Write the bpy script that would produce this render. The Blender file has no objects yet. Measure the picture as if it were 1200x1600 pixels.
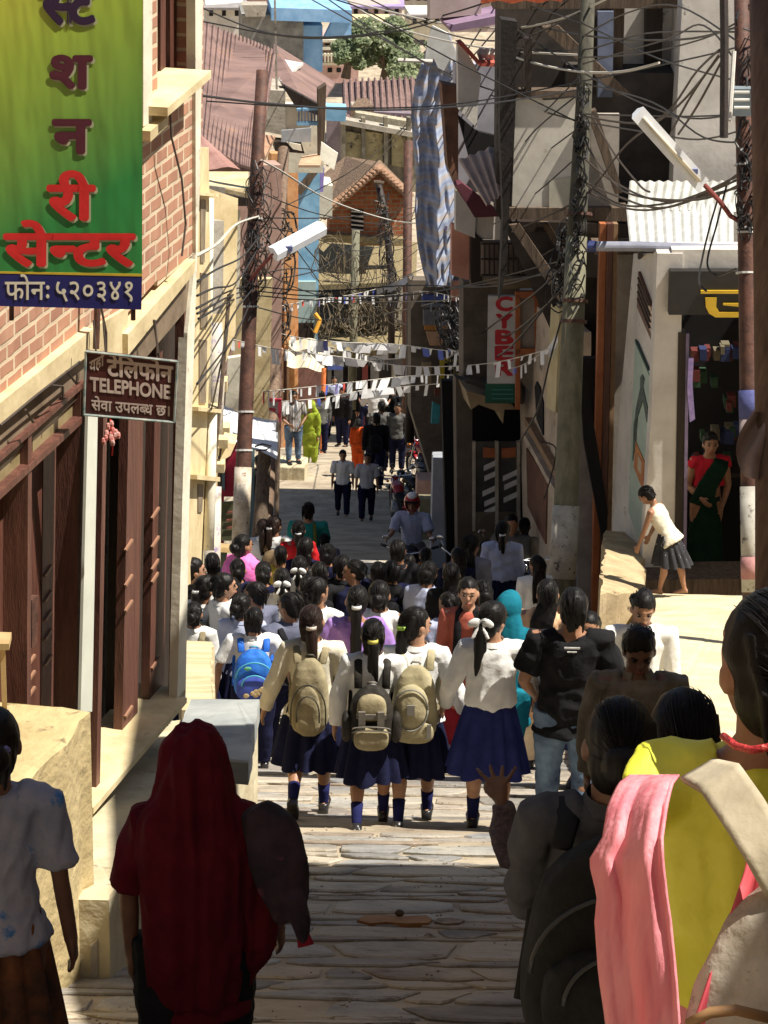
import bpy, bmesh, math, random
import numpy as np
from mathutils import Vector, Matrix
R = math.radians
scene = bpy.context.scene
# ------------------------------------------------------------------ camera
PITCH, ROLL, FPX = R(20.0), R(1.0), 4444.0
cam_d = bpy.data.cameras.new('camera')
cam = bpy.data.objects.new('camera', cam_d)
scene.collection.objects.link(cam)
scene.camera = cam
cam_d.sensor_fit = 'VERTICAL'
cam_d.sensor_height = 36.0
cam_d.lens = 36.0 * FPX / 1600.0
cam_d.clip_start, cam_d.clip_end = 0.1, 2000
F_ = Vector((0, math.cos(PITCH), -math.sin(PITCH)))
R0 = Vector((1, 0, 0)); U0 = R0.cross(F_)
RX = math.cos(ROLL) * R0 + math.sin(ROLL) * U0
UX = -math.sin(ROLL) * R0 + math.cos(ROLL) * U0
cam.matrix_world = Matrix(((RX.x, UX.x, -F_.x, 0), (RX.y, UX.y, -F_.y, 0), (RX.z, UX.z, -F_.z, 0), (0, 0, 0, 1)))
# ------------------------------------------------------------------ light
SUN_EL, SUN_AZ = 61.0, 101.0       # azimuth measured clockwise from +y (down the street): the sun stands to the right, slightly behind
el, az = R(SUN_EL), R(SUN_AZ)
sdir = Vector((math.sin(az) * math.cos(el), math.cos(az) * math.cos(el), math.sin(el)))
sun_d = bpy.data.lights.new('sun', 'SUN'); sun_d.energy = 5.0; sun_d.angle = R(0.5); sun_d.color = (1.0, 0.93, 0.82)
sun = bpy.data.objects.new('sun', sun_d); scene.collection.objects.link(sun)
sun.rotation_euler = sdir.to_track_quat('Z', 'Y').to_euler()
world = bpy.data.worlds.new('World'); scene.world = world; world.use_nodes = True
wn = world.node_tree.nodes; bg = wn['Background']
sky = wn.new('ShaderNodeTexSky'); sky.sky_type = 'NISHITA'; sky.sun_disc = False
sky.sun_elevation = el; sky.sun_rotation = az
world.node_tree.links.new(sky.outputs[0], bg.inputs[0]); bg.inputs[1].default_value = 0.05
scene.view_settings.view_transform = 'Standard'; scene.view_settings.look = 'None'
scene.view_settings.exposure = 0.70; scene.view_settings.gamma = 1.0
scene.view_settings.use_curve_mapping = False

# ------------------------------------------------------------------ pixel <-> world helpers (pixels of the 1200x1600 photograph)
def ray(px, py): return F_ + RX * ((px - 600) / FPX) - UX * ((py - 800) / FPX)
def P(px, py, d): return ray(px, py) * d
GK = [(-30, 7), (-6, .3), (0, -1.62), (4.3, -3.35), (7.82, -5.05), (11, -6.35), (15.8, -7.93), (17, -8.4), (21.2, -9.85), (37.3, -14.9), (56.4, -20.6), (59.5, -20.75), (62.5, -21.5), (81, -27.0), (110, -35), (150, -39.5), (420, -31)]
def gz(y):
    for (a, za), (b, zb) in zip(GK, GK[1:]):
        if y <= b: return za + (zb - za) * (y - a) / (b - a)
    return GK[-1][1]
def G(px, py):
    r = ray(px, py); lo, hi = 2.0, 400.0
    for _ in range(50):
        m = (lo + hi) / 2
        if r.z * m > gz(r.y * m): lo = m
        else: hi = m
    return r * lo
def headpoint(px, py, H):        # foot point of a person of height H whose head top shows at the pixel
    r = ray(px, py); lo, hi = 5.2, 400.0
    for _ in range(50):
        m = (lo + hi) / 2
        if r.z * m > gz(r.y * m) + H: lo = m
        else: hi = m
    p = r * lo
    return Vector((p.x, p.y, gz(p.y)))
def HP(px, py, d):               # foot point and height of a person whose head top is at the pixel, d metres off
    p = P(px, py, d); return Vector((p.x, p.y, gz(p.y))), p.z - gz(p.y)
class Plane:                     # vertical wall plane through P(px,py,d); heading th deg (0 = away from us along the street, 90 = to the right)
    def __init__(s, px, py, d, th):
        s.o = P(px, py, d); t = R(th)
        s.u = Vector((math.sin(t), math.cos(t), 0)); s.n = Vector((s.u.y, -s.u.x, 0))
        if s.n.dot(-s.o) < 0: s.n = -s.n          # normal looks at the camera side
    def hit(s, px, py, off=0.0):
        r = ray(px, py); o = s.o + s.n * off
        return r * (o.dot(s.n) / r.dot(s.n))

# ------------------------------------------------------------------ object helpers
LINK = []
def finish_links():
    for o in LINK: scene.collection.objects.link(o)
def tag(o, label=None, cat=None, group=None, kind=None):
    if label: o['label'] = label
    if cat: o['category'] = cat
    if group: o['group'] = group
    if kind: o['kind'] = kind
    return o
def E(name, label, cat, loc=(0, 0, 0), rz=0.0, group=None):
    o = bpy.data.objects.new(name, None); o.location = loc; o.rotation_euler = (0, 0, rz); o.empty_display_size = .2
    LINK.append(o); return tag(o, label, cat, group)
def raw_mesh(name, vs, fs, smooth=False):
    me = bpy.data.meshes.new(name); me.from_pydata([tuple(v) for v in vs], [], fs); me.update()
    if smooth: me.shade_smooth()
    return me
def obj(name, me, m=None, parent=None, world=True):
    """link mesh me; vertices in world space: they are shifted into the parent's (or own) frame"""
    o = bpy.data.objects.new(name, me)
    if m is not None:
        for mm in (m if isinstance(m, (list, tuple)) else [m]): me.materials.append(mm)
    if parent is not None:
        o.parent = parent
        if world:
            q = parent; off = Vector((0, 0, 0))
            while q is not None: off += q.location; q = q.parent
            me.transform(Matrix.Translation(-off))
    elif world and len(me.vertices):
        co = np.empty(len(me.vertices) * 3, 'f'); me.vertices.foreach_get('co', co); co = co.reshape(-1, 3)
        c = Vector(((co[:, 0].min() + co[:, 0].max()) / 2, (co[:, 1].min() + co[:, 1].max()) / 2, co[:, 2].min()))
        me.transform(Matrix.Translation(-c)); o.location = c
    LINK.append(o); return o
class MB:                        # collects shapes into one mesh
    def __init__(s): s.v = []; s.f = []; s.uv = {}
    def add(s, vs, fs):
        k = len(s.v); s.v += [Vector(v) for v in vs]; s.f += [tuple(i + k for i in f) for f in fs]; return s
    def prism(s, pts, vec):      # polygon pts swept by vec
        n = len(pts); vec = Vector(vec); pts = [Vector(p) for p in pts]
        nn = Vector((0, 0, 0))
        for i in range(n): nn += (pts[i] - pts[0]).cross(pts[(i + 1) % n] - pts[0])
        if nn.dot(vec) > 0: pts = pts[::-1]
        vs = pts + [p + vec for p in pts]
        fs = [tuple(range(n)), tuple(range(2 * n - 1, n - 1, -1))] + [((i + 1) % n, i, i + n, (i + 1) % n + n) for i in range(n)]
        return s.add(vs, fs)
    def box(s, c, sx, sy, sz, rz=0.0, rx=0.0):     # centre c
        M = Matrix.Translation(Vector(c)) @ Matrix.Rotation(rz, 4, 'Z') @ Matrix.Rotation(rx, 4, 'X')
        v = [M @ Vector((x * sx / 2, y * sy / 2, z * sz / 2)) for x in (-1, 1) for y in (-1, 1) for z in (-1, 1)]
        return s.add(v, [(0, 1, 3, 2), (4, 6, 7, 5), (0, 4, 5, 1), (2, 3, 7, 6), (0, 2, 6, 4), (1, 5, 7, 3)])
    def tube(s, pts, r, n=8, cap=True, el=1.0, up=None):
        pts = [Vector(p) for p in pts]; m = len(pts)
        rs = r if isinstance(r, (list, tuple)) else [r] * m
        vs, fs = [], []; ref = Vector(up) if up else None
        for i, p in enumerate(pts):
            t = (pts[min(i + 1, m - 1)] - pts[max(i - 1, 0)]); t = t.normalized() if t.length > 1e-9 else Vector((0, 0, 1))
            if ref is None: ref = Vector((1, 0, 0)) if abs(t.x) < .8 else Vector((0, 1, 0))
            a = (ref - t * ref.dot(t)); a = a.normalized() if a.length > 1e-6 else t.orthogonal().normalized()
            if not up: ref = a
            b = t.cross(a)
            ra, rb = (rs[i] if isinstance(rs[i], (tuple, list)) else (rs[i], rs[i] * el))
            for k in range(n):
                w = 2 * math.pi * k / n; vs.append(p + a * (ra * math.cos(w)) + b * (rb * math.sin(w)))
        for i in range(m - 1):
            for k in range(n): fs.append((i * n + k, i * n + (k + 1) % n, (i + 1) * n + (k + 1) % n, (i + 1) * n + k))
        if cap: fs += [tuple(range(n - 1, -1, -1)), tuple(range((m - 1) * n, m * n))]
        return s.add(vs, fs)
    def ell(s, c, rx, ry, rz, M=None, nu=12, nv=8):
        vs, fs = [], []; c = Vector(c)
        for j in range(1, nv):
            t = math.pi * j / nv
            for i in range(nu):
                w = 2 * math.pi * i / nu
                v = Vector((rx * math.sin(t) * math.cos(w), ry * math.sin(t) * math.sin(w), rz * math.cos(t)))
                vs.append(c + (M @ v if M else v))
        top = Vector((0, 0, rz)); vs += [c + (M @ top if M else top), c - (M @ top if M else top)]
        for j in range(nv - 2):
            for i in range(nu): fs.append((j * nu + i, (j + 1) * nu + i, (j + 1) * nu + (i + 1) % nu, j * nu + (i + 1) % nu))
        a = len(vs) - 2
        for i in range(nu): fs += [(a, i, (i + 1) % nu), (a + 1, (nv - 2) * nu + (i + 1) % nu, (nv - 2) * nu + i)]
        return s.add(vs, fs)
    def grid(s, f, nu, nv):      # surface from f(u,v)
        vs = [f(i / nu, j / nv) for j in range(nv + 1) for i in range(nu + 1)]
        return s.add(vs, [(j * (nu + 1) + i, j * (nu + 1) + i + 1, (j + 1) * (nu + 1) + i + 1, (j + 1) * (nu + 1) + i) for j in range(nv) for i in range(nu)])
    def mesh(s, name='m', smooth=False): return raw_mesh(name, s.v, s.f, smooth)
    def build(s, name, m, parent=None, smooth=False, world=True): return obj(name, s.mesh(name, smooth), m, parent, world)

def planar_uv(me, o, u, v):      # uv in metres along u and v
    lay = me.uv_layers.new(name='UVMap'); u = Vector(u); v = Vector(v); o = Vector(o)
    for l in me.loops:
        d = me.vertices[l.vertex_index].co - o; lay.data[l.index].uv = (d.dot(u), d.dot(v))
def slab(name, pl, pts, th, m, parent=None, off=0.0, uvdir=None, bevel=0.0):
    """pixel polygon laid on a wall plane (shifted off metres towards the viewer), th metres thick"""
    mb = MB().prism([pl.hit(x, y, off) for x, y in pts], pl.n * -th)
    me = mb.mesh(name)
    if uvdir is not None: planar_uv(me, uvdir[0], uvdir[1], uvdir[2])
    return obj(name, me, m, parent)
def slabs(pl, rects, th, off=0.0, mb=None):
    mb = mb or MB()
    for pts in rects: mb.prism([pl.hit(x, y, off) for x, y in pts], pl.n * -th)
    return mb
def solid(pts4, h, mb=None):     # 4 (px,py,d) top corners, extruded down h
    return (mb or MB()).prism([P(*p) for p in pts4], (0, 0, -h))

# ------------------------------------------------------------------ materials
MATS = {}
def mat(name, c1, c2=None, scale=4.0, rough=.8, bump=0.0, bscale=None, detail=6, metal=0.0, stretch=(1, 1, 1), c3=None, t=(.35, .65), spots=None, spec=None, sheen=0.0, coord='Object', dist=.01, trans=0.0):
    if name in MATS: return MATS[name]
    m = bpy.data.materials.new(name); m.use_nodes = True; nt = m.node_tree; N = nt.nodes; L = nt.links
    b = N['Principled BSDF']; b.inputs['Roughness'].default_value = rough; b.inputs['Metallic'].default_value = metal
    if spec is not None: b.inputs['Specular IOR Level'].default_value = spec
    if sheen: b.inputs['Sheen Weight'].default_value = sheen
    tc = N.new('ShaderNodeTexCoord'); mp = N.new('ShaderNodeMapping'); mp.inputs['Scale'].default_value = stretch
    L.new(tc.outputs[coord], mp.inputs[0])
    col = None
    if c2 is not None:
        n = N.new('ShaderNodeTexNoise'); n.inputs['Scale'].default_value = scale; n.inputs['Detail'].default_value = detail; n.inputs['Roughness'].default_value = .65
        L.new(mp.outputs[0], n.inputs['Vector'])
        r = N.new('ShaderNodeValToRGB'); r.color_ramp.elements[0].position = t[0]; r.color_ramp.elements[1].position = t[1]
        r.color_ramp.elements[0].color = (*c1, 1); r.color_ramp.elements[1].color = (*c2, 1)
        if c3: e = r.color_ramp.elements.new((t[0] + t[1]) / 2); e.color = (*c3, 1)
        L.new(n.outputs['Fac'], r.inputs[0]); col = r.outputs[0]
        if spots:                # (colour, scale, threshold) second layer of stains
            n2 = N.new('ShaderNodeTexNoise'); n2.inputs['Scale'].default_value = spots[1]; n2.inputs['Detail'].default_value = 8; n2.inputs['Roughness'].default_value = .7
            L.new(mp.outputs[0], n2.inputs['Vector'])
            r2 = N.new('ShaderNodeMapRange'); r2.inputs[1].default_value = spots[2]; r2.inputs[2].default_value = spots[2] + .08
            L.new(n2.outputs['Fac'], r2.inputs[0])
            mx = N.new('ShaderNodeMix'); mx.data_type = 'RGBA'; L.new(r2.outputs[0], mx.inputs[0]); L.new(col, mx.inputs[6]); mx.inputs[7].default_value = (*spots[0], 1)
            col = mx.outputs[2]
        L.new(col, b.inputs['Base Color'])
    else: b.inputs['Base Color'].default_value = (*c1, 1)
    if bump:
        n3 = N.new('ShaderNodeTexNoise'); n3.inputs['Scale'].default_value = bscale or scale * 3; n3.inputs['Detail'].default_value = 5
        L.new(mp.outputs[0], n3.inputs['Vector'])
        bp = N.new('ShaderNodeBump'); bp.inputs['Strength'].default_value = bump; bp.inputs['Distance'].default_value = dist
        L.new(n3.outputs['Fac'], bp.inputs['Height']); L.new(bp.outputs[0], b.inputs['Normal'])
    if trans:                    # thin cloth or leaves that let light through
        tr = N.new('ShaderNodeBsdfTranslucent'); mx2 = N.new('ShaderNodeMixShader'); mx2.inputs[0].default_value = trans
        if col is not None: L.new(col, tr.inputs[0])
        else: tr.inputs[0].default_value = (*c1, 1)
        L.new(b.outputs[0], mx2.inputs[1]); L.new(tr.outputs[0], mx2.inputs[2]); L.new(mx2.outputs[0], N['Material Output'].inputs['Surface'])
    MATS[name] = m; return m
def brick_mat(name, ca, cb, mortar, w=.24, h=.085, msize=.012, bump=.6):
    m = mat(name, ca, rough=.9); nt = m.node_tree; N = nt.nodes; L = nt.links; b = N['Principled BSDF']
    tc = N.new('ShaderNodeTexCoord'); bt = N.new('ShaderNodeTexBrick'); L.new(tc.outputs['UV'], bt.inputs['Vector'])
    wob = N.new('ShaderNodeTexNoise'); wob.inputs['Scale'].default_value = 9; L.new(tc.outputs['UV'], wob.inputs['Vector'])
    vm = N.new('ShaderNodeVectorMath'); vm.operation = 'MULTIPLY_ADD'; vm.inputs[1].default_value = (.03, .02, 0); L.new(wob.outputs['Color'], vm.inputs[0]); L.new(tc.outputs['UV'], vm.inputs[2]); L.new(vm.outputs[0], bt.inputs['Vector'])
    bt.inputs['Scale'].default_value = 1; bt.inputs['Brick Width'].default_value = w; bt.inputs['Row Height'].default_value = h
    bt.inputs['Mortar Size'].default_value = msize; bt.inputs['Mortar Smooth'].default_value = .3
    bt.inputs['Color1'].default_value = (*ca, 1); bt.inputs['Color2'].default_value = (*cb, 1); bt.inputs['Mortar'].default_value = (*mortar, 1)
    n = N.new('ShaderNodeTexNoise'); n.inputs['Scale'].default_value = 5; n.inputs['Detail'].default_value = 9; L.new(tc.outputs['UV'], n.inputs['Vector'])
    mr = N.new('ShaderNodeMapRange'); mr.inputs[3].default_value = .6; mr.inputs[4].default_value = 1.35; L.new(n.outputs['Fac'], mr.inputs[0])
    mx = N.new('ShaderNodeVectorMath'); mx.operation = 'SCALE'; L.new(bt.outputs['Color'], mx.inputs[0]); L.new(mr.outputs[0], mx.inputs['Scale'])
    g1 = N.new('ShaderNodeTexNoise'); g1.inputs['Scale'].default_value = 2.3; g1.inputs['Detail'].default_value = 10; g1.inputs['Roughness'].default_value = .75
    gm_ = N.new('ShaderNodeMapping'); gm_.inputs['Scale'].default_value = (1.6, .5, 1); L.new(tc.outputs['UV'], gm_.inputs[0]); L.new(gm_.outputs[0], g1.inputs['Vector'])
    g2 = N.new('ShaderNodeMapRange'); g2.inputs[1].default_value = .50; g2.inputs[2].default_value = .72; g2.inputs[4].default_value = .75; L.new(g1.outputs['Fac'], g2.inputs[0])
    g3 = N.new('ShaderNodeMix'); g3.data_type = 'RGBA'; L.new(g2.outputs[0], g3.inputs[0]); L.new(mx.outputs[0], g3.inputs[6]); g3.inputs[7].default_value = (*[.55 * x + .45 * y_ for x, y_ in zip(cb, mortar)], 1)
    L.new(g3.outputs[2], b.inputs['Base Color'])
    bp = N.new('ShaderNodeBump'); bp.inputs['Strength'].default_value = bump; bp.inputs['Distance'].default_value = .01; bp.invert = True
    L.new(bt.outputs['Fac'], bp.inputs['Height']); L.new(bp.outputs[0], b.inputs['Normal']); return m

cream = mat('cream_plaster', (.50, .40, .22), (.74, .62, .38), 3, .9, .4, 18, spots=((.34, .26, .15), 6, .62))
limewash = mat('limewash', (.62, .58, .46), (.80, .76, .62), 3, .9, .4, 14, spots=((.32, .27, .2), 5, .6))
concrete = mat('concrete', (.30, .27, .22), (.46, .42, .35), 5, .9, .5, 20, spots=((.10, .09, .08), 3, .6))
darkconc = mat('stained_concrete', (.05, .045, .04), (.36, .32, .23), 1.6, .95, .5, 12, stretch=(1, 1, .5))
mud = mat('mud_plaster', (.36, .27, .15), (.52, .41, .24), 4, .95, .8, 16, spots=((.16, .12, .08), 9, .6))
darkwood = mat('dark_wood', (.012, .007, .005), (.032, .018, .011), 6, .6, .5, 30, stretch=(6, 6, .6))
brownwood = mat('brown_wood', (.075, .028, .020), (.16, .065, .045), 5, .5, .4, 30, stretch=(6, 6, .5), spots=((.2, .1, .07), 12, .66))
oldwood = mat('weathered_wood', (.06, .04, .026), (.15, .105, .07), 5, .85, .6, 26, stretch=(5, 5, .5))
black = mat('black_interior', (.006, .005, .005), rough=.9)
rust = mat('rusty_roof', (.15, .09, .078), (.27, .17, .145), 1.2, .7, .3, 10, spots=((.36, .19, .10), 2.5, .6))
rustiron = mat('rusty_iron', (.045, .02, .014), (.13, .055, .035), 8, .7, .5, 40)
zinc = mat('zinc_sheet', (.55, .55, .52), (.78, .78, .74), 3, .45, .2, 8, metal=.2, spots=((.32, .22, .14), 7, .68))
whiteplaster = mat('white_plaster', (.55, .52, .47), (.74, .70, .64), 2.0, .9, .3, 12, spots=((.22, .2, .17), 4, .62))
skyblue = mat('blue_paint', (.16, .36, .55), (.28, .52, .72), 3, .8, .2, 10)
orangewall = mat('orange_plaster', (.42, .19, .07), (.62, .33, .15), 3, .9, .4, 12, spots=((.2, .1, .05), 4, .62))
pinkwall = mat('pink_plaster', (.33, .20, .16), (.45, .30, .25), 3, .9, .3, 12)
wire_m = mat('black_rubber', (.012, .011, .012), rough=.5)
wire_w = mat('white_cable', (.55, .52, .45), rough=.6)
wire_b = mat('brown_cable', (.06, .045, .035), rough=.6)
greypole = mat('concrete_pole', (.11, .105, .07), (.20, .19, .13), 4, .9, .4, 20, stretch=(3, 3, .6))
orangewood = mat('orange_paint', (.30, .09, .03), (.42, .14, .05), 6, .6, .2, 20)
teal = mat('teal_paint', (.02, .16, .14), (.03, .22, .19), 5, .5)
def plain(n, c, r=.6, **k): return mat(n, c, tuple(min(1, x * 1.25 + .004) for x in c), 9, r, **k)
# ================================================================== GROUND
def lane_x(y):                   # centre of the lane
    return 0.45 if y < 20 else 0.45 - (y - 20) * .012
gm = MB()
ys = [-30, -20, -10, -6, -3, 0, 2, 4.3, 6, 7.9, 9.5, 11, 13, 15.9, 18, 21.2, 25, 30, 37.3, 46, 56.4, 61.5, 70, 81, 95, 110, 150, 200, 300, 420]
xs = [-400, -120, -40, -12, -6, -3, 0, 3, 6, 12, 40, 120, 400]
gm.grid(lambda u, v: Vector((xs[round(u * (len(xs) - 1))], ys[round(v * (len(ys) - 1))], gz(ys[round(v * (len(ys) - 1))])- .010 )), len(xs) - 1, len(ys) - 1)
dirt = mat('street_dust', (.26, .21, .15), (.48, .41, .30), 1.6, .95, .7, 9, spots=((.20, .15, .09), 3.5, .60), coord='Object', dist=.01)
tag(gm.build('ground', dirt), kind='structure')
# flagstones: every stone its own slab inside the one paving mesh, tinted stone by stone
random.seed(4)
pv = MB(); tint = []
y = 5.2
def stone(poly, h, tlt):
    cx = sum(p[0] for p in poly) / len(poly); cy = sum(p[1] for p in poly) / len(poly)
    tx, ty = tlt
    top = [Vector((px, py, gz(py) + h + tx * (px - cx) + ty * (py - cy))) for px, py in poly]
    bot = [Vector((px, py, gz(py) - .06)) for px, py in poly]
    ins = [Vector((cx + (t.x - cx) * .965, cy + (t.y - cy) * .93, t.z)) for t in top]
    mid = [Vector((t.x, t.y, t.z - .007)) for t in top]
    n = len(poly); k = len(pv.f)
    fs = [tuple(range(n))] + [(i, i + n, (i + 1) % n + n, (i + 1) % n) for i in range(n)] + [(i + n, i + 2 * n, (i + 1) % n + 2 * n, (i + 1) % n + n) for i in range(n)]
    pv.add(ins + mid + bot, fs); tint.extend([random.random()] * len(fs))
def wavy(seed):
    rg = random.Random(seed); ks = [(rg.uniform(.01, .03) if q else rg.uniform(.03, .09), rg.uniform(.5, 1.2) * (1 + q), rg.uniform(0, 6.28)) for q in range(4)]
    sl = rg.uniform(-.02, .02)
    return lambda x: sum(a * math.sin(w * x + p) for a, w, p in ks) + sl * x
k = 0; low = wavy(0); y0_ = y
while y0_ < 44:
    dep = random.choice((.15, .20, .26, .32, .38)) * (1 + max(0, y0_ - 18) * .02); k += 1
    up_ = wavy(k); x = -5.2 + random.uniform(0, .5); sk0 = random.uniform(-.08, .08)
    while x < 5.5:
        w = random.uniform(.22, .6) if random.random() < .5 else random.uniform(.5, 1.05); sk1 = random.uniform(-.12, .12); g = random.uniform(.002, .009); n = 6; g2 = random.uniform(.006, .024)
        if random.random() < .03 and y0_ < 19: x += w; sk0 = sk1; continue
        lo_, hi_ = [], []
        for i in range(n + 1):
            t = i / n; ch_ = .05 * dep * 4 * (abs(2 * t - 1) ** 5)
            xa = x + g2 + sk0 * -.3 * (1 - t) + (w - 2 * g2) * t + sk1 * -.3 * t; xb = x + g2 + sk0 * .7 * (1 - t) + (w - 2 * g2) * t + sk1 * .7 * t
            lo_.append((xa, y0_ + low(xa) + g + ch_ + random.uniform(0, .016))); hi_.append((xb, y0_ + dep + up_(xb) - g - ch_ - random.uniform(0, .022)))
        stone(lo_ + hi_[::-1], random.uniform(-.002, .009), (random.uniform(-.006, .006), random.uniform(-.022, .022)))
        x += w; sk0 = sk1
    y0_ += dep; low = up_
me = pv.mesh('street_paving')
ca = me.attributes.new('tint', 'FLOAT', 'FACE'); ca.data.foreach_set('value', tint)
stone_m = mat('flagstone', (.3, .25, .17), rough=.9); nt = stone_m.node_tree; N = nt.nodes; L = nt.links; b = N['Principled BSDF']
at = N.new('ShaderNodeAttribute'); at.attribute_name = 'tint'
r1 = N.new('ShaderNodeValToRGB'); cr = r1.color_ramp
cr.elements[0].color = (.20, .18, .15, 1); cr.elements[1].color = (.44, .39, .31, 1)
for pos, c in ((.15, (.24, .24, .235)), (.3, (.36, .31, .24)), (.45, (.32, .32, .30)), (.6, (.42, .38, .32)), (.75, (.27, .22, .17)), (.88, (.22, .225, .23))):
    e = cr.elements.new(pos); e.color = (*c, 1)
L.new(at.outputs['Fac'], r1.inputs[0])
tc = N.new('ShaderNodeTexCoord'); n1 = N.new('ShaderNodeTexNoise'); n1.inputs['Scale'].default_value = 2.6; n1.inputs['Detail'].default_value = 10; n1.inputs['Roughness'].default_value = .7
L.new(tc.outputs['Object'], n1.inputs['Vector'])
mr = N.new('ShaderNodeMapRange'); mr.inputs[1].default_value = .3; mr.inputs[2].default_value = .7; mr.inputs[3].default_value = .62; mr.inputs[4].default_value = 1.3
L.new(n1.outputs['Fac'], mr.inputs[0])
sc = N.new('ShaderNodeVectorMath'); sc.operation = 'SCALE'; L.new(r1.outputs[0], sc.inputs[0]); L.new(mr.outputs[0], sc.inputs['Scale'])
# dust that lies over the stones in patches
n2 = N.new('ShaderNodeTexNoise'); n2.inputs['Scale'].default_value = 1.1; n2.inputs['Detail'].default_value = 8; L.new(tc.outputs['Object'], n2.inputs['Vector'])
m2 = N.new('ShaderNodeMapRange'); m2.inputs[1].default_value = .50; m2.inputs[2].default_value = .66; m2.inputs[4].default_value = .85; L.new(n2.outputs['Fac'], m2.inputs[0])
mx = N.new('ShaderNodeMix'); mx.data_type = 'RGBA'; L.new(m2.outputs[0], mx.inputs[0]); L.new(sc.outputs[0], mx.inputs[6]); mx.inputs[7].default_value = (.46, .40, .30, 1)
# chips and dirt-filled hollows
n4 = N.new('ShaderNodeTexNoise'); n4.inputs['Scale'].default_value = 5.5; n4.inputs['Detail'].default_value = 12; n4.inputs['Roughness'].default_value = .75; mp4 = N.new('ShaderNodeMapping'); mp4.inputs['Scale'].default_value = (.55, 1.2, 1); L.new(tc.outputs['Object'], mp4.inputs[0]); L.new(mp4.outputs[0], n4.inputs['Vector'])
m4 = N.new('ShaderNodeMapRange'); m4.inputs[1].default_value = .57; m4.inputs[2].default_value = .64; m4.inputs[4].default_value = .8; L.new(n4.outputs['Fac'], m4.inputs[0])
mx4 = N.new('ShaderNodeMix'); mx4.data_type = 'RGBA'; L.new(m4.outputs[0], mx4.inputs[0]); L.new(mx.outputs[2], mx4.inputs[6]); mx4.inputs[7].default_value = (.13, .095, .065, 1)
L.new(mx4.outputs[2], b.inputs['Base Color'])
n3 = N.new('ShaderNodeTexNoise'); n3.inputs['Scale'].default_value = 9; n3.inputs['Detail'].default_value = 8; L.new(tc.outputs['Object'], n3.inputs['Vector'])
mp = N.new('ShaderNodeMapping'); mp.inputs['Scale'].default_value = (1, 1, 1); L.new(tc.outputs['Object'], mp.inputs[0]); L.new(mp.outputs[0], n3.inputs['Vector'])
bp = N.new('ShaderNodeBump'); bp.inputs['Strength'].default_value = 1.0; bp.inputs['Distance'].default_value = .03; L.new(n3.outputs['Fac'], bp.inputs['Height']); L.new(bp.outputs[0], b.inputs['Normal'])
tag(obj('street_paving', me, stone_m), kind='structure')
# loose pebbles and litter on the stones, nobody could count them
pb = MB()
for i in range(1500):
    x = random.uniform(-2.6, 3.2); y = random.uniform(7, 40); r = random.uniform(.003, .010) * (1 + (y > 20))
    for q in range(random.choice((1, 1, 3, 5))): pb.ell((x + random.gauss(0, .05) * (q > 0), y + random.gauss(0, .03) * (q > 0), gz(y) + .008), r, r * .8, r * .5, Matrix.Rotation(random.random() * 3, 3, 'Z'), nu=5, nv=3)
tag(pb.build('pebbles', mat('pebble', (.12, .10, .08), (.34, .29, .22), 40)), 'small loose stones and grit scattered on the flagstones', 'pebbles', kind='stuff')
# rusty plate set into the paving with a square stud
c = G(618, 1440)
pl_ = E('drain_plate', 'rust coloured flat drain plate with a dark stud set into the shaded paving', 'drain cover', c + Vector((0, 0, .02)))
t_ = (gz(c.y + .2) - gz(c.y - .2)) / .4; ang = math.atan(t_)
def onslope(mb, cx, cy, w, d, z0, h):
    pts = [Vector((cx + sx * w / 2, cy + sy * d / 2, gz(cy + sy * d / 2) + z0)) for sx, sy in ((-1, -1), (1, -1), (1, 1), (-1, 1))]
    return mb.prism(pts, (0, 0, -h))
MB().prism([Vector((c.x + a, c.y + b_, gz(c.y + b_) + .016)) for a, b_ in ((-.20, -.05), (-.17, .07), (-.06, .11), (.05, .09), (.16, .12), (.19, .02), (.17, -.09), (.06, -.12), (-.05, -.09), (-.13, -.13))], (0, 0, -.03)).build('plate', mat('rust_plate', (.25, .11, .04), (.33, .17, .06), 8, .8, .4), pl_)
MB().ell((c.x + .02, c.y, c.z + .05), .025, .025, .018).build('stud', mat('stud', (.06, .04, .02)), pl_)
MB().prism([Vector((c.x + a, c.y + b_, gz(c.y + b_) + .014)) for a, b_ in ((.20, -.04), (.22, .05), (.29, .08), (.36, .02), (.33, -.07), (.26, -.10))], (0, 0, -.03)).build('side_stone', mat('pit_stone', (.1, .075, .05), (.3, .22, .15), 10), pl_)
# ================================================================== NEAR LEFT: brick house with folding doors
PL = Plane(285, 1095, 16, 13)
wb = brick_mat('painted_brick', (.47, .24, .15), (.37, .18, .12), (.62, .50, .35), .19, .078, .012)
ev = (PL.hit(307, 407) - PL.hit(147, 515)).normalized()          # courses run with the band
uvd = (PL.hit(200, 480), ev, Vector((0, 0, 1)))
house = E('brick_house', 'near brick house with white mortar lines and dark brown folding doors on the left', 'house', PL.hit(285, 1095))
def pw(name, polys, th, m, off=0.0, parent=None, uv=None):
    me = slabs(PL, polys, th, off).mesh(name)
    if uv: planar_uv(me, *uv)
    return obj(name, me, m, parent or house)
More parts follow.
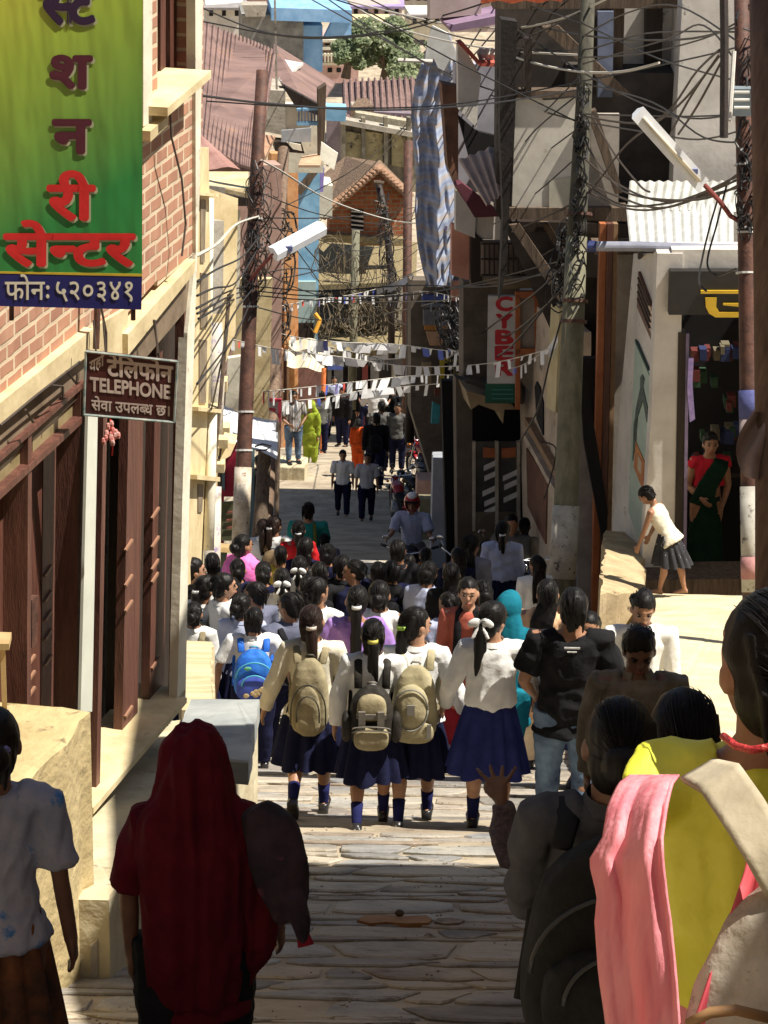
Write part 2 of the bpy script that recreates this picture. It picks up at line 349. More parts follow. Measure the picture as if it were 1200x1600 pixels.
# brick face, built round the window opening
pw('wall', [[(-260, -160), (246, -160), (246, 190), (246, 437), (150, 545), (-260, 880)],
            [(246, 190), (312, 128), (305, 395), (246, 447)],
            [(308, -160), (320, -160), (316, 200), (308, 200)]], .2, wb, 0, uv=uvd)
pw('corner_strip', [[(305, -160), (320, -160), (312, 300), (304, 520), (296, 780), (290, 1092), (277, 1092), (285, 780), (293, 520), (306, 395)]], .05, limewash, .02)
pw('core', [[(-260, -160), (310, -160), (281, 1100), (-260, 1800)]], 4.0, mat('core_wall', (.02, .013, .01)), -.62)
wd = pw('window', [[(236, -160), (300, -160), (296, 110), (236, 140)]], .05, darkwood, -.14)
pw('shutter', [[(251, -160), (259, -160), (259, 112), (251, 116)], [(266, -160), (276, -160), (276, 105), (266, 109)]], .04, brownwood, -.10, parent=wd)
pw('window_reveal', [[(284, -160), (309, -160), (309, 122), (284, 112)]], .02, cream, -.09)
pw('sill', [[(262, 168), (330, 110), (330, 122), (262, 182)]], .26, cream, .15)
pw('sill', [[(235, 205), (262, 182), (262, 196), (235, 222)]], .2, cream, .10)
pw('window_frame', [[(224, -160), (238, -160), (238, 190), (224, 198)]], .1, limewash, .05)
# band and fascia
pw('band', [[(-260, 838), (147, 512), (147, 548), (-260, 872)], [(200, 522), (306, 405), (304, 426), (200, 556)]], .12, cream, .05)
pw('band', [[(147, 512), (200, 480), (200, 560), (147, 580)]], .12, cream, .02)
pw('fascia', [[(-260, 872), (147, 545), (147, 600), (-260, 960)], [(147, 560), (304, 424), (300, 474), (147, 655)]], .1, mat('fascia_plaster', (.12, .085, .055), (.25, .185, .12), 4, .8, .4, 16), 0)
# transom with small panels above the left doors
tr = pw('transom', [[(-260, 945), (130, 598), (130, 606), (-260, 955)], [(-260, 1010), (130, 650), (130, 660), (-260, 1022)]], .1, brownwood, .03)
for k, (xa, xb) in enumerate(((-60, -8), (0, 42), (51, 126))):
    f = lambda x: 598 + (130 - x) * .89
    pw('transom_panel', [[(xa, f(xa) + 9), (xb, f(xb) + 9), (xb, f(xb) + 50), (xa, f(xa) + 50)]], .03, mat('dusty_glass', (.20, .15, .07), (.34, .28, .15), 5, .35), -.02, parent=tr)
pw('mullion', [[(44, 682), (50, 676), (48, 1104), (42, 1104)], [(126, 600), (133, 594), (128, 1108), (119, 1108)]], .12, brownwood, .02)
# folding door leaves, upright strips at different depths
base = lambda x: 1245 - 1.18 * (x - 150)
top = lambda x: 552 - 1.175 * (x - 233)
def leaf(x0, x1, off, m, left=False, th=.05):
    if left: pts = [(x0 + 4, 1015 - (x0 + 260) * .925), (x1 + 4, 1015 - (x1 + 260) * .925), (x1, 1112), (x0, 1112)]
    else: pts = [(x0 + 12, top(x0 + 12)), (x1 + 12, top(x1 + 12)), (x1, base(x1)), (x0, base(x0))]
    return pw('door', [pts], th, m, off)
leaves = []
for x0, x1, off in ((-60, 10, -.1), (38, 62, -.14), (64, 88, -.17)): leaves.append((leaf(x0, x1, off, brownwood, True), x0, x1, off))
for x0, x1, off in ((150, 156, .0), (190, 214, -.12), (232, 255, -.12), (276, 284, .0)): leaves.append((leaf(x0, x1, off, brownwood), x0, x1, off))
for x0, x1, off in ((10, 38, -.3), (88, 121, -.28)): leaf(x0, x1, off, darkwood, True)
for x0, x1, off in ((156, 176, -.34), (176, 190, -.26), (214, 232, -.3), (255, 276, -.28)): leaf(x0, x1, off, darkwood)
# carved slanting battens on the leaves
groove = mat('worn_batten', (.30, .16, .10), rough=.5)
for (o, x0, x1, off), ys_ in zip(leaves, ([], [1000, 1030, 1055, 1080], [890, 930, 960, 990, 1030], [], [850, 905, 945, 1110, 1160], [800, 845, 880, 900, 1035], [])):
    for yb in ys_:
        xm = (x0 + x1) / 2
        pw('batten', [[(xm - 5, yb + 9), (xm + 6, yb - 8), (xm + 7, yb - 5), (xm - 4, yb + 12)]], .012, groove, off + .012, parent=o)
pw('pillar', [[(139, 590), (154, 590), (144, 1112), (126, 1112)]], .015, mat('white_paint', (.58, .60, .52), (.74, .76, .66), 2, .5), .06)
pw('step', [[(146, 1262), (292, 1090), (292, 1098), (146, 1272)]], .3, cream, .07)
pw('step', [[(150, 1240), (290, 1075), (290, 1084), (150, 1252)]], .3, cream, .02)
ch = pw('chain', [[(50, 938), (60, 930), (58, 1010), (50, 1012)]], .03, rustiron, -.09)
# little hooks, cable and pennants on the fascia
for pts in ([(150, 480), (152, 510), (150, 545)], [(158, 480), (166, 520), (166, 552)], [(240, 500), (246, 540), (250, 565)], [(265, 170), (268, 215), (284, 280), (290, 350), (284, 400)], [(0, 665), (60, 615), (125, 565)], [(40, 640), (52, 660)], [(80, 602), (98, 604), (99, 622)], [(104, 580), (120, 600)]):
    MB().tube([PL.hit(x, y, .09) for x, y in pts], .006, 5).build('wall_cable', wire_b, house)
# vertical pipes beside the sign
MB().tube([PL.hit(154, 430, .1), PL.hit(150, 545, .1)], .016, 8).build('pipe', rustiron, house)

# plinth of the left house (near), its lit top and rough right face
g0 = G(137, 1515); r_ = ray(141, 1108); At = r_ * (g0.y / r_.y)
u13 = Vector((math.sin(R(14)), math.cos(R(14)), 0)); n13 = Vector((u13.y, -u13.x, 0))
random.seed(8)
def rough_block(name, label, cat, top, depth, m, jag=.02, seg=.12, capm=None):
    """block whose upper edges are worn and uneven"""
    pts = []
    for i in range(len(top)):
        a, b_ = Vector(top[i]), Vector(top[(i + 1) % len(top)]); n = max(1, int((b_ - a).length / seg))
        for k in range(n):
            p = a.lerp(b_, k / n)
            if k: p += Vector((random.uniform(-jag, jag), random.uniform(-jag, jag), random.uniform(-jag * .3, jag * .3)))
            pts.append(p)
    c = sum(pts, Vector()) / len(pts); mb = MB(); n = len(pts)
    vs = [c + (p - c) * .985 for p in pts] + [p - Vector((0, 0, random.uniform(.01, .03))) for p in pts] + [Vector((p.x, p.y, p.z - depth)) for p in pts]
    fs = [tuple(range(n))] + [(i, i + n, (i + 1) % n + n, (i + 1) % n) for i in range(n)] + [(i + n, i + 2 * n, (i + 1) % n + 2 * n, (i + 1) % n + n) for i in range(n)]
    mb.add(vs, fs); me = mb.mesh(name)
    bm = bmesh.new(); bm.from_mesh(me); bmesh.ops.recalc_face_normals(bm, faces=bm.faces)
    bm.to_mesh(me); bm.free()
    return tag(obj(name, me, m), label, cat)
A0 = At; slope_v = Vector((0, 0, .0))
plinth_m = mat('plinth_plaster', (.40, .31, .15), (.56, .45, .24), 2.5, .95, .9, 9, spots=((.20, .15, .08), 7, .6), dist=.03)
rough_block('plinth', 'waist high plastered plinth with a worn edge below the left folding doors', 'plinth', [A0, A0 - u13 * 5, A0 - u13 * 5 - n13 * 2.4, A0 - n13 * 2.4], 2.4, plinth_m)
# lit flagstone ledge between plinth and lane
gl = G(168, 1530); rr = ray(170, 1402); L2p = rr * (gl.y / rr.y)
RA, RB = P(403, 1112, 17.0), L2p
lz_ = lambda x, y: Vector((x, y, RA.z + (RA.y - y) * (RB.z - RA.z) / (RA.y - RB.y)))
rough_block('stone_ledge', 'sunlit stone ledge sloping along the foot of the brick house', 'ledge', [RA, lz_(-1.22, 15.3), lz_(-1.55, 13.2), lz_(-1.9, 11.75), lz_(-1.45, 11.62), RB], 1.2, mat('ledge_stone', (.44, .38, .24), (.62, .55, .38), 2.5, .95, .8, 9, spots=((.26, .2, .12), 6, .62), dist=.02), .012)
jb = MB()
for ya, yb in ((1300, 1318), (1345, 1330), (1392, 1380), (1470, 1440)): pass
rough_block('kerb_stone', 'small rounded upright stone between the plinth and the ledge', 'kerb stone', [P(141, 1425, g0.dot(F_) - .1), P(150, 1428, g0.dot(F_) - .1), P(152, 1470, g0.dot(F_) - .3), P(141, 1480, g0.dot(F_) - .3)], .7, concrete, .004)
rough_block('stone_slab', 'bluish grey stone slab at the end of the ledge behind the maroon veil', 'slab', [P(406, 1104, 17.0) + Vector((0, 0, .05)), P(298, 1104, 17.2) + Vector((0, 0, .05)), P(262, 1190, 15.6) + Vector((0, 0, .06)), P(388, 1203, 15.3) + Vector((0, 0, .05))], .14, mat('blue_slab', (.22, .24, .25), (.40, .42, .40), 2, .7, .3, 14), .006)
rough_block('low_wall', 'low cream stone wall with a brick edge in front of the crowd on the left', 'wall', [P(286, 1000, 21.5), P(332, 1002, 21.5), P(333, 1103, 18.2), P(284, 1103, 18.2)], 1.3, mat('layered_stone', (.46, .37, .2), (.66, .55, .34), 2, .9, .8, 10, stretch=(.3, 3, 1)), .02)
ws = E('wooden_stand', 'corner of a pale wooden stand in front of the left doors', 'stand', P(-20, 1110, 12.6))
solid([(-70, 985, 13), (18, 988, 13), (14, 1006, 12.6), (-70, 1006, 12.6)], .03).build('top', mat('pale_wood', (.42, .28, .12), (.55, .4, .2), 4, .6), ws)
solid([(0, 1004, 12.75), (8, 1004, 12.75), (8, 1010, 12.7), (0, 1010, 12.7)], .5).build('leg', MATS['pale_wood'], ws)

# ------------------------------------------------------------------ text
def text_mesh(s, size=1.0, bold=.0, layers=((0, 0),)):
    c = bpy.data.curves.new('txt', 'FONT'); c.body = s; c.size = size; c.resolution_u = 4
    o = bpy.data.objects.new('txt', c); scene.collection.objects.link(o)
    dg = bpy.context.evaluated_depsgraph_get(); me = bpy.data.meshes.new_from_object(o.evaluated_get(dg))
    bpy.data.objects.remove(o); bpy.data.curves.remove(c)
    return me
def glyph_run(tokens, bold=.02, flat=.001):
    """tokens: strings; a string starting with '~' is a half letter (its upright is cut off). returns MB in em units, y up, z out"""
    out = MB(); x = 0.0
    for tk in tokens:
        half = tk.startswith('~'); s = tk[1:] if half else tk
        if s == ' ': x += .3; continue
        me = text_mesh(s); bm = bmesh.new(); bm.from_mesh(me); bpy.data.meshes.remove(me)
        x0 = min(v.co.x for v in bm.verts); x1 = max(v.co.x for v in bm.verts)
        if half:
            cut = x1 - (.17 if s != 'न' else .2)
            bmesh.ops.bisect_plane(bm, geom=bm.verts[:] + bm.edges[:] + bm.faces[:], plane_co=(cut, 0, 0), plane_no=(1, 0, 0), clear_outer=True)
            x1 = cut
        bm.verts.index_update()
        base_v = [v.co.copy() for v in bm.verts]; fs = [[v.index for v in f.verts] for f in bm.faces]
        nl = 9 if bold else 1
        for k in range(nl):
            if k == 0: dx = dy = 0
            else: dx = bold * math.cos(k * math.pi / 4); dy = bold * math.sin(k * math.pi / 4)
            out.add([Vector((v.x - x0 + x + dx, v.y + dy, k * .00025 + flat)) for v in base_v], fs)
        bm.free(); x += (x1 - x0) - .02
    return out, x
def place_run(run, w, O, ux, uy, width, height=None, nrm=None, shear=None):
    """map em-space run onto the board: origin O (left, baseline), ux along, uy up, so that it is width wide"""
    s = width / w; sy = (height if height else s); n = ux.cross(uy).normalized()
    if nrm is not None and n.dot(nrm) < 0: n = -n
    m = MB(); m.v = [O + ux * (v.x * s) + uy * (v.y * sy) + n * (v.z * .5 + .0006) for v in run.v]; m.f = run.f
    return m
def board_text(tokens, board, x0, y0, x1, hpx, m, parent, bold=.02, name='lettering', dz=0.0, dxy=(0, 0), tilt=0.0):
    """text on a Plane 'board' with the baseline from pixel (x0,y0) to x1; hpx = pixel height of one em"""
    run, w = glyph_run(tokens, bold)
    a = board.hit(x0 + dxy[0], y0 + dxy[1], 0.0008 + dz); b_ = board.hit(x1 + dxy[0], y0 + dxy[1] + tilt, 0.0008 + dz); t_ = board.hit(x0 + dxy[0], y0 + dxy[1] - hpx, 0.0008 + dz)
    ux = (b_ - a); W = ux.length; ux.normalize(); uy = (t_ - a); Hh = uy.length; uy.normalize()
    return place_run(run, w, a, ux, uy, W, Hh, board.n).build(name, m, parent)
# ------------------------------------------------------------------ green banner
BN = Plane(110, 300, 11.3, 84)
ban = E('shop_banner', 'tall green shop banner with Nepali lettering and a blue phone strip at the top left', 'banner', BN.hit(110, 470))
gb = bpy.data.materials.new('banner_green'); gb.use_nodes = True; nt = gb.node_tree; N = nt.nodes; L = nt.links
tc = N.new('ShaderNodeTexCoord'); sp = N.new('ShaderNodeSeparateXYZ'); L.new(tc.outputs['Generated'], sp.inputs[0])
rp = N.new('ShaderNodeValToRGB'); rp.color_ramp.elements[0].color = (.035, .26, .06, 1); rp.color_ramp.elements[0].position = .05
rp.color_ramp.elements[1].color = (.80, .74, .09, 1); rp.color_ramp.elements[1].position = .85
e_ = rp.color_ramp.elements.new(.5); e_.color = (.38, .52, .06, 1)
ad = N.new('ShaderNodeMath'); ad.operation = 'MULTIPLY_ADD'; ad.inputs[1].default_value = -.22; L.new(sp.outputs[0], ad.inputs[0]); L.new(sp.outputs[2], ad.inputs[2]); L.new(ad.outputs[0], rp.inputs[0])
L.new(rp.outputs[0], N['Principled BSDF'].inputs['Base Color']); N['Principled BSDF'].inputs['Roughness'].default_value = .45
bnz = N.new('ShaderNodeTexNoise'); bnz.inputs['Scale'].default_value = 1.6; mpb = N.new('ShaderNodeMapping'); mpb.inputs['Scale'].default_value = (5, 1, 1.2); mpb.inputs['Rotation'].default_value = (0, .5, 0)
L.new(tc.outputs['Object'], mpb.inputs[0]); L.new(mpb.outputs[0], bnz.inputs['Vector']); bb_ = N.new('ShaderNodeBump'); bb_.inputs['Strength'].default_value = .5; bb_.inputs['Distance'].default_value = .03
L.new(bnz.outputs[0], bb_.inputs['Height']); L.new(bb_.outputs[0], N['Principled BSDF'].inputs['Normal'])
slab('sheet', BN, [(-10, -200), (224, -200), (222, 428), (-10, 424)], .02, gb, ban)
slab('stripe', BN, [(-10, 424), (222, 428), (222, 432), (-10, 427)], .022, plain('sign_gold', (.55, .38, .03)), ban, .001)
slab('phone_strip', BN, [(-10, 427), (222, 432), (221, 484), (-10, 478)], .02, plain('sign_navy', (.012, .012, .12), .5), ban)
red = plain('sign_red', (.62, .02, .02), .4); dk = mat('sign_maroon', (.10, .015, .03), rough=.5); ltl = mat('sign_pale_edge', (.48, .48, .30), rough=.6)
navy_l = mat('sign_indigo', (.035, .012, .05), rough=.5)
def two(tokens, x0, y0, x1, h, m, bold=.035):
    board_text(tokens, BN, x0, y0, x1, h, ltl, ban, bold, 'letter_edge', 0.0, (3, 3)); board_text(tokens, BN, x0, y0, x1, h, m, ban, bold, 'lettering', .0022)
two(['~स', 'ट'], 66, 36, 148, 88, navy_l)
two(['श'], 80, 137, 140, 78, dk)
two(['न'], 84, 238, 138, 80, dk)
two(['री'], 76, 342, 144, 82, red)
two(['से', '~न', 'ट', 'र'], 8, 414, 206, 76, red)
wht = mat('sign_white', (.78, .74, .60), rough=.6)
board_text(['फोनः', ' ', '५२०३४१'], BN, 8, 468, 206, 44, wht, ban, .012)
for px in (20, 210): MB().tube([BN.hit(px, -205, -.03), BN.hit(px - 2, 500, -.03)], .01, 6).build('frame_rod', rustiron, ban)
# ------------------------------------------------------------------ hanging telephone sign
TS = Plane(205, 605, 13.4, 84)
ts = E('telephone_sign', 'small dark red TELEPHONE sign in English and Nepali hung under the banner', 'sign', TS.hit(200, 658))
slab('board', TS, [(134, 549), (277, 565), (272, 660), (131, 648)], .03, mat('sign_brown', (.045, .008, .008), (.08, .016, .014), 6, .5), ts)
tf = MB()
for a_, b_ in (((134, 549), (277, 565)), ((277, 565), (272, 660)), ((272, 660), (131, 648)), ((131, 648), (134, 549))): tf.tube([TS.hit(*a_, .008), TS.hit(*b_, .008)], .006, 6)
tf.build('frame', mat('sign_frame', (.12, .2, .2), (.4, .42, .38), 20), ts)
tsw = mat('sign_chalk', (.50, .40, .36), (.66, .56, .5), 20, .7)
board_text(['यहाँ'], TS, 140, 582, 163, 26, tsw, ts, .025, tilt=-12)
board_text(['टे', 'िल', 'फोन'], TS, 168, 586, 269, 38, tsw, ts, .035, tilt=11)
board_text(['TELEPHONE'], TS, 141, 610, 265, 30, tsw, ts, .035, tilt=13)
board_text(['सेवा', ' ', 'उपल', '~ब', 'ध', ' ', 'छ।'], TS, 143, 640, 264, 24, tsw, ts, .025, tilt=10)
for px in (150, 165, 246): MB().tube([TS.hit(px, 552, .0), TS.hit(px - 4, 500, -.05)], .005, 5).build('hanger', wire_b, ts)
pn = E('paper_flowers', 'faded red and white paper tassel hanging below the telephone sign', 'tassel', P(176, 690, 13.6))
mb = MB(); random.seed(3)
for k in range(16): mb.ell(P(random.gauss(176, 7), 662 + random.random() * 30, 13.6), .012, .012, .02, nu=6, nv=4)
mb.build('petals', mat('tassel', (.5, .05, .04), (.75, .55, .5), 30), pn)
MB().tube([P(172, 655, 13.6), P(176, 700, 13.6), P(175, 712, 13.6)], .004, 5).build('string', red, pn)
# ================================================================== RIGHT SIDE
# ---- house whose shade falls over the foreground (stands beside the lane, to the right of the camera)
hs = E('corner_house', 'tall plastered house beside the lane on the right, outside the picture', 'house', Vector((4.2, 11, gz(11))))
for y0, y1, ev_, rg_ in ((5.3, 9.35, 2.5, 3.6), (9.4, 14.15, -.15, 1.2)):
    MB().box((4.5, (y0 + y1) / 2, ev_ / 2 - 5.1), 4.1, y1 - y0 - .06, ev_ + 9.8).build('wall', cream, hs)
    mb = MB(); mb.prism([Vector((2.05, y0, ev_)), Vector((6.7, y0, rg_)), Vector((6.7, y1, rg_)), Vector((2.05, y1, ev_))], (0, 0, -.1)); mb.build('roof', rust, hs)
for k, y in enumerate((7.0, 11.0, 13.0)):
    f = MB().box((2.44, y, -2.4), .1, .9, 1.3).build('window', brownwood, hs); MB().box((2.39, y, -2.4), .04, .74, 1.14).build('pane', black, f)

for nm, lab, c, sx, sy, sz in (('sky_blocker', 'unseen plain house added up the lane on the right to cut sky light', (4.6, -5.0, -1.0), 4.2, 19.0, 5.6), ('sky_blocker', 'unseen tall house added up the lane on the left to cut sky light', (-4.8, -4.0, 2.0), 5.0, 21.0, 13.0), ('sky_blocker', 'unseen house added across the lane far behind the camera to cut sky light', (0, -21.0, 7.0), 14.0, 6.0, 16.0)):
    o_ = MB().box(c, sx, sy, sz).build(nm, mat('sky_blocker_ochre', (.16, .12, .08), (.26, .2, .13), 2, .9)); tag(o_, lab, 'house')  # unseen houses, added behind the camera to cut sky light on the foreground
# ---- white shop house with the black sign
FR = Plane(1045, 910, 29.2, 90)          # shop front, looks up the street at us
SD = Plane(1024, 900, 29.2, -9)          # its flank along the street
shop = E('white_shop_house', 'whitewashed shop house with dark doorway, black sign board and green mural on its flank', 'shop', FR.hit(1060, 910))
slab('column', FR, [(1027, 396), (1067, 396), (1062, 640), (1056, 912), (1002, 912), (1018, 640)], .35, whiteplaster, shop)
slab('flank_wall', SD, [(990, 396), (1026, 396), (1003, 912), (955, 850), (968, 640)], .15, whiteplaster, shop)
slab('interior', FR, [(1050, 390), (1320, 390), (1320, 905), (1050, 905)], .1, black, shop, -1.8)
slab('lintel', FR, [(1050, 390), (1320, 390), (1320, 430), (1050, 430)], .3, whiteplaster, shop, -.02)
slab('door_jamb', FR, [(1060, 520), (1072, 520), (1066, 905), (1053, 905)], .16, darkwood, shop, .02)
slab('door_trim', FR, [(1072, 522), (1077, 522), (1072, 905), (1067, 905)], .05, mat('mauve_paint', (.16, .12, .2), (.25, .2, .3), 8), shop, .04)
random.seed(77)
for k in range(46):
    px_, py_ = random.uniform(1080, 1150), random.choice((560, 600, 640, 690, 735)) - random.uniform(0, 14); w_ = random.uniform(6, 14)
    slab('goods', FR, [(px_, py_ - w_), (px_ + w_, py_ - w_), (px_ + w_, py_ + 6), (px_, py_ + 6)], .15, mat(('goods_red', 'goods_blue', 'goods_cream', 'goods_green')[k % 4], ((.10, .015, .012), (.015, .025, .09), (.13, .11, .07), (.015, .05, .02))[k % 4]), shop, -1.3 + random.uniform(0, .2))
slab('hanging_packets', FR, [(1076, 560), (1084, 560), (1082, 600), (1086, 655), (1078, 660), (1074, 610)], .03, mat('packet_violet', (.22, .16, .4), (.4, .3, .55), 20), shop, .1)
slab('shelf', FR, [(1075, 740), (1160, 740), (1160, 746), (1075, 746)], .4, darkwood, shop, -1.2)
gd = MB(); random.seed(21)
sb = slab('sign_board', FR, [(1047, 424), (1330, 424), (1330, 492), (1045, 492)], .12, mat('sign_black', (.01, .009, .008), (.02, .018, .016), 5, .6), shop, .12)
yel = mat('sign_yellow', (.62, .38, .015), (.72, .46, .03), 8, .5)
slab('lettering', FR, [(1095, 454), (1330, 454), (1330, 459), (1095, 459)], .02, yel, sb, .145)
lt = MB()
for pts in ([(1102, 467), (1118, 467), (1118, 494), (1126, 500), (1102, 500)],): pass
FRs = [(1102, 465), (1120, 465), (1119, 480), (1124, 488), (1162, 488), (1162, 496), (1118, 496), (1108, 490), (1103, 480)]
slab('lettering', FR, FRs, .02, yel, sb, .146)
slab('lettering', FR, [(1130, 474), (1162, 474), (1162, 480), (1130, 477)], .02, yel, sb, .147)
board_text(['ट', 'े', 'ल', 'र'], FR, 1182, 496, 1300, 60, yel, sb, .03, dz=.135)
slab('threshold', FR, [(1000, 906), (1320, 903), (1320, 930), (1003, 930)], .5, oldwood, shop, .35)
grl = slab('vent_grille', SD, [(997, 424), (1020, 486), (1018, 534), (995, 480)], .03, brownwood, shop, .03)
for k in range(4):
    a = k / 4; MB().tube([SD.hit(997 - 1 * a, 434 + 44 * a, .05), SD.hit(1019.5 - a, 494 + 38 * a, .05)], .012, 5).build('slat', oldwood, grl)
mur = slab('mural', SD, [(992, 532), (1020, 598), (1006, 868), (982, 800)], .02, mat('mural_green', (.36, .48, .42), (.48, .58, .50), 3, .8), shop, .02)
slab('mural_border', SD, [(992, 530), (1020, 596), (1020, 600), (992, 535)], .02, mat('mural_edge', (.05, .09, .07), rough=.8), mur, .03)
mg = mat('mural_ink', (.05, .08, .07), (.12, .16, .14), 12)
for pts in ([(1000, 590), (1003, 585), (1006, 592), (1004, 604), (1012, 640), (1010, 660), (1004, 625), (996, 650), (992, 690), (990, 685), (993, 640), (1000, 606)], [(990, 660), (996, 640), (993, 690), (988, 720)]):
    slab('mural_figure', SD, pts, .01, mg, mur, .03)
slab('mural_figure', SD, [(993, 690), (1006, 720), (1004, 765), (990, 730)], .01, mat('mural_orange', (.45, .16, .06), (.55, .26, .1), 9), mur, .03)
slab('mural_figure', SD, [(997, 712), (1002, 722), (1001, 742), (996, 732)], .01, mat('mural_cream', (.5, .42, .3), (.6, .5, .36), 9), mur, .034)
# upper storey: shaded plaster behind timber posts
UP = Plane(1060, 200, 33.0, 88)
slab('upper_wall', UP, [(960, -20), (1360, -20), (1360, 400), (960, 400)], .3, mat('grey_plaster', (.50, .47, .43), (.72, .69, .64), 2.2, .9, .3, 10, spots=((.14, .12, .11), 3.5, .58)), shop)
slab('post', UP, [(1009, 12), (1036, 12), (1030, 300), (1006, 300)], .15, darkwood, shop, .15)
slab('post', UP, [(958, 14), (976, 14), (972, 160), (958, 160)], .15, oldwood, shop, .3)
slab('beam', UP, [(770, -6), (1340, -4), (1340, 12), (770, 14)], .3, oldwood, shop, .5)
# corrugated awning, two overlapping sheets
def corrugated(a, b, c, d, pitch=.10, amp=.010, th=.004):
    """sheet with corners a-b (top edge) and d-c (bottom edge); ridges run down"""
    W = (b - a).length; n = max(8, int(W / pitch * 6)); nr = (b - a).cross(d - a).normalized()
    if nr.z < 0: nr = -nr
    mb = MB(); rows = 4
    def f(u, v): return a.lerp(b, u).lerp(d.lerp(c, u), v) + nr * (amp * math.sin(u * W / pitch * 2 * math.pi))
    mb.grid(f, n, rows); k = len(mb.v); top_ = list(mb.f)
    mb.v += [v - nr * th for v in mb.v]; mb.f += [tuple(i + k for i in reversed(q)) for q in top_]
    return mb
nbw = MB().box((5.0, 27.5, -9.5), 2.0, 3.2, 3.6).build('sun_blocker', whiteplaster, shop)  # unseen box added to keep the sun out of the shop doorway
aw = E('zinc_awning', 'sunlit pale corrugated metal awning over the shop door beside the steel pole', 'awning', P(1060, 385, 28.6))
corrugated(P(984, 283, 31.6), P(1175, 283, 31.6), P(1160, 330, 30.4), P(980, 330, 30.4)).build('sheet', mat('zinc_dull', (.38, .38, .35), (.55, .55, .5), 3, .5, .2, 8, spots=((.2, .16, .12), 5, .6)), aw)
corrugated(P(978, 320, 30.7), P(1146, 318, 30.7), P(1146, 391, 28.6), P(985, 391, 28.6)).build('sheet', zinc, aw)
for px in (1000, 1130): MB().tube([P(px, 388, 28.7), P(px, 420, 30.3)], .025, 6).build('bracket', darkwood, aw)
gp = E('gutter_pipe', 'long grey plastic gutter pipe hung level below the corrugated awning', 'pipe', P(1035, 395, 28.2))
MB().tube([P(930, 385, 28.2), P(1000, 385, 28.2), P(1040, 386.5, 28.2), P(1160, 390, 28.2)], .05, 14).build('pipe', mat('grey_pvc', (.20, .21, .27), (.29, .30, .36), 4, .4), gp)
MB().tube([P(917, 385, 28.2), P(931, 385, 28.2)], .056, 14).build('collar', mat('navy_collar', (.02, .03, .12), rough=.4), gp)
# terrace in front of the shop, lit by the sun
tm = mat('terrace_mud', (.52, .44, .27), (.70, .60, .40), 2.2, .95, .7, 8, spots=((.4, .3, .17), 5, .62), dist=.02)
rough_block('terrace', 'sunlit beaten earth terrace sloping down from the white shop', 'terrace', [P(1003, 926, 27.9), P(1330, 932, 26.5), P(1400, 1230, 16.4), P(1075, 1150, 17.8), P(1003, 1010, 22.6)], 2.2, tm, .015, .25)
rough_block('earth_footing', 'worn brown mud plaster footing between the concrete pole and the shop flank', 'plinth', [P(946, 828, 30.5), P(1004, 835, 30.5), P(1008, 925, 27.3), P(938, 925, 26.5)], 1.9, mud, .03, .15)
# pier left of the shop flank
P2 = Plane(960, 700, 31.5, 88)
pier = E('plaster_pier', 'grey brown plastered pier left of the green mural', 'pier', P2.hit(960, 840))
slab('shaft', P2, [(966, 396), (996, 396), (986, 560), (975, 840), (943, 835), (955, 600)], .3, mat('pier_plaster', (.24, .21, .18), (.36, .32, .27), 2.5, .9, .3, 14), pier)
slab('cap', P2, [(930, 390), (998, 390), (998, 398), (930, 398)], .5, oldwood, pier, .1)

# ---- timber house with the boarded balcony
TB = Plane(850, 320, 32.0, 86)
tim = E('timber_house', 'dark timber house with a pale boarded balcony box and slanting struts', 'house', TB.hit(880, 480))
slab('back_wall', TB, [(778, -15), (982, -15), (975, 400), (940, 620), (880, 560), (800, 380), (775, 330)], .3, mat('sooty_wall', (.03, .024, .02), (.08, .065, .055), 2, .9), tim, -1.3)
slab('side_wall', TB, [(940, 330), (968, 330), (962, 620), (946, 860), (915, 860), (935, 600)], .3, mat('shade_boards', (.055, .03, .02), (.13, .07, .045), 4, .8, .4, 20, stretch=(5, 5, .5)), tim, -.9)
bal = slab('balcony_panel', TB, [(806, 152), (906, 152), (904, 330), (868, 333), (800, 322)], .06, mat('pale_board', (.50, .47, .40), (.68, .64, .55), 2.4, .85, .2, 10, spots=((.2, .15, .1), 4, .6)), tim)
slab('patch', TB, [(858, 282), (892, 276), (890, 310), (880, 330), (858, 328)], .02, mat('patch_board', (.4, .38, .3), (.5, .47, .38), 5), bal, .02)
slab('balcony_panel', TB, [(925, 178), (968, 178), (966, 328), (918, 328)], .06, mat('grey_board', (.28, .25, .21), (.42, .38, .33), 3, .85), tim, -.05)
slab('beam', TB, [(786, 325), (982, 325), (980, 346), (794, 342)], .25, oldwood, tim, .05)
slab('beam', TB, [(800, 346), (978, 350), (978, 366), (820, 362)], .25, darkwood, tim, -.35)
for pts, o_ in (([(796, 352), (812, 350), (888, 462), (876, 474)], .1), ([(846, 350), (858, 350), (905, 430), (900, 440)], -.2), ([(846, 44), (872, 40), (985, 146), (965, 150)], -.4), ([(918, 176), (932, 172), (974, 300), (962, 304)], .12)):
    slab('strut', TB, pts, .14, oldwood, tim, o_)
slab('shutter', TB, [(934, 18), (959, 18), (957, 152), (934, 152)], .05, mat('slate_blue', (.10, .12, .18), (.16, .19, .27), 4), tim, -.6)
slab('corner_post', TB, [(783, 30), (808, 34), (804, 180), (797, 300), (792, 420), (780, 470), (786, 340), (781, 200)], .2, mat('sooty_post', (.008, .006, .005), (.022, .016, .012), 6, .8, .6, 20), tim, .1)
slab('post', TB, [(820, 60), (832, 60), (830, 152), (820, 152)], .12, darkwood, tim, .1)
rb = mat('red_frill', (.30, .05, .02), (.5, .12, .04), 20)
slab('frill', TB, [(750, -10), (878, -10), (878, 3), (860, 0), (842, 5), (820, 1), (800, 6), (780, 1), (752, 6)], .03, rb, tim, .6)
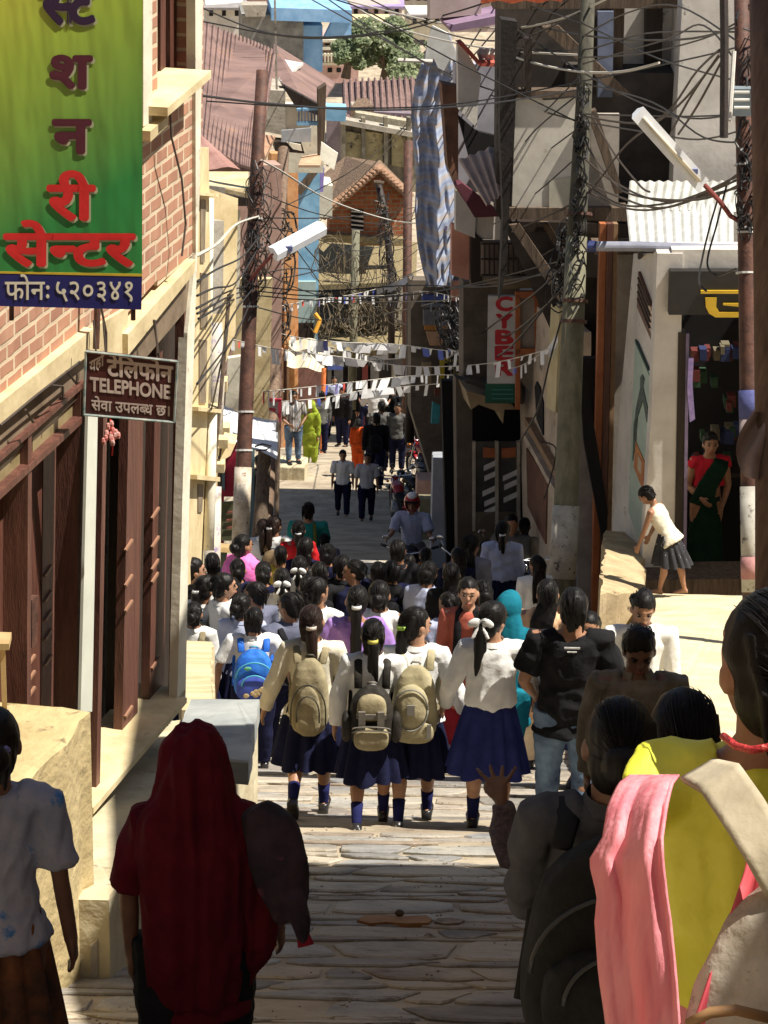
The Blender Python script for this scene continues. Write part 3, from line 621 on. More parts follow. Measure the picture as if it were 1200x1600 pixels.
slab('floor_edge', TB, [(812, 142), (905, 142), (905, 153), (806, 153)], .2, oldwood, tim, .05)
# posts and doors under it, right of the concrete pole
lows = Plane(925, 700, 31.0, 84)
door2 = E('plank_door', 'tall brown plank doors in the shade right of the concrete pole', 'door', lows.hit(925, 880))
for x0, x1, m_, o_ in ((930, 940, orangewood, .1), (941, 950, brownwood, .12), (951, 958, mat('tan_post', (.22, .13, .07), (.32, .2, .11), 6), .08)):
    slab('plank', lows, [(x0 + 8, 350), (x1 + 8, 350), (x1 - 6, 985), (x0 - 6, 985)], .1, m_, door2, o_)
slab('leaning_board', lows, [(906, 585), (918, 600), (950, 800), (944, 860), (912, 690)], .05, black, door2, .2)
slab('white_leaf', lows, [(912, 640), (926, 690), (940, 850), (938, 905), (902, 985), (902, 640)], .05, mat('pale_leaf', (.22, .21, .21), (.33, .32, .32), 4), door2, -.05)
slab('dark_gap', lows, [(880, 560), (945, 560), (945, 985), (876, 985)], .1, black, door2, -.2)

# ---- tan house with arched window behind the concrete pole
TH = Plane(880, 860, 33.5, -7)
tan = E('tan_house', 'tan plaster house with moulded ledge and arched window behind the concrete pole', 'house', TH.hit(878, 880))
tanm = mat('tan_plaster', (.38, .30, .22), (.55, .45, .34), 2.4, .9, .4, 12, spots=((.14, .1, .07), 4, .6))
slab('wall', TH, [(808, 450), (884, 520), (882, 1010), (842, 960), (818, 860)], .3, tanm, tan)
slab('window', TH, [(835, 605), (838, 596), (843, 605), (848, 630), (848, 680), (838, 655)], .03, black, tan, .02)
slab('window_sill', TH, [(820, 652), (880, 760), (880, 772), (820, 664)], .1, MATS['tan_post'], tan, .09)
slab('moulding', TH, [(818, 676), (880, 790), (880, 800), (818, 686)], .1, tanm, tan, .1)
slab('doorway', TH, [(822, 700), (854, 752), (852, 850), (824, 790)], .03, mat('reddish_door', (.10, .04, .025), (.16, .07, .04), 5), tan, .02)
slab('cream_shutter', TH, [(861, 475), (874, 480), (868, 645), (853, 636)], .05, mat('cream_board', (.46, .38, .20), (.56, .48, .28), 5), tan, .25)
slab('red_pipe', TH, [(876, 560), (884, 570), (880, 880), (872, 870)], .05, orangewood, tan, .15)
UH = Plane(830, 500, 35.0, 84)
slab('upper_panel', UH, [(808, 466), (870, 466), (870, 545), (808, 545)], .1, mat('dull_panel', (.20, .18, .15), (.32, .29, .25), 3), tan)
slab('upper_panel', UH, [(808, 554), (866, 554), (866, 650), (816, 600)], .1, MATS['dull_panel'], tan, -.05)
for pts in ([(806, 456), (870, 456), (870, 466), (806, 466)], [(806, 545), (870, 545), (870, 554), (806, 554)], [(806, 462), (813, 462), (813, 640), (806, 640)], [(836, 466), (842, 466), (842, 545), (836, 545)]):
    slab('frame', UH, pts, .08, orangewood, tan, .05)

# ---- internet cafe: glass front, grilled balcony and hanging sign
CF = Plane(760, 800, 36.5, 80)
cafe = E('cafe_house', 'shaded house with glass door full of stickers and a grilled balcony above', 'shop', CF.hit(760, 830))
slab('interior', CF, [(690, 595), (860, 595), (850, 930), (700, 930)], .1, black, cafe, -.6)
slab('pillar', CF, [(712, 590), (738, 600), (738, 935), (716, 935)], .2, mat('brown_paint', (.07, .055, .045), (.11, .09, .07), 4), cafe, .02)
gf = slab('glass_door', CF, [(738, 690), (812, 690), (812, 812), (738, 812)], .03, mat('dim_glass', (.035, .035, .035), (.07, .07, .068), 4, .3), cafe)
for x0 in (738, 774, 808): slab('frame', CF, [(x0, 690), (x0 + 5, 690), (x0 + 5, 830), (x0, 830)], .05, concrete, gf, .03)
stk = mat('sticker', (.5, .5, .49), (.64, .64, .62), 8)
for x0, y0 in ((756, 722), (757, 738), (754, 762), (757, 778), (757, 792), (786, 738), (788, 752), (787, 772)):
    slab('sticker', CF, [(x0, y0 + 6), (x0 + 22, y0 - 4), (x0 + 22, y0 + 4), (x0, y0 + 14)], .01, stk, gf, .02)
slab('sticker', CF, [(755, 699), (776, 701), (776, 715), (755, 715)], .01, orangewood, gf, .02)
slab('sticker', CF, [(784, 701), (806, 699), (806, 714), (784, 716)], .01, orangewood, gf, .02)
slab('base_panel', CF, [(738, 800), (814, 800), (814, 935), (738, 935)], .06, mat('brown_panel', (.09, .075, .05), (.14, .12, .08), 4), cafe, .02)
slab('canopy', CF, [(728, 610), (800, 632), (806, 640), (788, 640), (786, 662), (780, 644), (748, 632), (736, 640)], .5, mat('dull_canopy', (.22, .16, .09), (.32, .25, .15), 4), cafe, .5)
slab('header', CF, [(728, 595), (818, 600), (818, 632), (728, 615)], .3, mat('dull_header', (.10, .08, .06), (.16, .13, .1), 3), cafe, .1)
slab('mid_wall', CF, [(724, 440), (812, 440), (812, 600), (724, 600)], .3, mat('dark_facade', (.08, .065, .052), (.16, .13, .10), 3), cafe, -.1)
gr = slab('balcony', CF, [(752, 378), (842, 378), (842, 432), (752, 432)], .1, mat('dusty_pink', (.24, .18, .145), (.34, .27, .22), 3), cafe, .45)
for k in range(12):
    x = 757 + k * 7.4; MB().tube([CF.hit(x, 380, .5), CF.hit(x, 430, .5)], .012, 5).build('bar', darkwood, gr)
for y in (381, 405, 430): MB().tube([CF.hit(752, y, .5), CF.hit(842, y, .5)], .014, 5).build('rail', darkwood, gr)
slab('balcony_floor', CF, [(748, 434), (842, 434), (836, 450), (780, 452)], .3, MATS['dull_canopy'], cafe, .4)
slab('purple_eave', CF, [(712, 290), (722, 286), (778, 330), (790, 330), (790, 338), (742, 340)], .2, mat('maroon_paint', (.09, .02, .035), (.14, .035, .05), 4), cafe, .5)
slab('white_parapet', CF, [(712, 296), (742, 336), (742, 372), (712, 360)], .1, whiteplaster, cafe, .45)
slab('white_parapet', CF, [(744, 338), (772, 338), (770, 374), (744, 374)], .2, whiteplaster, cafe, .4)
slab('salmon_wall', CF, [(706, 350), (738, 356), (738, 440), (706, 430)], .1, mat('salmon', (.50, .22, .16), (.62, .31, .23), 4), cafe, .3)
slab('dark_post', CF, [(736, 360), (754, 374), (754, 450), (736, 445)], .1, darkwood, cafe, .42)
slab('upper_room', CF, [(712, 100), (784, 100), (784, 300), (718, 300), (712, 210)], .2, mat('lilac_wall', (.34, .33, .38), (.48, .47, .52), 2, .9), cafe, -.3)
corrugated(CF.hit(716, 250, 1.2), CF.hit(786, 222, 1.2), CF.hit(790, 300, 1.9), CF.hit(760, 322, 1.9), .12, .02).build('roof_sheet', mat('pink_zinc', (.36, .25, .20), (.52, .40, .33), 3, .6, .2, 8, spots=((.2, .2, .2), 3, .55)), cafe)
slab('stair_parapet', CF, [(715, 70), (722, 68), (752, 120), (748, 150), (745, 200), (716, 170)], .1, whiteplaster, cafe, .2)
slab('parapet_cap', CF, [(716, 68), (724, 66), (752, 98), (782, 98), (782, 104), (750, 104)], .2, mat('red_cap', (.4, .07, .05), (.5, .12, .08), 6), cafe, .3)
bl = slab('balustrade', CF, [(748, 98), (784, 98), (784, 102), (748, 102)], .1, whiteplaster, cafe, .1)
for k in range(4):
    x = 752 + k * 9; MB().tube([CF.hit(x, 76, .1), CF.hit(x, 84, .1), CF.hit(x, 92, .1), CF.hit(x, 99, .1)], [.03, .055, .03, .045], 8).build('baluster', whiteplaster, bl)
slab('upper_slab', CF, [(700, 40), (800, 20), (800, 34), (705, 50)], .6, mat('lilac_slab', (.20, .13, .2), (.3, .2, .3), 4), cafe, .4)
slab('top_wall', CF, [(672, -60), (752, -60), (752, 22), (672, 30)], .2, mat('pale_pink', (.42, .33, .30), (.52, .43, .4), 3), cafe, .1)
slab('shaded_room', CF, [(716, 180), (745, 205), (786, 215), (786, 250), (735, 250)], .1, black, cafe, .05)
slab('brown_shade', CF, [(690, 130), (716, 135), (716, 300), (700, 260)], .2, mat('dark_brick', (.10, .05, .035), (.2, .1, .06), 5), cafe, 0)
cs = E('cyber_sign', 'tall white hanging sign reading CYBER in red with a dark green foot', 'sign', CF.hit(786, 628, .8))
CS = Plane(786, 540, 35.2, 90)
slab('board', CS, [(763, 463), (811, 463), (811, 602), (761, 602)], .08, mat('dull_white', (.46, .45, .44), (.56, .55, .54), 4, .5), cs)
crm = mat('sign_crimson', (.42, .015, .03), (.5, .03, .04), 6)
for ch, yb in (('C', 485), ('Y', 512), ('B', 537), ('E', 562), ('R', 586)): board_text([ch], CS, 776, yb, 799, 30, crm, cs, .05)
slab('foot', CS, [(758, 600), (812, 600), (812, 630), (758, 630)], .09, mat('sign_green', (.01, .07, .045), (.015, .1, .06), 5), cs, .01)
for y in (608, 615, 622): slab('small_print', CS, [(768, y), (802, y), (802, y + 2), (768, y + 2)], .01, teal, cs, .02)

# ---- poles on the right
def pole(name, label, pts, r, m, parts=None, n=14):
    p0 = P(*pts[0]); o = E(name, label, 'pole', p0)
    MB().tube([P(*p) for p in pts], r, n).build('shaft', m, o, smooth=True); return o
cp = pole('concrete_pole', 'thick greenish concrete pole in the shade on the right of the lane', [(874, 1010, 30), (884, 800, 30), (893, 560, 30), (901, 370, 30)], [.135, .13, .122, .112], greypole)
MB().tube([P(901, 372, 30), P(903, 330, 30), P(912, 160, 30), P(921, -60, 30)], [.108, .10, .085, .07], 14).build('shaded_upper_shaft', mat('shaded_pole', (.035, .033, .024), (.09, .085, .06), 5, .9, .4, 18, stretch=(3, 3, .6)), cp, smooth=True)  # shade of the overhang put into the colour: darker copy of the pole concrete
pap = mat('torn_paper', (.34, .32, .27), (.50, .48, .42), 6, .9, spots=((.08, .07, .06), 14, .56))
for a, b_ in ((790, 905),):
    MB().tube([P(884.5, a, 29.98), P(879, b_, 29.98)], .142, 14).build('posters', pap, cp, smooth=True)
for y in (332, 468, 500): MB().tube([P(905 - (y - 332) * .05, y, 30), P(904.8 - (y - 332) * .05, y + 5, 30)], .14, 12).build('clamp', rustiron, cp)
sp_ = pole('steel_pole', 'rusty steel pole with posters standing on the sunlit terrace', [(1176, 960, 23.0), (1172, 700, 23), (1168, 400, 23), (1162, 160, 23), (1158, -60, 23)], [.082, .08, .078, .07, .06], rustiron)
MB().tube([P(1173, 760, 22.98), P(1176, 925, 22.98)], .089, 14).build('posters', pap, sp_, smooth=True)
MB().tube([P(1174.6, 870, 22.97), P(1175.4, 905, 22.97)], .0915, 14).build('pink_poster', mat('pink_paper', (.36, .16, .16), (.46, .24, .22), 9), sp_, smooth=True)
MB().tube([P(1171, 610, 22.98), P(1172, 655, 22.98)], .09, 14).build('blue_poster', mat('blue_paper', (.04, .05, .16), (.09, .1, .26), 9), sp_, smooth=True)
MB().tube([P(1172, 655, 22.98), P(1173, 730, 22.98)], .089, 14).build('white_poster', mat('dim_paper', (.26, .2, .19), (.36, .29, .28), 9), sp_, smooth=True)
for y in (256, 355, 362, 425): MB().tube([P(1166 + (y - 400) * .02, y, 23), P(1166 + (y - 400) * .02, y + 3, 23)], .088, 12).build('clamp', zinc, sp_)
ins = MB().box(P(1159, 158, 22.8), .17, .12, .22).build('junction_box', mat('grey_box', (.13, .16, .18), (.2, .24, .26), 5), sp_)
for k in range(3): MB().tube([P(1147, 144 + k * 12, 22.6), P(1171, 144 + k * 12, 22.6)], .012, 8).build('insulator', zinc, ins)
MB().tube([P(1130, -60, 22.4), P(1132, 60, 22.4), P(1131, 215, 22.4)], .034, 8).build('conduit', darkwood, sp_)
MB().tube([P(1147, 80, 22.7), P(1140, 190, 22.7)], .018, 6).build('white_conduit', whiteplaster, sp_)
wp = pole('wooden_pole', 'weathered brown wooden pole cut by the right edge of the photo', [(1216, 1240, 12), (1216, 700, 12), (1212, 300, 12), (1206, -60, 12)], .098, mat('pole_wood', (.12, .075, .05), (.22, .15, .10), 6, .8, .5, 24, stretch=(4, 4, .5), spots=((.42, .32, .2), 9, .66)))
rg = E('torn_poster', 'crumpled torn grey paper hanging off the wooden pole at the right edge', 'paper', P(1172, 740, 12))
random.seed(5)
mb = MB(); mb.grid(lambda u, v: P(1186 - (28 * math.sin(v * 2.6) + 8) * (1 - u) + 10 * u, 640 + 105 * v + 8 * u, 11.95 - .03 * math.sin(u * 7 + v * 5)), 8, 12)
mb.build('sheet', mat('torn_grey', (.26, .19, .17), (.40, .32, .30), 5), rg, smooth=True)
# street tube lamps
def tube_lamp(label, a, b, d0, d1, w, arm):
    A, B = P(a[0], a[1], d0), P(b[0], b[1], d1); o = E('street_lamp', label, 'street lamp', B)
    ax = (B - A).normalized(); L_ = (B - A).length; side = ax.cross(Vector((0, -1, .35))).normalized(); dn = ax.cross(side).normalized()
    if dn.z > 0: dn = -dn
    mb = MB(); sec = [(-w / 2, 0), (-w * .22, w * .34), (w * .22, w * .34), (w / 2, 0), (w / 2, -w * .1), (-w / 2, -w * .1)]
    mb.prism([A + side * s - dn * h for s, h in sec], B - A)
    mb.build('housing', mat('lamp_white', (.66, .68, .72), (.76, .78, .82), 6, .35), o)
    MB().tube([A + dn * w * .25 + ax * L_ * .06, B + dn * w * .25 - ax * L_ * .08], w * .13, 10).build('lamp_tube', mat('milky_tube', (.62, .56, .44), (.7, .64, .5), 5, .2), o, smooth=True)
    MB().box(A.lerp(B, .80) - dn * w * .1, w * 1.06, w * .4, w * .3, 0).build('ballast', mat('lamp_blue', (.12, .14, .3), rough=.4), o)
    MB().tube([P(*p) for p in arm], .02, 8).build('arm', mat('red_arm', (.16, .03, .025), (.25, .06, .05), 8), o)
    return o
tube_lamp('long white tube street lamp slanting down to the steel pole on the right', (996, 176), (1098, 290), 22.4, 22.9, .13, [(1098, 286, 22.9), (1125, 315, 22.95), (1142, 338, 23), (1164, 350, 23)])
# bodies of the houses behind their fronts
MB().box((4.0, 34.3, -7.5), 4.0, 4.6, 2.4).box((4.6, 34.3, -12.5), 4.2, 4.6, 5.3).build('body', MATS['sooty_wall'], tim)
MB().box((6.2, 33.0, -9.0), 6.0, 3.0, 8.0).build('body', whiteplaster, shop)
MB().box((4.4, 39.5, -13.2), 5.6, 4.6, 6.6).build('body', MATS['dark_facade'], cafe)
# ================================================================== LEFT SIDE BEYOND THE BRICK HOUSE
def roofslab(pts, th=.06): return MB().prism([P(*p) for p in pts], (0, 0, -th))
def ncorr(pts, pitch=.2, amp=.025): return corrugated(*[P(*p) for p in pts], pitch, amp)
crm2 = mat('yellow_cream', (.56, .44, .23), (.76, .63, .38), 3, .9, .4, 14, spots=((.35, .22, .1), 5, .64))
BC = Plane(318, 860, 26.5, 5)
ch_ = E('column_house', 'cream house with stained columns and moulded brackets beyond the brick house', 'house', BC.hit(318, 860))
stain = mat('peeling_paint', (.46, .42, .38), (.68, .60, .44), 7, .9, .5, 22, spots=((.25, .2, .32), 9, .56))
slab('wall', BC, [(262, 230), (326, 230), (330, 520), (322, 700), (316, 1010), (262, 1010)], .3, crm2, ch_)
BD = Plane(345, 860, 29.5, 40)
slab('recess_wall', BD, [(312, 290), (372, 310), (368, 520), (342, 600), (336, 1000), (300, 1000)], .2, crm2, ch_, -.15)
slab('grey_window', BD, [(326, 345), (350, 345), (348, 490), (324, 490)], .1, concrete, ch_, .02)
for pts, r in (([(352, 318, 29.4), (352, 420, 29.4), (346, 520, 29.4)], .075), ([(334, 505, 28.6), (338, 600, 28.6), (334, 700, 28.6)], .085), ([(330, 760, 27.8), (327, 1000, 27.8)], .10)):
    MB().tube([P(*p) for p in pts], r, 14).build('column', limewash if r < .08 else stain, ch_, smooth=True)
for x, y, w in ((336, 702, 26), (342, 728, 34), (352, 690, 22), (341, 640, 20), (332, 785, 24)):
    MB().box(P(x - 4, y, 28.3), w / 200, .16, .09).build('bracket', crm2, ch_)
MB().tube([P(358, 460, 28.2), P(350, 560, 28.2), P(338, 690, 28.2), P(328, 840, 28.2)], .02, 6).build('slanting_pole', oldwood, ch_)
MB().prism([P(348, 690, 28.4), P(368, 694, 28.4), P(360, 712, 28.4), P(344, 722, 28.4)], (0, .3, 0)).build('bracket', crm2, ch_)
# big rusty roof over it
rh = E('rusty_roof_house', 'house with a broad pinkish brown rusty sheet roof behind the steel pole on the left', 'house', P(350, 400, 37))
roofslab([(290, 20, 50), (352, 50, 50), (394, 66, 50), (430, 82, 47), (412, 210, 40), (398, 268, 37), (376, 262, 37), (290, 210, 38)], .05).build('roof', rust, rh)
ncorr([(290, 205, 37.5), (320, 214, 37.5), (376, 263, 36), (290, 263, 36)], .16, .02).build('roof_edge', mat('pink_tin', (.30, .15, .12), (.42, .24, .2), 3, .6), rh)
slab('wall', Plane(350, 320, 38, 70), [(290, 258), (440, 258), (440, 660), (290, 660)], .3, pinkwall, rh)
roofslab([(326, 268, 35.5), (404, 268, 35.5), (404, 296, 34), (392, 304, 34), (340, 292, 34), (326, 290, 34)], .05).build('lean_to_roof', cream, rh)
slab('lean_to_fascia', Plane(360, 300, 33.9, 88), [(326, 290), (352, 293), (352, 306), (326, 302)], .04, concrete, rh)
slab('shade_board', Plane(360, 320, 36, 88), [(326, 300), (400, 312), (400, 322), (326, 322)], .1, darkwood, rh)
slab('white_upright', Plane(360, 400, 35, 80), [(346, 330), (376, 330), (374, 470), (346, 520)], .05, limewash, rh)
slab('cream_wall', Plane(400, 540, 37, 84), [(368, 436), (426, 436), (420, 660), (360, 660)], .1, crm2, rh)
slab('lit_wall', Plane(400, 540, 36.5, 84), [(356, 560), (384, 556), (384, 640), (352, 640)], .1, limewash, rh)
top_l = [P(290, 20, 50), P(352, 50, 50), P(394, 66, 50), P(430, 82, 47)]; bot_l = [P(290, 210, 38), P(330, 235, 37.6), P(376, 262, 37), P(398, 268, 37)]
for k in range(22):
    t = k / 21 * 2.98; i = int(t); f = t - i
    a_ = top_l[i].lerp(top_l[i + 1], f); b_ = bot_l[i].lerp(bot_l[i + 1], f); MB().tube([a_ + Vector((0, 0, .02)), a_.lerp(b_, .5) + Vector((0, 0, .03)), b_ + Vector((0, 0, .02))], .03, 4).build('roof_rib', rust, rh)
# the second roofs and balcony
h2 = E('balcony_house', 'house with tilted rusty roofs, blue balcony rails and grey metal sheets', 'house', P(470, 400, 48))
roofslab([(428, 68, 56), (524, 128, 56), (500, 164, 49), (470, 150, 49), (424, 128, 51)], .05).build('roof', rust, h2)
roofslab([(440, 92, 54), (474, 98, 54), (440, 126, 51), (436, 126, 51)], .05).build('roof_patch', zinc, h2)
H2 = Plane(460, 300, 48, 82)
slab('block', H2, [(410, 140), (446, 142), (446, 212), (410, 205)], 1.0, concrete, h2)
slab('mast', H2, [(428, 0), (431, 0), (434, 140), (431, 140)], .03, concrete, h2, .5)
slab('gable_shadow', H2, [(440, 132), (500, 165), (496, 180), (462, 168)], .2, darkwood, h2, -.2)
slab('wall', H2, [(444, 165), (510, 165), (505, 270), (444, 270)], .3, limewash, h2, -.3)
rl = slab('balcony', H2, [(464, 190), (504, 190), (504, 196), (464, 196)], .06, skyblue, h2, .3)
slab('rail', H2, [(464, 170), (504, 168), (504, 172), (464, 174)], .06, skyblue, rl, .3)
for k in range(8): slab('bar', H2, [(466 + k * 5, 172), (468 + k * 5, 172), (468 + k * 5, 192), (466 + k * 5, 192)], .04, MATS['slate_blue'], rl, .3)
slab('brown_post', H2, [(497, 140), (510, 132), (506, 250), (498, 250)], .2, oldwood, h2, .35)
slab('grey_sheet', H2, [(440, 204), (486, 200), (486, 222), (440, 222)], .05, mat('sheet_metal', (.34, .38, .42), (.5, .53, .56), 4, .4, metal=.3), h2, .6)
slab('dark_awning', H2, [(428, 222), (472, 226), (476, 240), (430, 236)], .4, darkwood, h2, .2)
slab('hanging_cloth', H2, [(448, 222), (470, 226), (472, 236), (458, 233)], .03, limewash, h2, .7)
roofslab([(472, 244, 48), (506, 238, 48), (500, 258, 46), (466, 258, 46)], .04).build('small_awning', mat('peach_tin', (.5, .32, .2), (.66, .46, .3), 4, .6), h2)
MB().prism([P(502, 222, 45), P(528, 240, 45), P(522, 266, 45), P(500, 248, 45)], (0, .05, 0)).build('white_flap', limewash, h2)
roofslab([(406, 210, 44), (430, 212, 44), (416, 245, 42), (404, 262, 42)], .04).build('tin_patch', mat('peach_rust', (.36, .2, .13), (.5, .32, .2), 4, .6), h2)
# orange and blue fronts
of = E('orange_house', 'narrow house front with orange plaster pilasters and brown shutters', 'house', P(470, 640, 73))
OF = Plane(450, 500, 73, 70)
slab('wall', OF, [(424, 240), (466, 240), (466, 700), (424, 700)], .3, orangewall, of)
slab('pilaster', OF, [(446, 236), (462, 236), (460, 640), (444, 640)], .2, orangewall, of, .25)
slab('pilaster', OF, [(424, 280), (434, 280), (434, 640), (424, 640)], .2, orangewall, of, .2)
slab('shutter', OF, [(410, 550), (432, 550), (430, 660), (408, 660)], .06, oldwood, of, .3)
slab('shutter', OF, [(436, 550), (448, 550), (448, 660), (436, 660)], .06, brownwood, of, .3)
for x in (434, 440, 449): slab('post', OF, [(x, 545), (x + 3, 545), (x + 2, 725), (x - 1, 725)], .1, MATS['peach_rust'], of, .45)
slab('cream_panel', OF, [(430, 258), (444, 250), (444, 300), (430, 300)], .05, limewash, of, .3)
bh = E('blue_house', 'tall narrow light blue house front beside the orange pilasters', 'house', P(490, 560, 76))
BH = Plane(480, 400, 76, 78)
slab('wall', BH, [(458, 250), (500, 262), (496, 580), (458, 580)], .3, skyblue, bh)
slab('violet_strip', BH, [(500, 262), (507, 262), (505, 300), (500, 300)], .2, mat('violet', (.22, .18, .5), (.3, .26, .6), 4), bh)
slab('gable_board', BH, [(462, 300), (492, 262), (506, 258), (470, 306)], .2, oldwood, bh, .3)
slab('cream_block', Plane(506, 310, 78, 84), [(496, 288), (520, 290), (519, 342), (495, 338)], 1.0, limewash, bh)
slab('lower_wall', BH, [(464, 440), (494, 440), (494, 600), (464, 600)], .2, mat('pale_teal', (.3, .42, .42), (.4, .52, .5), 4), bh, .1)
slab('dark_window', BH, [(466, 505), (490, 505), (490, 530), (466, 530)], .05, darkwood, bh, .15)
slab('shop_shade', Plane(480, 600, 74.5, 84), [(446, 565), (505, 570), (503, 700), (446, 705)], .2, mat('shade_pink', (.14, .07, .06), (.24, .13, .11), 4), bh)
aw2 = E('cream_awning', 'sunlit cream cloth awning over the shop beside the woman in green', 'awning', P(480, 560, 72))
MB().grid(lambda u, v: P(452 + 58 * u - 4 * v, 530 + 42 * v + 8 * u * v + 2 * math.sin(u * 9), 73 - 2 * v + .15 * math.sin(u * 8)), 14, 8).build('cloth', mat('awning_cloth', (.70, .62, .42), (.80, .73, .55), 4, .9, trans=.2), aw2, smooth=True)
MB().tube([P(506, 575, 71), P(503, 712, 71)], .06, 8).build('post', mat('saffron_post', (.55, .12, .03), (.65, .2, .05), 6), aw2)
MB().tube([P(492, 490, 63.5), P(500, 500, 63.5), P(492, 520, 63.5)], .05, 8).build('garland', mat('marigold', (.7, .28, .02), (.8, .45, .05), 30), aw2)
lt_ = tube_lamp('white tube street lamp slanting up to the right from the left steel pole', (503, 356), (426, 397), 34.0, 33.4, .2, [(428, 396, 33.4), (405, 420, 33.7), (390, 440, 33.8)])
# red shop corner with canopy and posters
rc = E('sheet_canopy', 'white sheet stretched as a canopy in front of a crimson door on the left', 'canopy', P(390, 700, 35.5))
def can(u, v): return P(345 + 90 * u - 2 * v, 632 + 26 * u + (52 + 8 * u) * v - 8 * math.sin(math.pi * u) * (v - .5), 36.3 - 1.6 * v - .12 * math.sin(u * 6 + v * 3))
MB().grid(can, 18, 10).build('cloth', mat('white_sheet', (.72, .76, .80), (.82, .84, .86), 3, .9, .3, 6, dist=.03), rc, smooth=True)
tg = MB(); random.seed(6)
tg.tube([P(398, 698, 34.5), P(410, 694, 34.5), P(424, 697, 34.5), P(416, 703, 34.5), P(400, 704, 34.5)], .012, 5); tg.build('rope', wire_b, rc)
for x, d in ((345, 36), (435, 35.8)): MB().tube([P(x, 634 + (x - 345) * .28, d), P(x - 4, 860, d)], .03, 8).build('post', oldwood, rc)
kd = E('crimson_door', 'crimson and teal painted door of a small stall under the white sheet', 'door', P(360, 800, 37))
KP = Plane(365, 760, 37.5, 80)
crimson = mat('crimson_paint', (.34, .012, .04), (.42, .03, .07), 5, .5)
slab('panel', KP, [(340, 690), (374, 690), (372, 776), (340, 776)], .05, crimson, kd)
slab('edge', KP, [(344, 696), (352, 698), (351, 768), (345, 760)], .05, mat('grey_teal', (.10, .17, .20), (.15, .23, .27), 5), kd, .04)
slab('panel', KP, [(340, 770), (350, 770), (350, 850), (338, 850)], .05, crimson, kd, -.02)
slab('edge', KP, [(388, 700), (398, 700), (396, 850), (384, 850)], .05, MATS['grey_teal'], kd)
slab('leaf', KP, [(372, 776), (386, 776), (384, 850), (372, 850)], .05, pinkwall, kd, -.04)
nb = E('notice_board', 'dim green board with faded red writing leaning by the crimson door', 'board', P(360, 845, 36.5))
NB = Plane(360, 810, 36.6, 82)
slab('board', NB, [(347, 786), (371, 784), (370, 845), (344, 845)], .05, mat('dim_green', (.09, .10, .045), (.17, .16, .08), 4, .8, spots=((.3, .12, .06), 12, .6)), nb)
for y in (800, 812, 824): slab('writing', NB, [(354, y), (368, y - 2), (368, y + 1), (354, y + 3)], .01, mat('faded_red', (.3, .1, .07), rough=.9), nb, .02)
mb_ = rough_block('stall_counter', 'narrow sunlit plank shelf in front of the dim green board', 'counter', [P(313, 846, 32), P(362, 850, 33), P(362, 856, 32), P(313, 853, 31)], .06, MATS['pale_wood'], .004)
slab('counter_front', Plane(335, 870, 32, 86), [(318, 856), (356, 858), (350, 905), (316, 905)], .05, mat('counter_green', (.06, .09, .06), (.14, .16, .1), 5), E('counter_base', 'dark green front of the plank shelf behind the girls on the left', 'counter', P(335, 905, 32)))
rs = E('red_sign', 'pale signboard with red border and red Nepali lettering behind the white sheet', 'sign', P(405, 660, 38))
RS = Plane(405, 660, 38, 86)
slab('board', RS, [(362, 625), (438, 625), (436, 705), (362, 700)], .04, mat('pale_board2', (.42, .40, .42), (.52, .5, .52), 4), rs)
rb2 = mat('crimson_border', (.42, .03, .07), (.5, .06, .1), 6)
for pts in ([(362, 622), (440, 624), (440, 628), (362, 626)], [(435, 624), (440, 624), (438, 705), (433, 705)]): slab('border', RS, pts, .05, rb2, rs, .02)
board_text(['स', ' ', 'सो', 'न'], RS, 392, 652, 430, 30, rb2, rs, .03, tilt=6)
pole('steel_pole', 'rusty steel pole wrapped in cables and pasted paper on the left of the lane', [(372, 985, 34), (376, 840, 34), (384, 640, 34), (392, 440, 34), (400, 280, 34), (410, 110, 34)], [.10, .098, .09, .085, .078, .072], rustiron)
lp = LINK[-2]
MB().tube([P(375.5, 848, 33.98), P(380, 730, 33.98)], .104, 14).build('posters', mat('pale_paste', (.34, .27, .18), (.62, .58, .5), 8, .9, spots=((.2, .12, .07), 16, .55)), lp, smooth=True)
for y in (642, 702, 340, 478): MB().tube([P(384 + (640 - y) * .042, y, 34), P(384 + (640 - y) * .042, y + 3, 34)], .104, 12).build('clamp', zinc, lp)
pole('wooden_pole', 'dark brown wooden pole in front of the orange pilasters', [(410, 860, 36), (424, 700, 37.5), (432, 480, 40), (443, 234, 42)], [.10, .09, .08, .085], MATS['pole_wood'])
pole('wooden_post', 'stout dark wooden post below the white sheet canopy', [(400, 905, 34.6), (408, 800, 34.8), (414, 700, 35)], [.10, .09, .08], oldwood)

# ================================================================== FAR DOWN THE LANE
fs_ = E('far_shops', 'row of dark shop fronts across the foot of the lane', 'shops', P(600, 650, 90))
FS = Plane(600, 620, 90, 86)
slab('wall', FS, [(490, 440), (760, 440), (760, 700), (490, 700)], .5, mat('far_dark', (.025, .022, .022), (.06, .05, .048), 2, .9), fs_, -.2)
random.seed(9)
for k, (x0, x1, m_) in enumerate(((512, 518, MATS['dull_panel']), (522, 536, mat('far_grey', (.15, .15, .16), (.22, .22, .22), 4)), (544, 549, MATS['dull_panel']), (566, 575, mat('far_red', (.16, .03, .03), (.22, .05, .04), 4)), (579, 592, MATS['far_grey']), (612, 618, MATS['dull_panel']), (640, 648, darkwood))):
    slab('pier', FS, [(x0, 570), (x1, 570), (x1, 672), (x0, 672)], .2, m_, fs_, .1)
slab('canopy', FS, [(500, 560), (640, 552), (640, 560), (500, 568)], 1.0, MATS['far_grey'], fs_, .9)
slab('blue_sign', FS, [(512, 562), (536, 562), (536, 578), (512, 578)], .1, mat('far_blue', (.06, .09, .3), (.1, .14, .4), 4), fs_, 1.0)
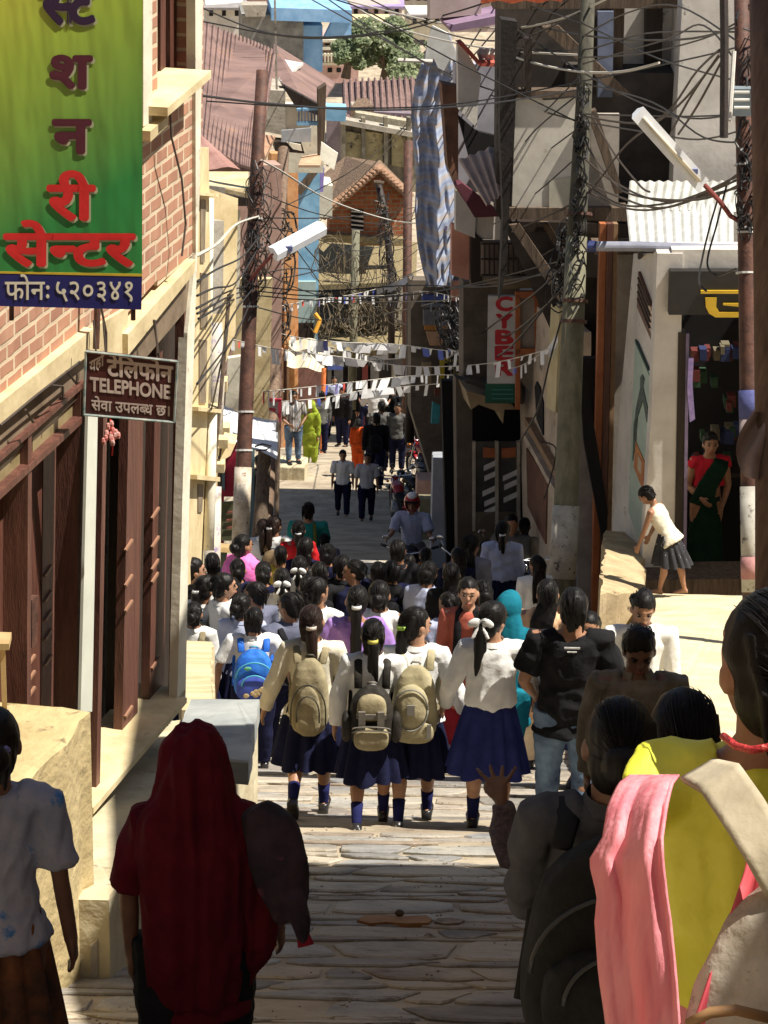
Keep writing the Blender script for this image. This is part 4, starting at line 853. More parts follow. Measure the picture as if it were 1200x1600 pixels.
slab('pink_band', FS, [(560, 512), (600, 518), (590, 532), (548, 532)], .1, mat('dull_pink', (.3, .17, .12), (.4, .24, .17), 4), fs_, .4)
th_ = E('thatched_roofs', 'khaki thatched roofs below the brick gable', 'roofs', P(575, 480, 82))
roofslab([(492, 372, 86), (652, 378, 86), (650, 440, 78), (494, 445, 78)], .15).build('roof', mat('thatch', (.22, .17, .08), (.42, .34, .18), 8, .95, 1.0, 30, stretch=(3, 1, 1), dist=.05), th_)
roofslab([(494, 440, 84), (655, 436, 84), (655, 500, 79), (490, 505, 79)], .15).build('roof', mat('grey_thatch', (.09, .075, .055), (.2, .17, .12), 7, .95, 1.0, 30, stretch=(3, 1, 1), dist=.05), th_)
roofslab([(500, 512, 80), (640, 505, 80), (640, 545, 77), (500, 552, 77)], .15).build('roof', MATS['thatch'], th_)
# brick gable house
gbm = brick_mat('old_brick', (.42, .13, .05), (.28, .075, .03), (.30, .22, .14), .28, .13, .02, 1.0)
gh = E('gable_house', 'orange brick gable house with old tiled roof in the middle distance', 'house', P(575, 370, 80))
GH = Plane(575, 320, 80, 78)
me = slabs(GH, [[(514, 372), (516, 326), (588, 268), (634, 300), (632, 384), (560, 384)]], .4).mesh('wall'); planar_uv(me, GH.hit(520, 370), GH.u, (0, 0, 1)); obj('wall', me, gbm, gh)
tile = mat('old_tiles', (.13, .085, .055), (.30, .20, .13), 9, .95, 1.0, 22, stretch=(1, 1, 1), dist=.08)
roofslab([(500, 276, 84), (540, 244, 86), (588, 252, 82), (590, 262, 79), (516, 326, 78.6), (508, 336, 78.6), (496, 330, 80)], .15).build('roof', tile, gh)
roofslab([(588, 252, 82), (594, 250, 84), (636, 292, 84), (638, 306, 79), (590, 264, 79)], .15).build('roof', tile, gh)
tl = MB()
for k in range(15):
    a = k / 14; tl.ell(P(512 + 78 * a, 328 - 64 * a, 78.7), .16, .22, .1, nu=8, nv=5)
for k in range(10):
    a = k / 9; tl.ell(P(592 + 46 * a, 262 + 42 * a, 78.9), .16, .22, .1, nu=8, nv=5)
tl.build('ridge_tiles', mat('tile_edge', (.22, .12, .07), (.36, .22, .14), 12, .9), gh)
gw = slab('window', GH, [(549, 326), (568, 328), (568, 362), (549, 360)], .1, black, gh, .03)
for k in range(5): slab('bar', GH, [(549, 329 + k * 7), (568, 331 + k * 7), (568, 333 + k * 7), (549, 331 + k * 7)], .04, whiteplaster, gw, .09)
slab('base_band', GH, [(505, 366), (640, 374), (640, 384), (505, 378)], .5, MATS['thatch'], gh, .3)
# stained concrete ruin
ru = E('stained_house', 'roofless stained concrete house with blackened yellow walls', 'house', P(590, 260, 98))
RU = Plane(590, 220, 98, 84)
slab('wall', RU, [(534, 190), (650, 214), (650, 300), (534, 300)], .5, darkconc, ru)
yc = mat('yellow_stain', (.30, .25, .13), (.50, .44, .25), 3, .95, .4, 8, spots=((.08, .07, .05), 4, .55))
for x0, x1 in ((540, 564), (570, 598), (612, 634)): slab('bay', RU, [(x0, 205), (x1, 209), (x1, 262), (x0, 258)], .1, yc, ru, .1)
for x0 in (534, 565, 600, 636): slab('pilaster', RU, [(x0, 184), (x0 + 6, 184), (x0 + 6, 300), (x0, 300)], .3, darkconc, ru, .3)
slab('cornice', RU, [(532, 186), (652, 208), (652, 216), (532, 194)], .6, concrete, ru, .4)
slab('parapet', RU, [(556, 176), (640, 190), (650, 200), (556, 196)], .5, mat('rubble', (.3, .26, .18), (.5, .45, .33), 8, .95), ru, -.8)
roofslab([(548, 168, 101), (558, 154, 103), (574, 153, 103), (584, 166, 101)], .3).build('turret_roof', tile, ru)
slab('turret', Plane(566, 180, 102, 86), [(550, 166), (582, 166), (582, 184), (550, 184)], .8, concrete, ru)
# brown roof, blue house, pale houses, hillside beyond
br_ = E('brown_roof_house', 'long house with a plain brown sheet roof below the tree', 'house', P(600, 190, 118))
roofslab([(534, 128, 126), (665, 122, 126), (670, 196, 112), (600, 186, 112), (536, 182, 112)], .1).build('roof', rust, br_)
slab('wall', Plane(600, 190, 113, 88), [(510, 170), (680, 180), (680, 260), (510, 260)], .5, mat('violet_grey', (.16, .13, .15), (.25, .2, .22), 3), br_)
for k in range(14):
    t = k / 13; a_ = P(538 + 124 * t, 128 - 6 * t, 125.8); b_ = P(540 + 126 * t, 183 + 10 * t, 112.2); MB().tube([a_ + Vector((0, 0, .1)), b_ + Vector((0, 0, .08))], .06, 4).build('roof_rib', rust, br_)
ub = E('sky_blue_block', 'bright blue flat roofed block with a stained grey side at the top of the photo', 'building', P(480, 110, 135))
UB = Plane(480, 60, 135, 84)
slab('wall', UB, [(470, 40), (504, 40), (504, 112), (470, 112)], 3, mat('bright_blue', (.18, .38, .66), (.30, .52, .80), 2, .8), ub)
slab('stained_wall', UB, [(378, 24), (474, 24), (474, 120), (378, 120)], 3, mat('grey_stain', (.13, .13, .13), (.34, .33, .3), 1.2, .9), ub, .3)
slab('parapet', UB, [(424, 12), (550, 16), (550, 36), (424, 32)], 3, MATS['bright_blue'], ub, .8)
slab('panel', UB, [(520, 172 - 140), (549, 34), (549, 60), (506, 60)], .5, MATS['bright_blue'], ub, .5)
slab('blue_box', Plane(524, 180, 70, 86), [(505, 168), (542, 170), (540, 190), (505, 188)], .6, skyblue, E('water_box', 'small light blue roof box left of the stained house', 'box', P(524, 190, 70)))
slab('tank', UB, [(378, 8), (418, 8), (414, 26), (384, 26)], 1, concrete, ub, 1)
pk = E('pink_terrace_house', 'pale pink and white house with balustrades half hidden by the tree', 'house', P(520, 120, 150))
PK = Plane(520, 90, 150, 86)
slab('wall', PK, [(502, 56), (560, 56), (560, 130), (502, 130)], 2, mat('far_pink', (.5, .3, .27), (.62, .42, .38), 3), pk)
for y in (62, 74, 84, 98): slab('balcony', PK, [(504, y), (534, y), (534, y + 4), (504, y + 4)], 1, limewash, pk, .6)
for k in range(6): slab('balusters', PK, [(507 + k * 5, 84), (509 + k * 5, 84), (509 + k * 5, 97), (507 + k * 5, 97)], .2, limewash, pk, .8)
for x, y in ((508, 68), (520, 68), (512, 106), (526, 106)): slab('window', PK, [(x, y), (x + 7, y), (x + 7, y + 7), (x, y + 7)], .1, black, pk, .05)
# houses on the opposite slope, a loose scatter
random.seed(12)
cols = [limewash, MATS['far_pink'], MATS['pale_pink'], cream, MATS['lilac_wall'], whiteplaster]
def far_house(x, y, w, h, d, m, rm, label, rot=84, roofh=14):
    o = E('hillside_house', label, 'house', P(x, y + h, d), group='houses on the opposite slope'); pl = Plane(x, y, d, rot)
    slab('wall', pl, [(x, y), (x + w, y), (x + w, y + h), (x, y + h)], 3, m, o)
    roofslab([(x - 3, y - roofh, d + 5), (x + w + 3, y - roofh, d + 5), (x + w + 4, y + 2, d - .6), (x - 4, y + 2, d - .6)], .15).build('roof', rm, o)
    n = max(2, int(w / 16))
    for k in range(n): slab('window', pl, [(x + 5 + k * w / n, y + 6), (x + 11 + k * w / n, y + 6), (x + 11 + k * w / n, y + 15), (x + 5 + k * w / n, y + 15)], .2, black, o, .05)
    return o
brownr = rust; greyr = mat('grey_roof', (.22, .2, .2), (.34, .31, .3), 2, .8); violetr = mat('violet_roof', (.30, .22, .42), (.42, .34, .56), 2, .7)
far_house(548, 8, 80, 40, 185, MATS['pale_pink'], violetr, 'long far house with a violet roof edge at the top of the photo')
far_house(640, 22, 70, 40, 172, limewash, greyr, 'pale far house with grey roof right of the tree')
far_house(555, 36, 60, 30, 170, cream, greyr, 'small cream far house peeping above the tree')
far_house(322, 10, 60, 50, 165, whiteplaster, greyr, 'grey and white far house above the rusty roof on the left', roofh=20)
far_house(610, -14, 90, 30, 200, whiteplaster, brownr, 'far white house cut by the top edge right of centre')
far_house(440, -20, 90, 40, 190, cream, brownr, 'far cream house cut by the top edge behind the blue block')
far_house(350, -22, 80, 30, 210, MATS['far_pink'], greyr, 'far pinkish house cut by the top edge on the left')
far_house(700, -10, 90, 60, 190, MATS['pale_pink'], brownr, 'far pink house behind the timber house roof')
# tree in the middle distance
leafm = mat('leaf_green', (.15, .20, .10), (.27, .32, .17), .8, .7, trans=.3, spots=((.40, .42, .28), 2.0, .54))
def tree(label, px, py, d, rad, hgt, seed, nleaf=5200, ls=.13):
    random.seed(seed); base = P(px, py, d); base = Vector((base.x, base.y, base.z))
    o = E('tree', label, 'tree', base)
    tk = MB(); tk.tube([base, base + Vector((.1, 0, hgt * .3)), base + Vector((-.1, .1, hgt * .6))], [.25, .18, .1], 8)
    cl = []
    for k in range(13):
        a = random.uniform(0, 6.28); rr = random.uniform(.3, 1) * rad; zc = hgt * random.uniform(.12, 1.0)
        c = base + Vector((rr * math.cos(a), rr * math.sin(a), zc)); cl.append((c, random.uniform(.28, .5) * rad))
        tk.tube([base + Vector((0, 0, hgt * .3)), base.lerp(c, .6) + Vector((0, 0, .3)), c], [.1, .06, .02], 6)
    tk.build('trunk', oldwood, o)
    lf = MB()
    for i in range(nleaf):
        c, r = random.choice(cl); v = Vector((random.gauss(0, 1), random.gauss(0, 1), random.gauss(0, 1))).normalized() * r * random.random() ** .35
        p = c + Vector((v.x, v.y, v.z * .75)); a = Vector((random.gauss(0, 1), random.gauss(0, 1), random.gauss(0, .6))).normalized() * ls; b_ = a.orthogonal().normalized() * ls * .6
        k = len(lf.v); lf.v += [p - a, p + b_, p + a, p - b_]; lf.f.append((k, k + 1, k + 2, k + 3))
    lf.build('crown', leafm, o)
tree('bushy green tree among the far houses at the top centre', 600, 128, 142, 1.75, 2.9, 31, 12000, .12)
tree('smaller leafy tree beside the far bushy tree, nearer the pink house', 540, 122, 140, 1.0, 2.2, 37, 3500, .11)
tree('low green shrubby tree behind the striped cloth', 650, 118, 150, 1.3, 2.4, 33, 3500, .12)
for i, (x, y, d, r_, h_) in enumerate(((410, 20, 230, 4, 6), (590, -4, 250, 4, 6), (690, 10, 240, 4, 6), (520, 0, 240, 4, 6))):
    tree(('distant dark tree above the stained block', 'distant tree above the violet roof', 'distant tree behind the pale house', 'distant tree behind the blue parapet')[i], x, y + 20, d, r_, h_, 50 + i, 2500, .3)
# striped cloth hanging over the lane
sc_ = E('striped_cloth', 'long pale blue cloth with orange and violet stripes hanging above the lane', 'cloth', P(680, 450, 42))
Lc = [(50, 672, 702), (90, 662, 716), (130, 648, 716), (180, 642, 696), (230, 646, 704), (280, 650, 710), (330, 648, 714), (380, 652, 714), (420, 660, 710), (448, 668, 706)]
def cloth(u, v):
    t = v * (len(Lc) - 1); i = min(int(t), len(Lc) - 2); f = t - i; a, b_ = Lc[i], Lc[i + 1]
    y = a[0] + (b_[0] - a[0]) * f; l = a[1] + (b_[1] - a[1]) * f; r = a[2] + (b_[2] - a[2]) * f
    return P(l + (r - l) * u, y, 42 - .12 * math.sin(u * 9 + v * 4) - .08 * math.sin(u * 23 + v * 11) - .25 * math.sin(u * math.pi) - .05 * math.sin(v * 47 + u * 9) - .04 * math.sin(u * 31 - v * 29))
cm = mat('cloth_blue', (.30, .40, .62), rough=.9); nt = cm.node_tree; N = nt.nodes; L = nt.links; b = N['Principled BSDF']
tc = N.new('ShaderNodeTexCoord'); wv = N.new('ShaderNodeTexWave'); wv.bands_direction = 'Z'; wv.inputs['Scale'].default_value = 1.7; wv.inputs['Distortion'].default_value = 4.0; wv.inputs['Detail'].default_value = 2; wv.inputs['Detail Scale'].default_value = .8
L.new(tc.outputs['Object'], wv.inputs['Vector'])
rp = N.new('ShaderNodeValToRGB'); cr = rp.color_ramp; cr.elements[0].color = (.30, .35, .50, 1); cr.elements[1].color = (.46, .40, .36, 1)
e_ = cr.elements.new(.4); e_.color = (.42, .47, .56, 1); e_ = cr.elements.new(.7); e_.color = (.38, .40, .50, 1)
L.new(wv.outputs['Fac'], rp.inputs[0])
tr = N.new('ShaderNodeBsdfTranslucent'); ms = N.new('ShaderNodeMixShader'); ms.inputs[0].default_value = .3
L.new(rp.outputs[0], b.inputs['Base Color']); L.new(rp.outputs[0], tr.inputs[0]); L.new(b.outputs[0], ms.inputs[1]); L.new(tr.outputs[0], ms.inputs[2]); L.new(ms.outputs[0], N['Material Output'].inputs['Surface'])
MB().grid(cloth, 26, 60).build('sheet', cm, sc_, smooth=True)
slab('top_fold', Plane(690, 70, 41.6, 86), [(676, 40), (700, 52), (712, 80), (716, 110), (690, 118), (678, 92), (664, 96), (668, 66)], .06, mat('cloth_white', (.6, .6, .55), (.75, .75, .7), 6), sc_)
MB().tube([P(622, 94, 41.5), P(655, 95, 41.5), P(676, 96, 41.5)], .03, 6).build('rod', whiteplaster, sc_)
# shaded stalls on the right of the lane further down
st = E('shaded_stalls', 'dark shaded stalls with blue, yellow and orange boards on the right further down the lane', 'stalls', P(690, 720, 50))
ST = Plane(690, 600, 52, 78)
slab('wall', ST, [(642, 438), (745, 438), (745, 800), (690, 800), (642, 640)], .3, MATS['dark_facade'], st, -.2)
slab('blue_board', ST, [(660, 462), (700, 462), (700, 470), (660, 470)], .06, MATS['far_blue'], st)
slab('blue_board', ST, [(660, 474), (694, 474), (694, 480), (660, 480)], .06, MATS['slate_blue'], st)
slab('grey_board', ST, [(662, 484), (700, 484), (700, 508), (662, 508)], .06, mat('sky_grey', (.12, .13, .15), (.2, .21, .23), 4), st)
slab('orange_board', ST, [(664, 508), (700, 508), (700, 516), (664, 516)], .06, mat('orange_board', (.34, .14, .03), (.42, .2, .05), 4), st)
slab('brown_board', ST, [(666, 518), (698, 518), (690, 540), (672, 540)], .06, MATS['peach_rust'], st)
slab('yellow_frame', ST, [(688, 560), (716, 560), (716, 608), (688, 608)], .06, mat('yellow_paint', (.36, .28, .02), (.46, .38, .04), 4), st)
slab('yellow_inset', ST, [(695, 568), (708, 568), (708, 602), (695, 602)], .03, black, st, .03)
slab('yellow_door', ST, [(660, 566), (674, 566), (674, 600), (660, 600)], .06, MATS['dull_canopy'], st)
slab('red_lintel', ST, [(680, 608), (736, 608), (736, 618), (680, 618)], .1, mat('dull_red', (.10, .03, .02), (.16, .05, .03), 4), st, .05)
slab('red_post', ST, [(712, 618), (720, 618), (720, 760), (712, 760)], .1, MATS['dull_red'], st, .05)
slab('teal_cloth', ST, [(676, 628), (688, 634), (686, 662), (674, 662)], .05, mat('teal_cloth', (.03, .2, .24), (.05, .28, .32), 5), st, .3)
slab('grey_post', ST, [(720, 600), (730, 600), (730, 790), (720, 790)], .2, MATS['far_grey'], st, .3)
slab('pink_wall', ST, [(706, 440), (738, 440), (738, 470), (706, 470)], .1, MATS['salmon'], st, .1)
rough_block('stair_parapet', 'sloping grey white parapet of a side stair on the right of the lane', 'parapet', [P(675, 706, 46), P(712, 706, 46), P(714, 716, 44.5), P(677, 716, 44.5)], 2.0, mat('parapet_grey', (.24, .26, .30), (.36, .38, .41), 2, .9, .3), .01)
rough_block('stone_block', 'pinkish stone block beside the parked motorcycles', 'block', [P(650, 738, 49), P(676, 738, 49), P(678, 750, 48), P(652, 750, 48)], .5, pinkwall, .01)
rough_block('stone_block', 'olive green stone block below the pinkish one', 'block', [P(654, 772, 46.5), P(680, 772, 46.5), P(682, 780, 46), P(656, 780, 46)], .7, mat('olive_stone', (.12, .11, .06), (.2, .18, .11), 5), .01)
# poles down the lane
pole('steel_pole', 'slim brown steel pole down the lane in front of the stained house', [(634, 700, 70), (636, 450, 70), (638, 220, 70)], .11, rustiron)
pole('concrete_pole', 'slim grey concrete pole in front of the far dark shops', [(550, 640, 78), (553, 500, 78), (556, 360, 78)], .11, greypole)
pole('wooden_pole', 'crooked dark pole with cross arms right of the brick gable', [(612, 560, 74), (610, 420, 74), (603, 340, 74), (590, 282, 74)], .09, darkwood)
cl_ = LINK[-2]
for x0, y0, x1, y1 in ((584, 284, 600, 286), (592, 320, 606, 326), (600, 352, 614, 366)): MB().tube([P(x0, y0, 73.8), P(x1, y1, 73.8)], .05, 6).build('cross_arm', oldwood, cl_)
pole('wooden_post', 'tall dark post in the shade beside the standing man down the lane', [(640, 692, 60), (642, 560, 60), (642, 440, 60)], .10, darkwood)
MB().box((4.2, 51.0, -17.0), 5.6, 14.0, 9.2).build('body', MATS['dark_facade'], st)
MB().box((4.9, 68.0, -23.5), 6.0, 14.0, 6.0).build('body', MATS['dark_facade'], st)

# mouldings, ledges and painted recess shade of the cream column house
for x0, y0, w, h, o_, m_ in ((310, 636, 36, 6, .22, crm2), (308, 742, 36, 7, .26, crm2), (312, 300, 30, 5, .2, crm2)):
    slab('moulding', BC, [(x0, y0), (x0 + w, y0 + w * .1), (x0 + w, y0 + h + w * .1), (x0, y0 + h)], .1, m_, ch_, o_ * .4)
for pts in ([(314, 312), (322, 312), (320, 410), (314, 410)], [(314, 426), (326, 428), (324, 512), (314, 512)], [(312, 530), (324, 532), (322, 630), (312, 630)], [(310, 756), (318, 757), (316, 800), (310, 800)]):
    slab('painted_recess', BC, pts, .02, mat('umber_shade', (.16, .12, .08), (.3, .24, .16), 5, .9), ch_, .012)  # dark panels on the wall face, painted to stand in for recess shade
for x, y0, y1 in ((326, 310, 630), (331, 640, 860)): MB().tube([P(x, y0, 26.4), P(x - 2, (y0 + y1) / 2, 26.4), P(x - 5, y1, 26.4)], .05, 10).build('half_column', limewash, ch_, smooth=True)
for k, (x, y) in enumerate(((352, 566), (356, 600), (348, 650), (360, 672))): MB().box(P(x - 14, y, 30.5), .18, .2, .12).build('cornice_block', crm2, ch_)
# ================================================================== PEOPLE
SK = {}
def skin(k):
    t = {'m': ((.27, .13, .07), (.36, .18, .10)), 'l': ((.36, .19, .11), (.48, .26, .16)), 'd': ((.13, .06, .035), (.19, .09, .05))}[k]
    return mat('skin_' + k, t[0], t[1], 14, .5, .1, 60, sheen=.05)
hairm = mat('black_hair', (.004, .0035, .0035), (.012, .010, .009), 30, .46, .5, 60, stretch=(5, 5, .25), dist=.0022, spec=.2)
hairb = mat('brown_black_hair', (.012, .007, .006), (.035, .018, .013), 30, .46, .5, 60, stretch=(5, 5, .25), dist=.0022, spec=.22)
def cloth_m(n, c, c2=None, rough=.85, trans=0.0): return mat(n, c, c2 or tuple(min(1, x * 1.22 + .003) for x in c), 7, rough, .6, 16, spec=.12, trans=trans, dist=.014)
CW = cloth_m('white_cotton', (.66, .66, .64), (.80, .80, .78)); CWY = cloth_m('ivory_cotton', (.60, .55, .42), (.74, .69, .56)); CBL = cloth_m('pale_blue_cotton', (.36, .40, .56), (.46, .50, .66))
NAVY = cloth_m('navy_cloth', (.006, .007, .024), (.012, .014, .045)); BLUE = cloth_m('royal_navy_cloth', (.016, .02, .10), (.028, .035, .15)); BLK = cloth_m('black_cloth', (.008, .008, .009), (.016, .016, .018))
MAR = cloth_m('maroon_cloth', (.14, .008, .016), (.22, .014, .026)); RED = cloth_m('red_cloth', (.50, .015, .02), (.62, .03, .035)); PUR = cloth_m('lilac_cloth', (.30, .16, .50), (.42, .26, .62))
PNK = cloth_m('pink_cloth', (.72, .14, .42), (.85, .25, .55)); GRN = cloth_m('lime_cloth', (.20, .27, .02), (.34, .40, .05)); GRY = cloth_m('grey_cloth', (.09, .09, .085), (.15, .15, .14))
JEAN = mat('denim', (.03, .06, .13), (.18, .27, .38), 3.5, .85, .4, 30, dist=.005); TEALC = cloth_m('teal_veil', (.006, .12, .17), (.012, .18, .25)); PEACH = cloth_m('peach_cloth', (.60, .36, .20), (.72, .46, .28)); DKG = cloth_m('dark_green_cloth', (.005, .02, .012), (.01, .035, .02))
SHOE = mat('black_leather', (.012, .011, .012), (.03, .028, .028), 12, .3, .2, 30); SOCK = cloth_m('blue_sock', (.012, .014, .07)); KHAKI = cloth_m('khaki_canvas', (.24, .20, .12), (.36, .31, .19))
eye_m = mat('eye_dark', (.01, .007, .005), rough=.2); lip_m = mat('lips', (.25, .07, .05), rough=.5)

def remesh(mb, vox, smooth_it=2, name='m', fold=0.0, seed=0, fscale=(9, 9, 4)):
    """fuse overlapping closed shells into one continuous skin"""
    me = mb.mesh(name); o = bpy.data.objects.new('tmp', me); scene.collection.objects.link(o)
    r = o.modifiers.new('r', 'REMESH'); r.mode = 'VOXEL'; r.voxel_size = vox; r.adaptivity = 0
    if smooth_it: s = o.modifiers.new('s', 'SMOOTH'); s.factor = .5; s.iterations = smooth_it
    dg = bpy.context.evaluated_depsgraph_get(); m2 = bpy.data.meshes.new_from_object(o.evaluated_get(dg)); m2.name = name
    bpy.data.objects.remove(o); bpy.data.meshes.remove(me)
    if fold:
        n = len(m2.vertices); co = np.empty(n * 3, 'f'); no = np.empty(n * 3, 'f')
        m2.vertices.foreach_get('co', co); m2.vertices.foreach_get('normal', no); co = co.reshape(-1, 3); no = no.reshape(-1, 3)
        rg = np.random.RandomState(seed); d = np.zeros(n)
        for k in range(7):
            w = rg.normal(0, 1, 3) * np.array(fscale) * (1 + k * .35); d += np.sin(co @ w + rg.uniform(0, 6.28) + 1.3 * np.sin(co @ (rg.normal(0, 1, 3) * 6))) / (1 + k * .5)
        d = (1 - np.abs(d) * .8) * .9; w = rg.normal(0, 1, 3) * np.array((30, 30, 5)); d += .25 * np.sin(co @ w + 2 * np.sin(co @ (rg.normal(0, 1, 3) * 7)))
        co = co + no * (d * fold)[:, None]; m2.vertices.foreach_set('co', co.astype('f').ravel()); m2.update()
    m2.shade_smooth(); return m2

def dirv(v): return Vector(v).normalized()
def person(label, foot, head=0.0, H=1.5, sex='f', sk='m', top=('shirt', None, 1.0), bottom=('skirt', None), hair=('pony', None), legs=((0, 0), (0, 0)), arms=None,
           shoes=None, socks=None, lean=0.0, yaw=0.0, nod=0.0, vox=.014, fat=1.0, group=None, seed=0, face=False, sit=False, barefoot=False, lift=0.0, wave=None, strands=36, name='person', extra=None):
    """head: heading in degrees, 0 = walking away down the lane, 180 = facing us. legs: (thigh swing, knee bend) left, right.
    arms: left, right as (upper arm direction, forearm direction), x outward, y forward."""
    random.seed(seed + 1000); hv = random.uniform(.93, 1.03); hu = random.uniform(-.006, .006); rt = E(name, label, 'person', foot + Vector((0, 0, lift + .012)), R(head), group); s = H
    J = {}; hw = (.062 if sex == 'm' else .056) * s * (1 if H > 1.3 else .95); sw = (.122 if sex == 'm' else .104) * s
    hipz = .505 * s
    th_l, sh_l = .235 * s, .225 * s
    ln = R(lean)
    def up(z, y=0, x=0):      # torso point with lean about the hips
        dz = z * s - hipz; return Vector((x, y + dz * math.sin(ln), hipz + dz * math.cos(ln)))
    lz = []
    for k, sd in ((0, -1), (1, 1)):
        a, b_ = R(legs[k][0]), R(legs[k][1]); hp = Vector((sd * hw, 0, hipz))
        kn = hp + Vector((sd * .01 * s, math.sin(a), -math.cos(a))) * th_l; an = kn + Vector((0, math.sin(a - b_), -math.cos(a - b_))) * sh_l
        J['hip%d' % k], J['knee%d' % k], J['ank%d' % k], J['fa%d' % k] = hp, kn, an, a - b_
        lz.append(an.z - .042 * s)
    dz = 0 if sit else -min(lz)
    for k in list(J):
        if isinstance(J[k], Vector): J[k] = J[k] + Vector((0, 0, dz))
    hipz += dz
    def up(z, y=0, x=0):
        q = z * s - .505 * s; return Vector((x, y + q * math.sin(ln), hipz + q * math.cos(ln)))
    arms = arms or (((.12, .02, -1), (.06, .16, -1)), ((.12, .02, -1), (.06, .16, -1)))
    for k, sd in ((0, -1), (1, 1)):
        sh = up(.80, 0, sd * sw); ua = dirv((sd * arms[k][0][0], arms[k][0][1], arms[k][0][2])); fa = dirv((sd * arms[k][1][0], arms[k][1][1], arms[k][1][2]))
        el_ = sh + ua * .172 * s; wr = el_ + fa * .145 * s
        J['sh%d' % k], J['el%d' % k], J['wr%d' % k], J['fd%d' % k] = sh, el_, wr, fa
    neck = up(.845, -.008 * s); hc = up(.925, .008 * s + .03 * s * math.sin(R(nod)))
    Mh = Matrix.Rotation(R(yaw), 3, 'Z') @ Matrix.Rotation(R(-nod) - ln * .5, 3, 'X')
    hx, hy, hz = .049 * hv * s * (1.0 if H > 1.3 else 1.12), .062 * s * (1.0 if H > 1.3 else 1.08), .072 * s * (1 if H > 1.3 else 1.08)
    fine = vox < .011
    # -------- body: one skin
    b = MB(); tf = fat * (1.0 if sex == 'm' else .95)
    tor = [(.475, .075, .062, 0), (.51, .098 if sex == 'f' else .09, .072, -.004), (.56, .088, .066, -.002), (.63, .078 if sex == 'f' else .085, .058, .004), (.70, .088, .062, .004), (.76, .098, .062, 0), (.805, .088, .052, -.004), (.83, .050, .040, -.006), (.85, .034, .034, -.006)]
    b.tube([up(z, y * s) for z, rx, ry, y in tor], [(rx * s * tf, ry * s * tf) for z, rx, ry, y in tor], 14, up=(1, 0, 0))
    b.tube([neck - Vector((0, 0, .02 * s)), neck + Vector((0, .004 * s, .035 * s)), hc - Vector((0, 0, .02 * s))], [.036 * s * (1.1 if sex == 'm' else .92)] * 3, 10)
    b.ell(hc + Mh @ Vector((0, -.006 * s, .010 * s)), hx, hy, hz * .86, Mh, 16, 12)
    b.tube([hc + Mh @ Vector(v) * s for v in ((0, .004, .005), (0, .012, -.03), (0, .022, -.058), (0, .026, -.068))], [(.048 * s, .048 * s), (.041 * s, .043 * s), (.026 * s, .028 * s), (.010 * s, .012 * s)], 12, up=Mh @ Vector((1, 0, 0)))
    if fine or face:
        b.tube([hc + Mh @ Vector(v) * s for v in ((0, .052, .012), (0, .064, -.012), (0, .056, -.020))], [.006 * s, .0105 * s, .007 * s], 6)
        b.ell(hc + Mh @ Vector((0, .050, -.036)) * s, .018 * s, .012 * s, .009 * s, Mh, 8, 6)
        b.tube([hc + Mh @ Vector(v) * s for v in ((-.03, .042, .020), (0, .053, .022), (.03, .042, .020))], [.007 * s, .008 * s, .007 * s], 6)
    for sd in (-1, 1): b.ell(hc + Mh @ Vector((sd * .049, -.004, -.008)) * s, .008 * s, .014 * s, .019 * s, Mh, 8, 6)
    for k in (0, 1):
        hp, kn, an = J['hip%d' % k], J['knee%d' % k], J['ank%d' % k]; f = fat
        b.tube([hp + Vector((0, 0, .02 * s)), hp.lerp(kn, .35), hp.lerp(kn, .8), kn, kn.lerp(an, .28) + Vector((0, -.008 * s, 0)), kn.lerp(an, .65), an, an + (an - kn).normalized() * .01 * s],
               [.056 * s * f, .052 * s * f, .036 * s * f, .032 * s * f, .034 * s * f, .024 * s * f, .019 * s, .018 * s], 12)
        ft = J['fa%d' % k] * .8 if J['fa%d' % k] < 0 else 0; fd = Vector((0, math.cos(ft), math.sin(ft)))
        b.tube([an + fd * -.03 * s + Vector((0, 0, -.02 * s)), an + fd * .02 * s + Vector((0, 0, -.016 * s)), an + fd * .07 * s + Vector((0, 0, -.027 * s)), an + fd * .105 * s + Vector((0, 0, -.032 * s))],
               [(.018 * s, .018 * s), (.024 * s, .022 * s), (.027 * s, .014 * s), (.018 * s, .008 * s)], 10, up=(1, 0, 0))
        sh, el_, wr = J['sh%d' % k], J['el%d' % k], J['wr%d' % k]; sd = -1 if k == 0 else 1
        b.tube([up(.80, 0, sd * sw * .55), sh + Vector((0, 0, .004 * s)), sh.lerp(el_, .4), el_, el_.lerp(wr, .3), wr, wr + J['fd%d' % k] * .012 * s], [.038 * s * f, .034 * s * f, .028 * s * f, .022 * s * f, .0225 * s * f, .0155 * s, .015 * s], 10)
        fdv = J['fd%d' % k]; pal = Vector((0, 1, 0)) if wave == k else Vector((sd, 0, 0)); sdv = fdv.cross(pal).normalized()        # sdv: across the knuckles, points forward or back
        if sdv.y < 0: sdv = -sdv
        inn = fdv.cross(sdv).normalized()
        if inn.x * sd > 0: inn = -inn
        b.tube([wr, wr + fdv * .026 * s, wr + fdv * .052 * s], [(.018 * s, .012 * s), (.025 * s, .012 * s), (.024 * s, .010 * s)], 10, up=sdv)
        hs_ = random.uniform(.6, 1.1)
        if wave == k: hs_ = .15; fat_f = 1.25
        else: fat_f = 1.0
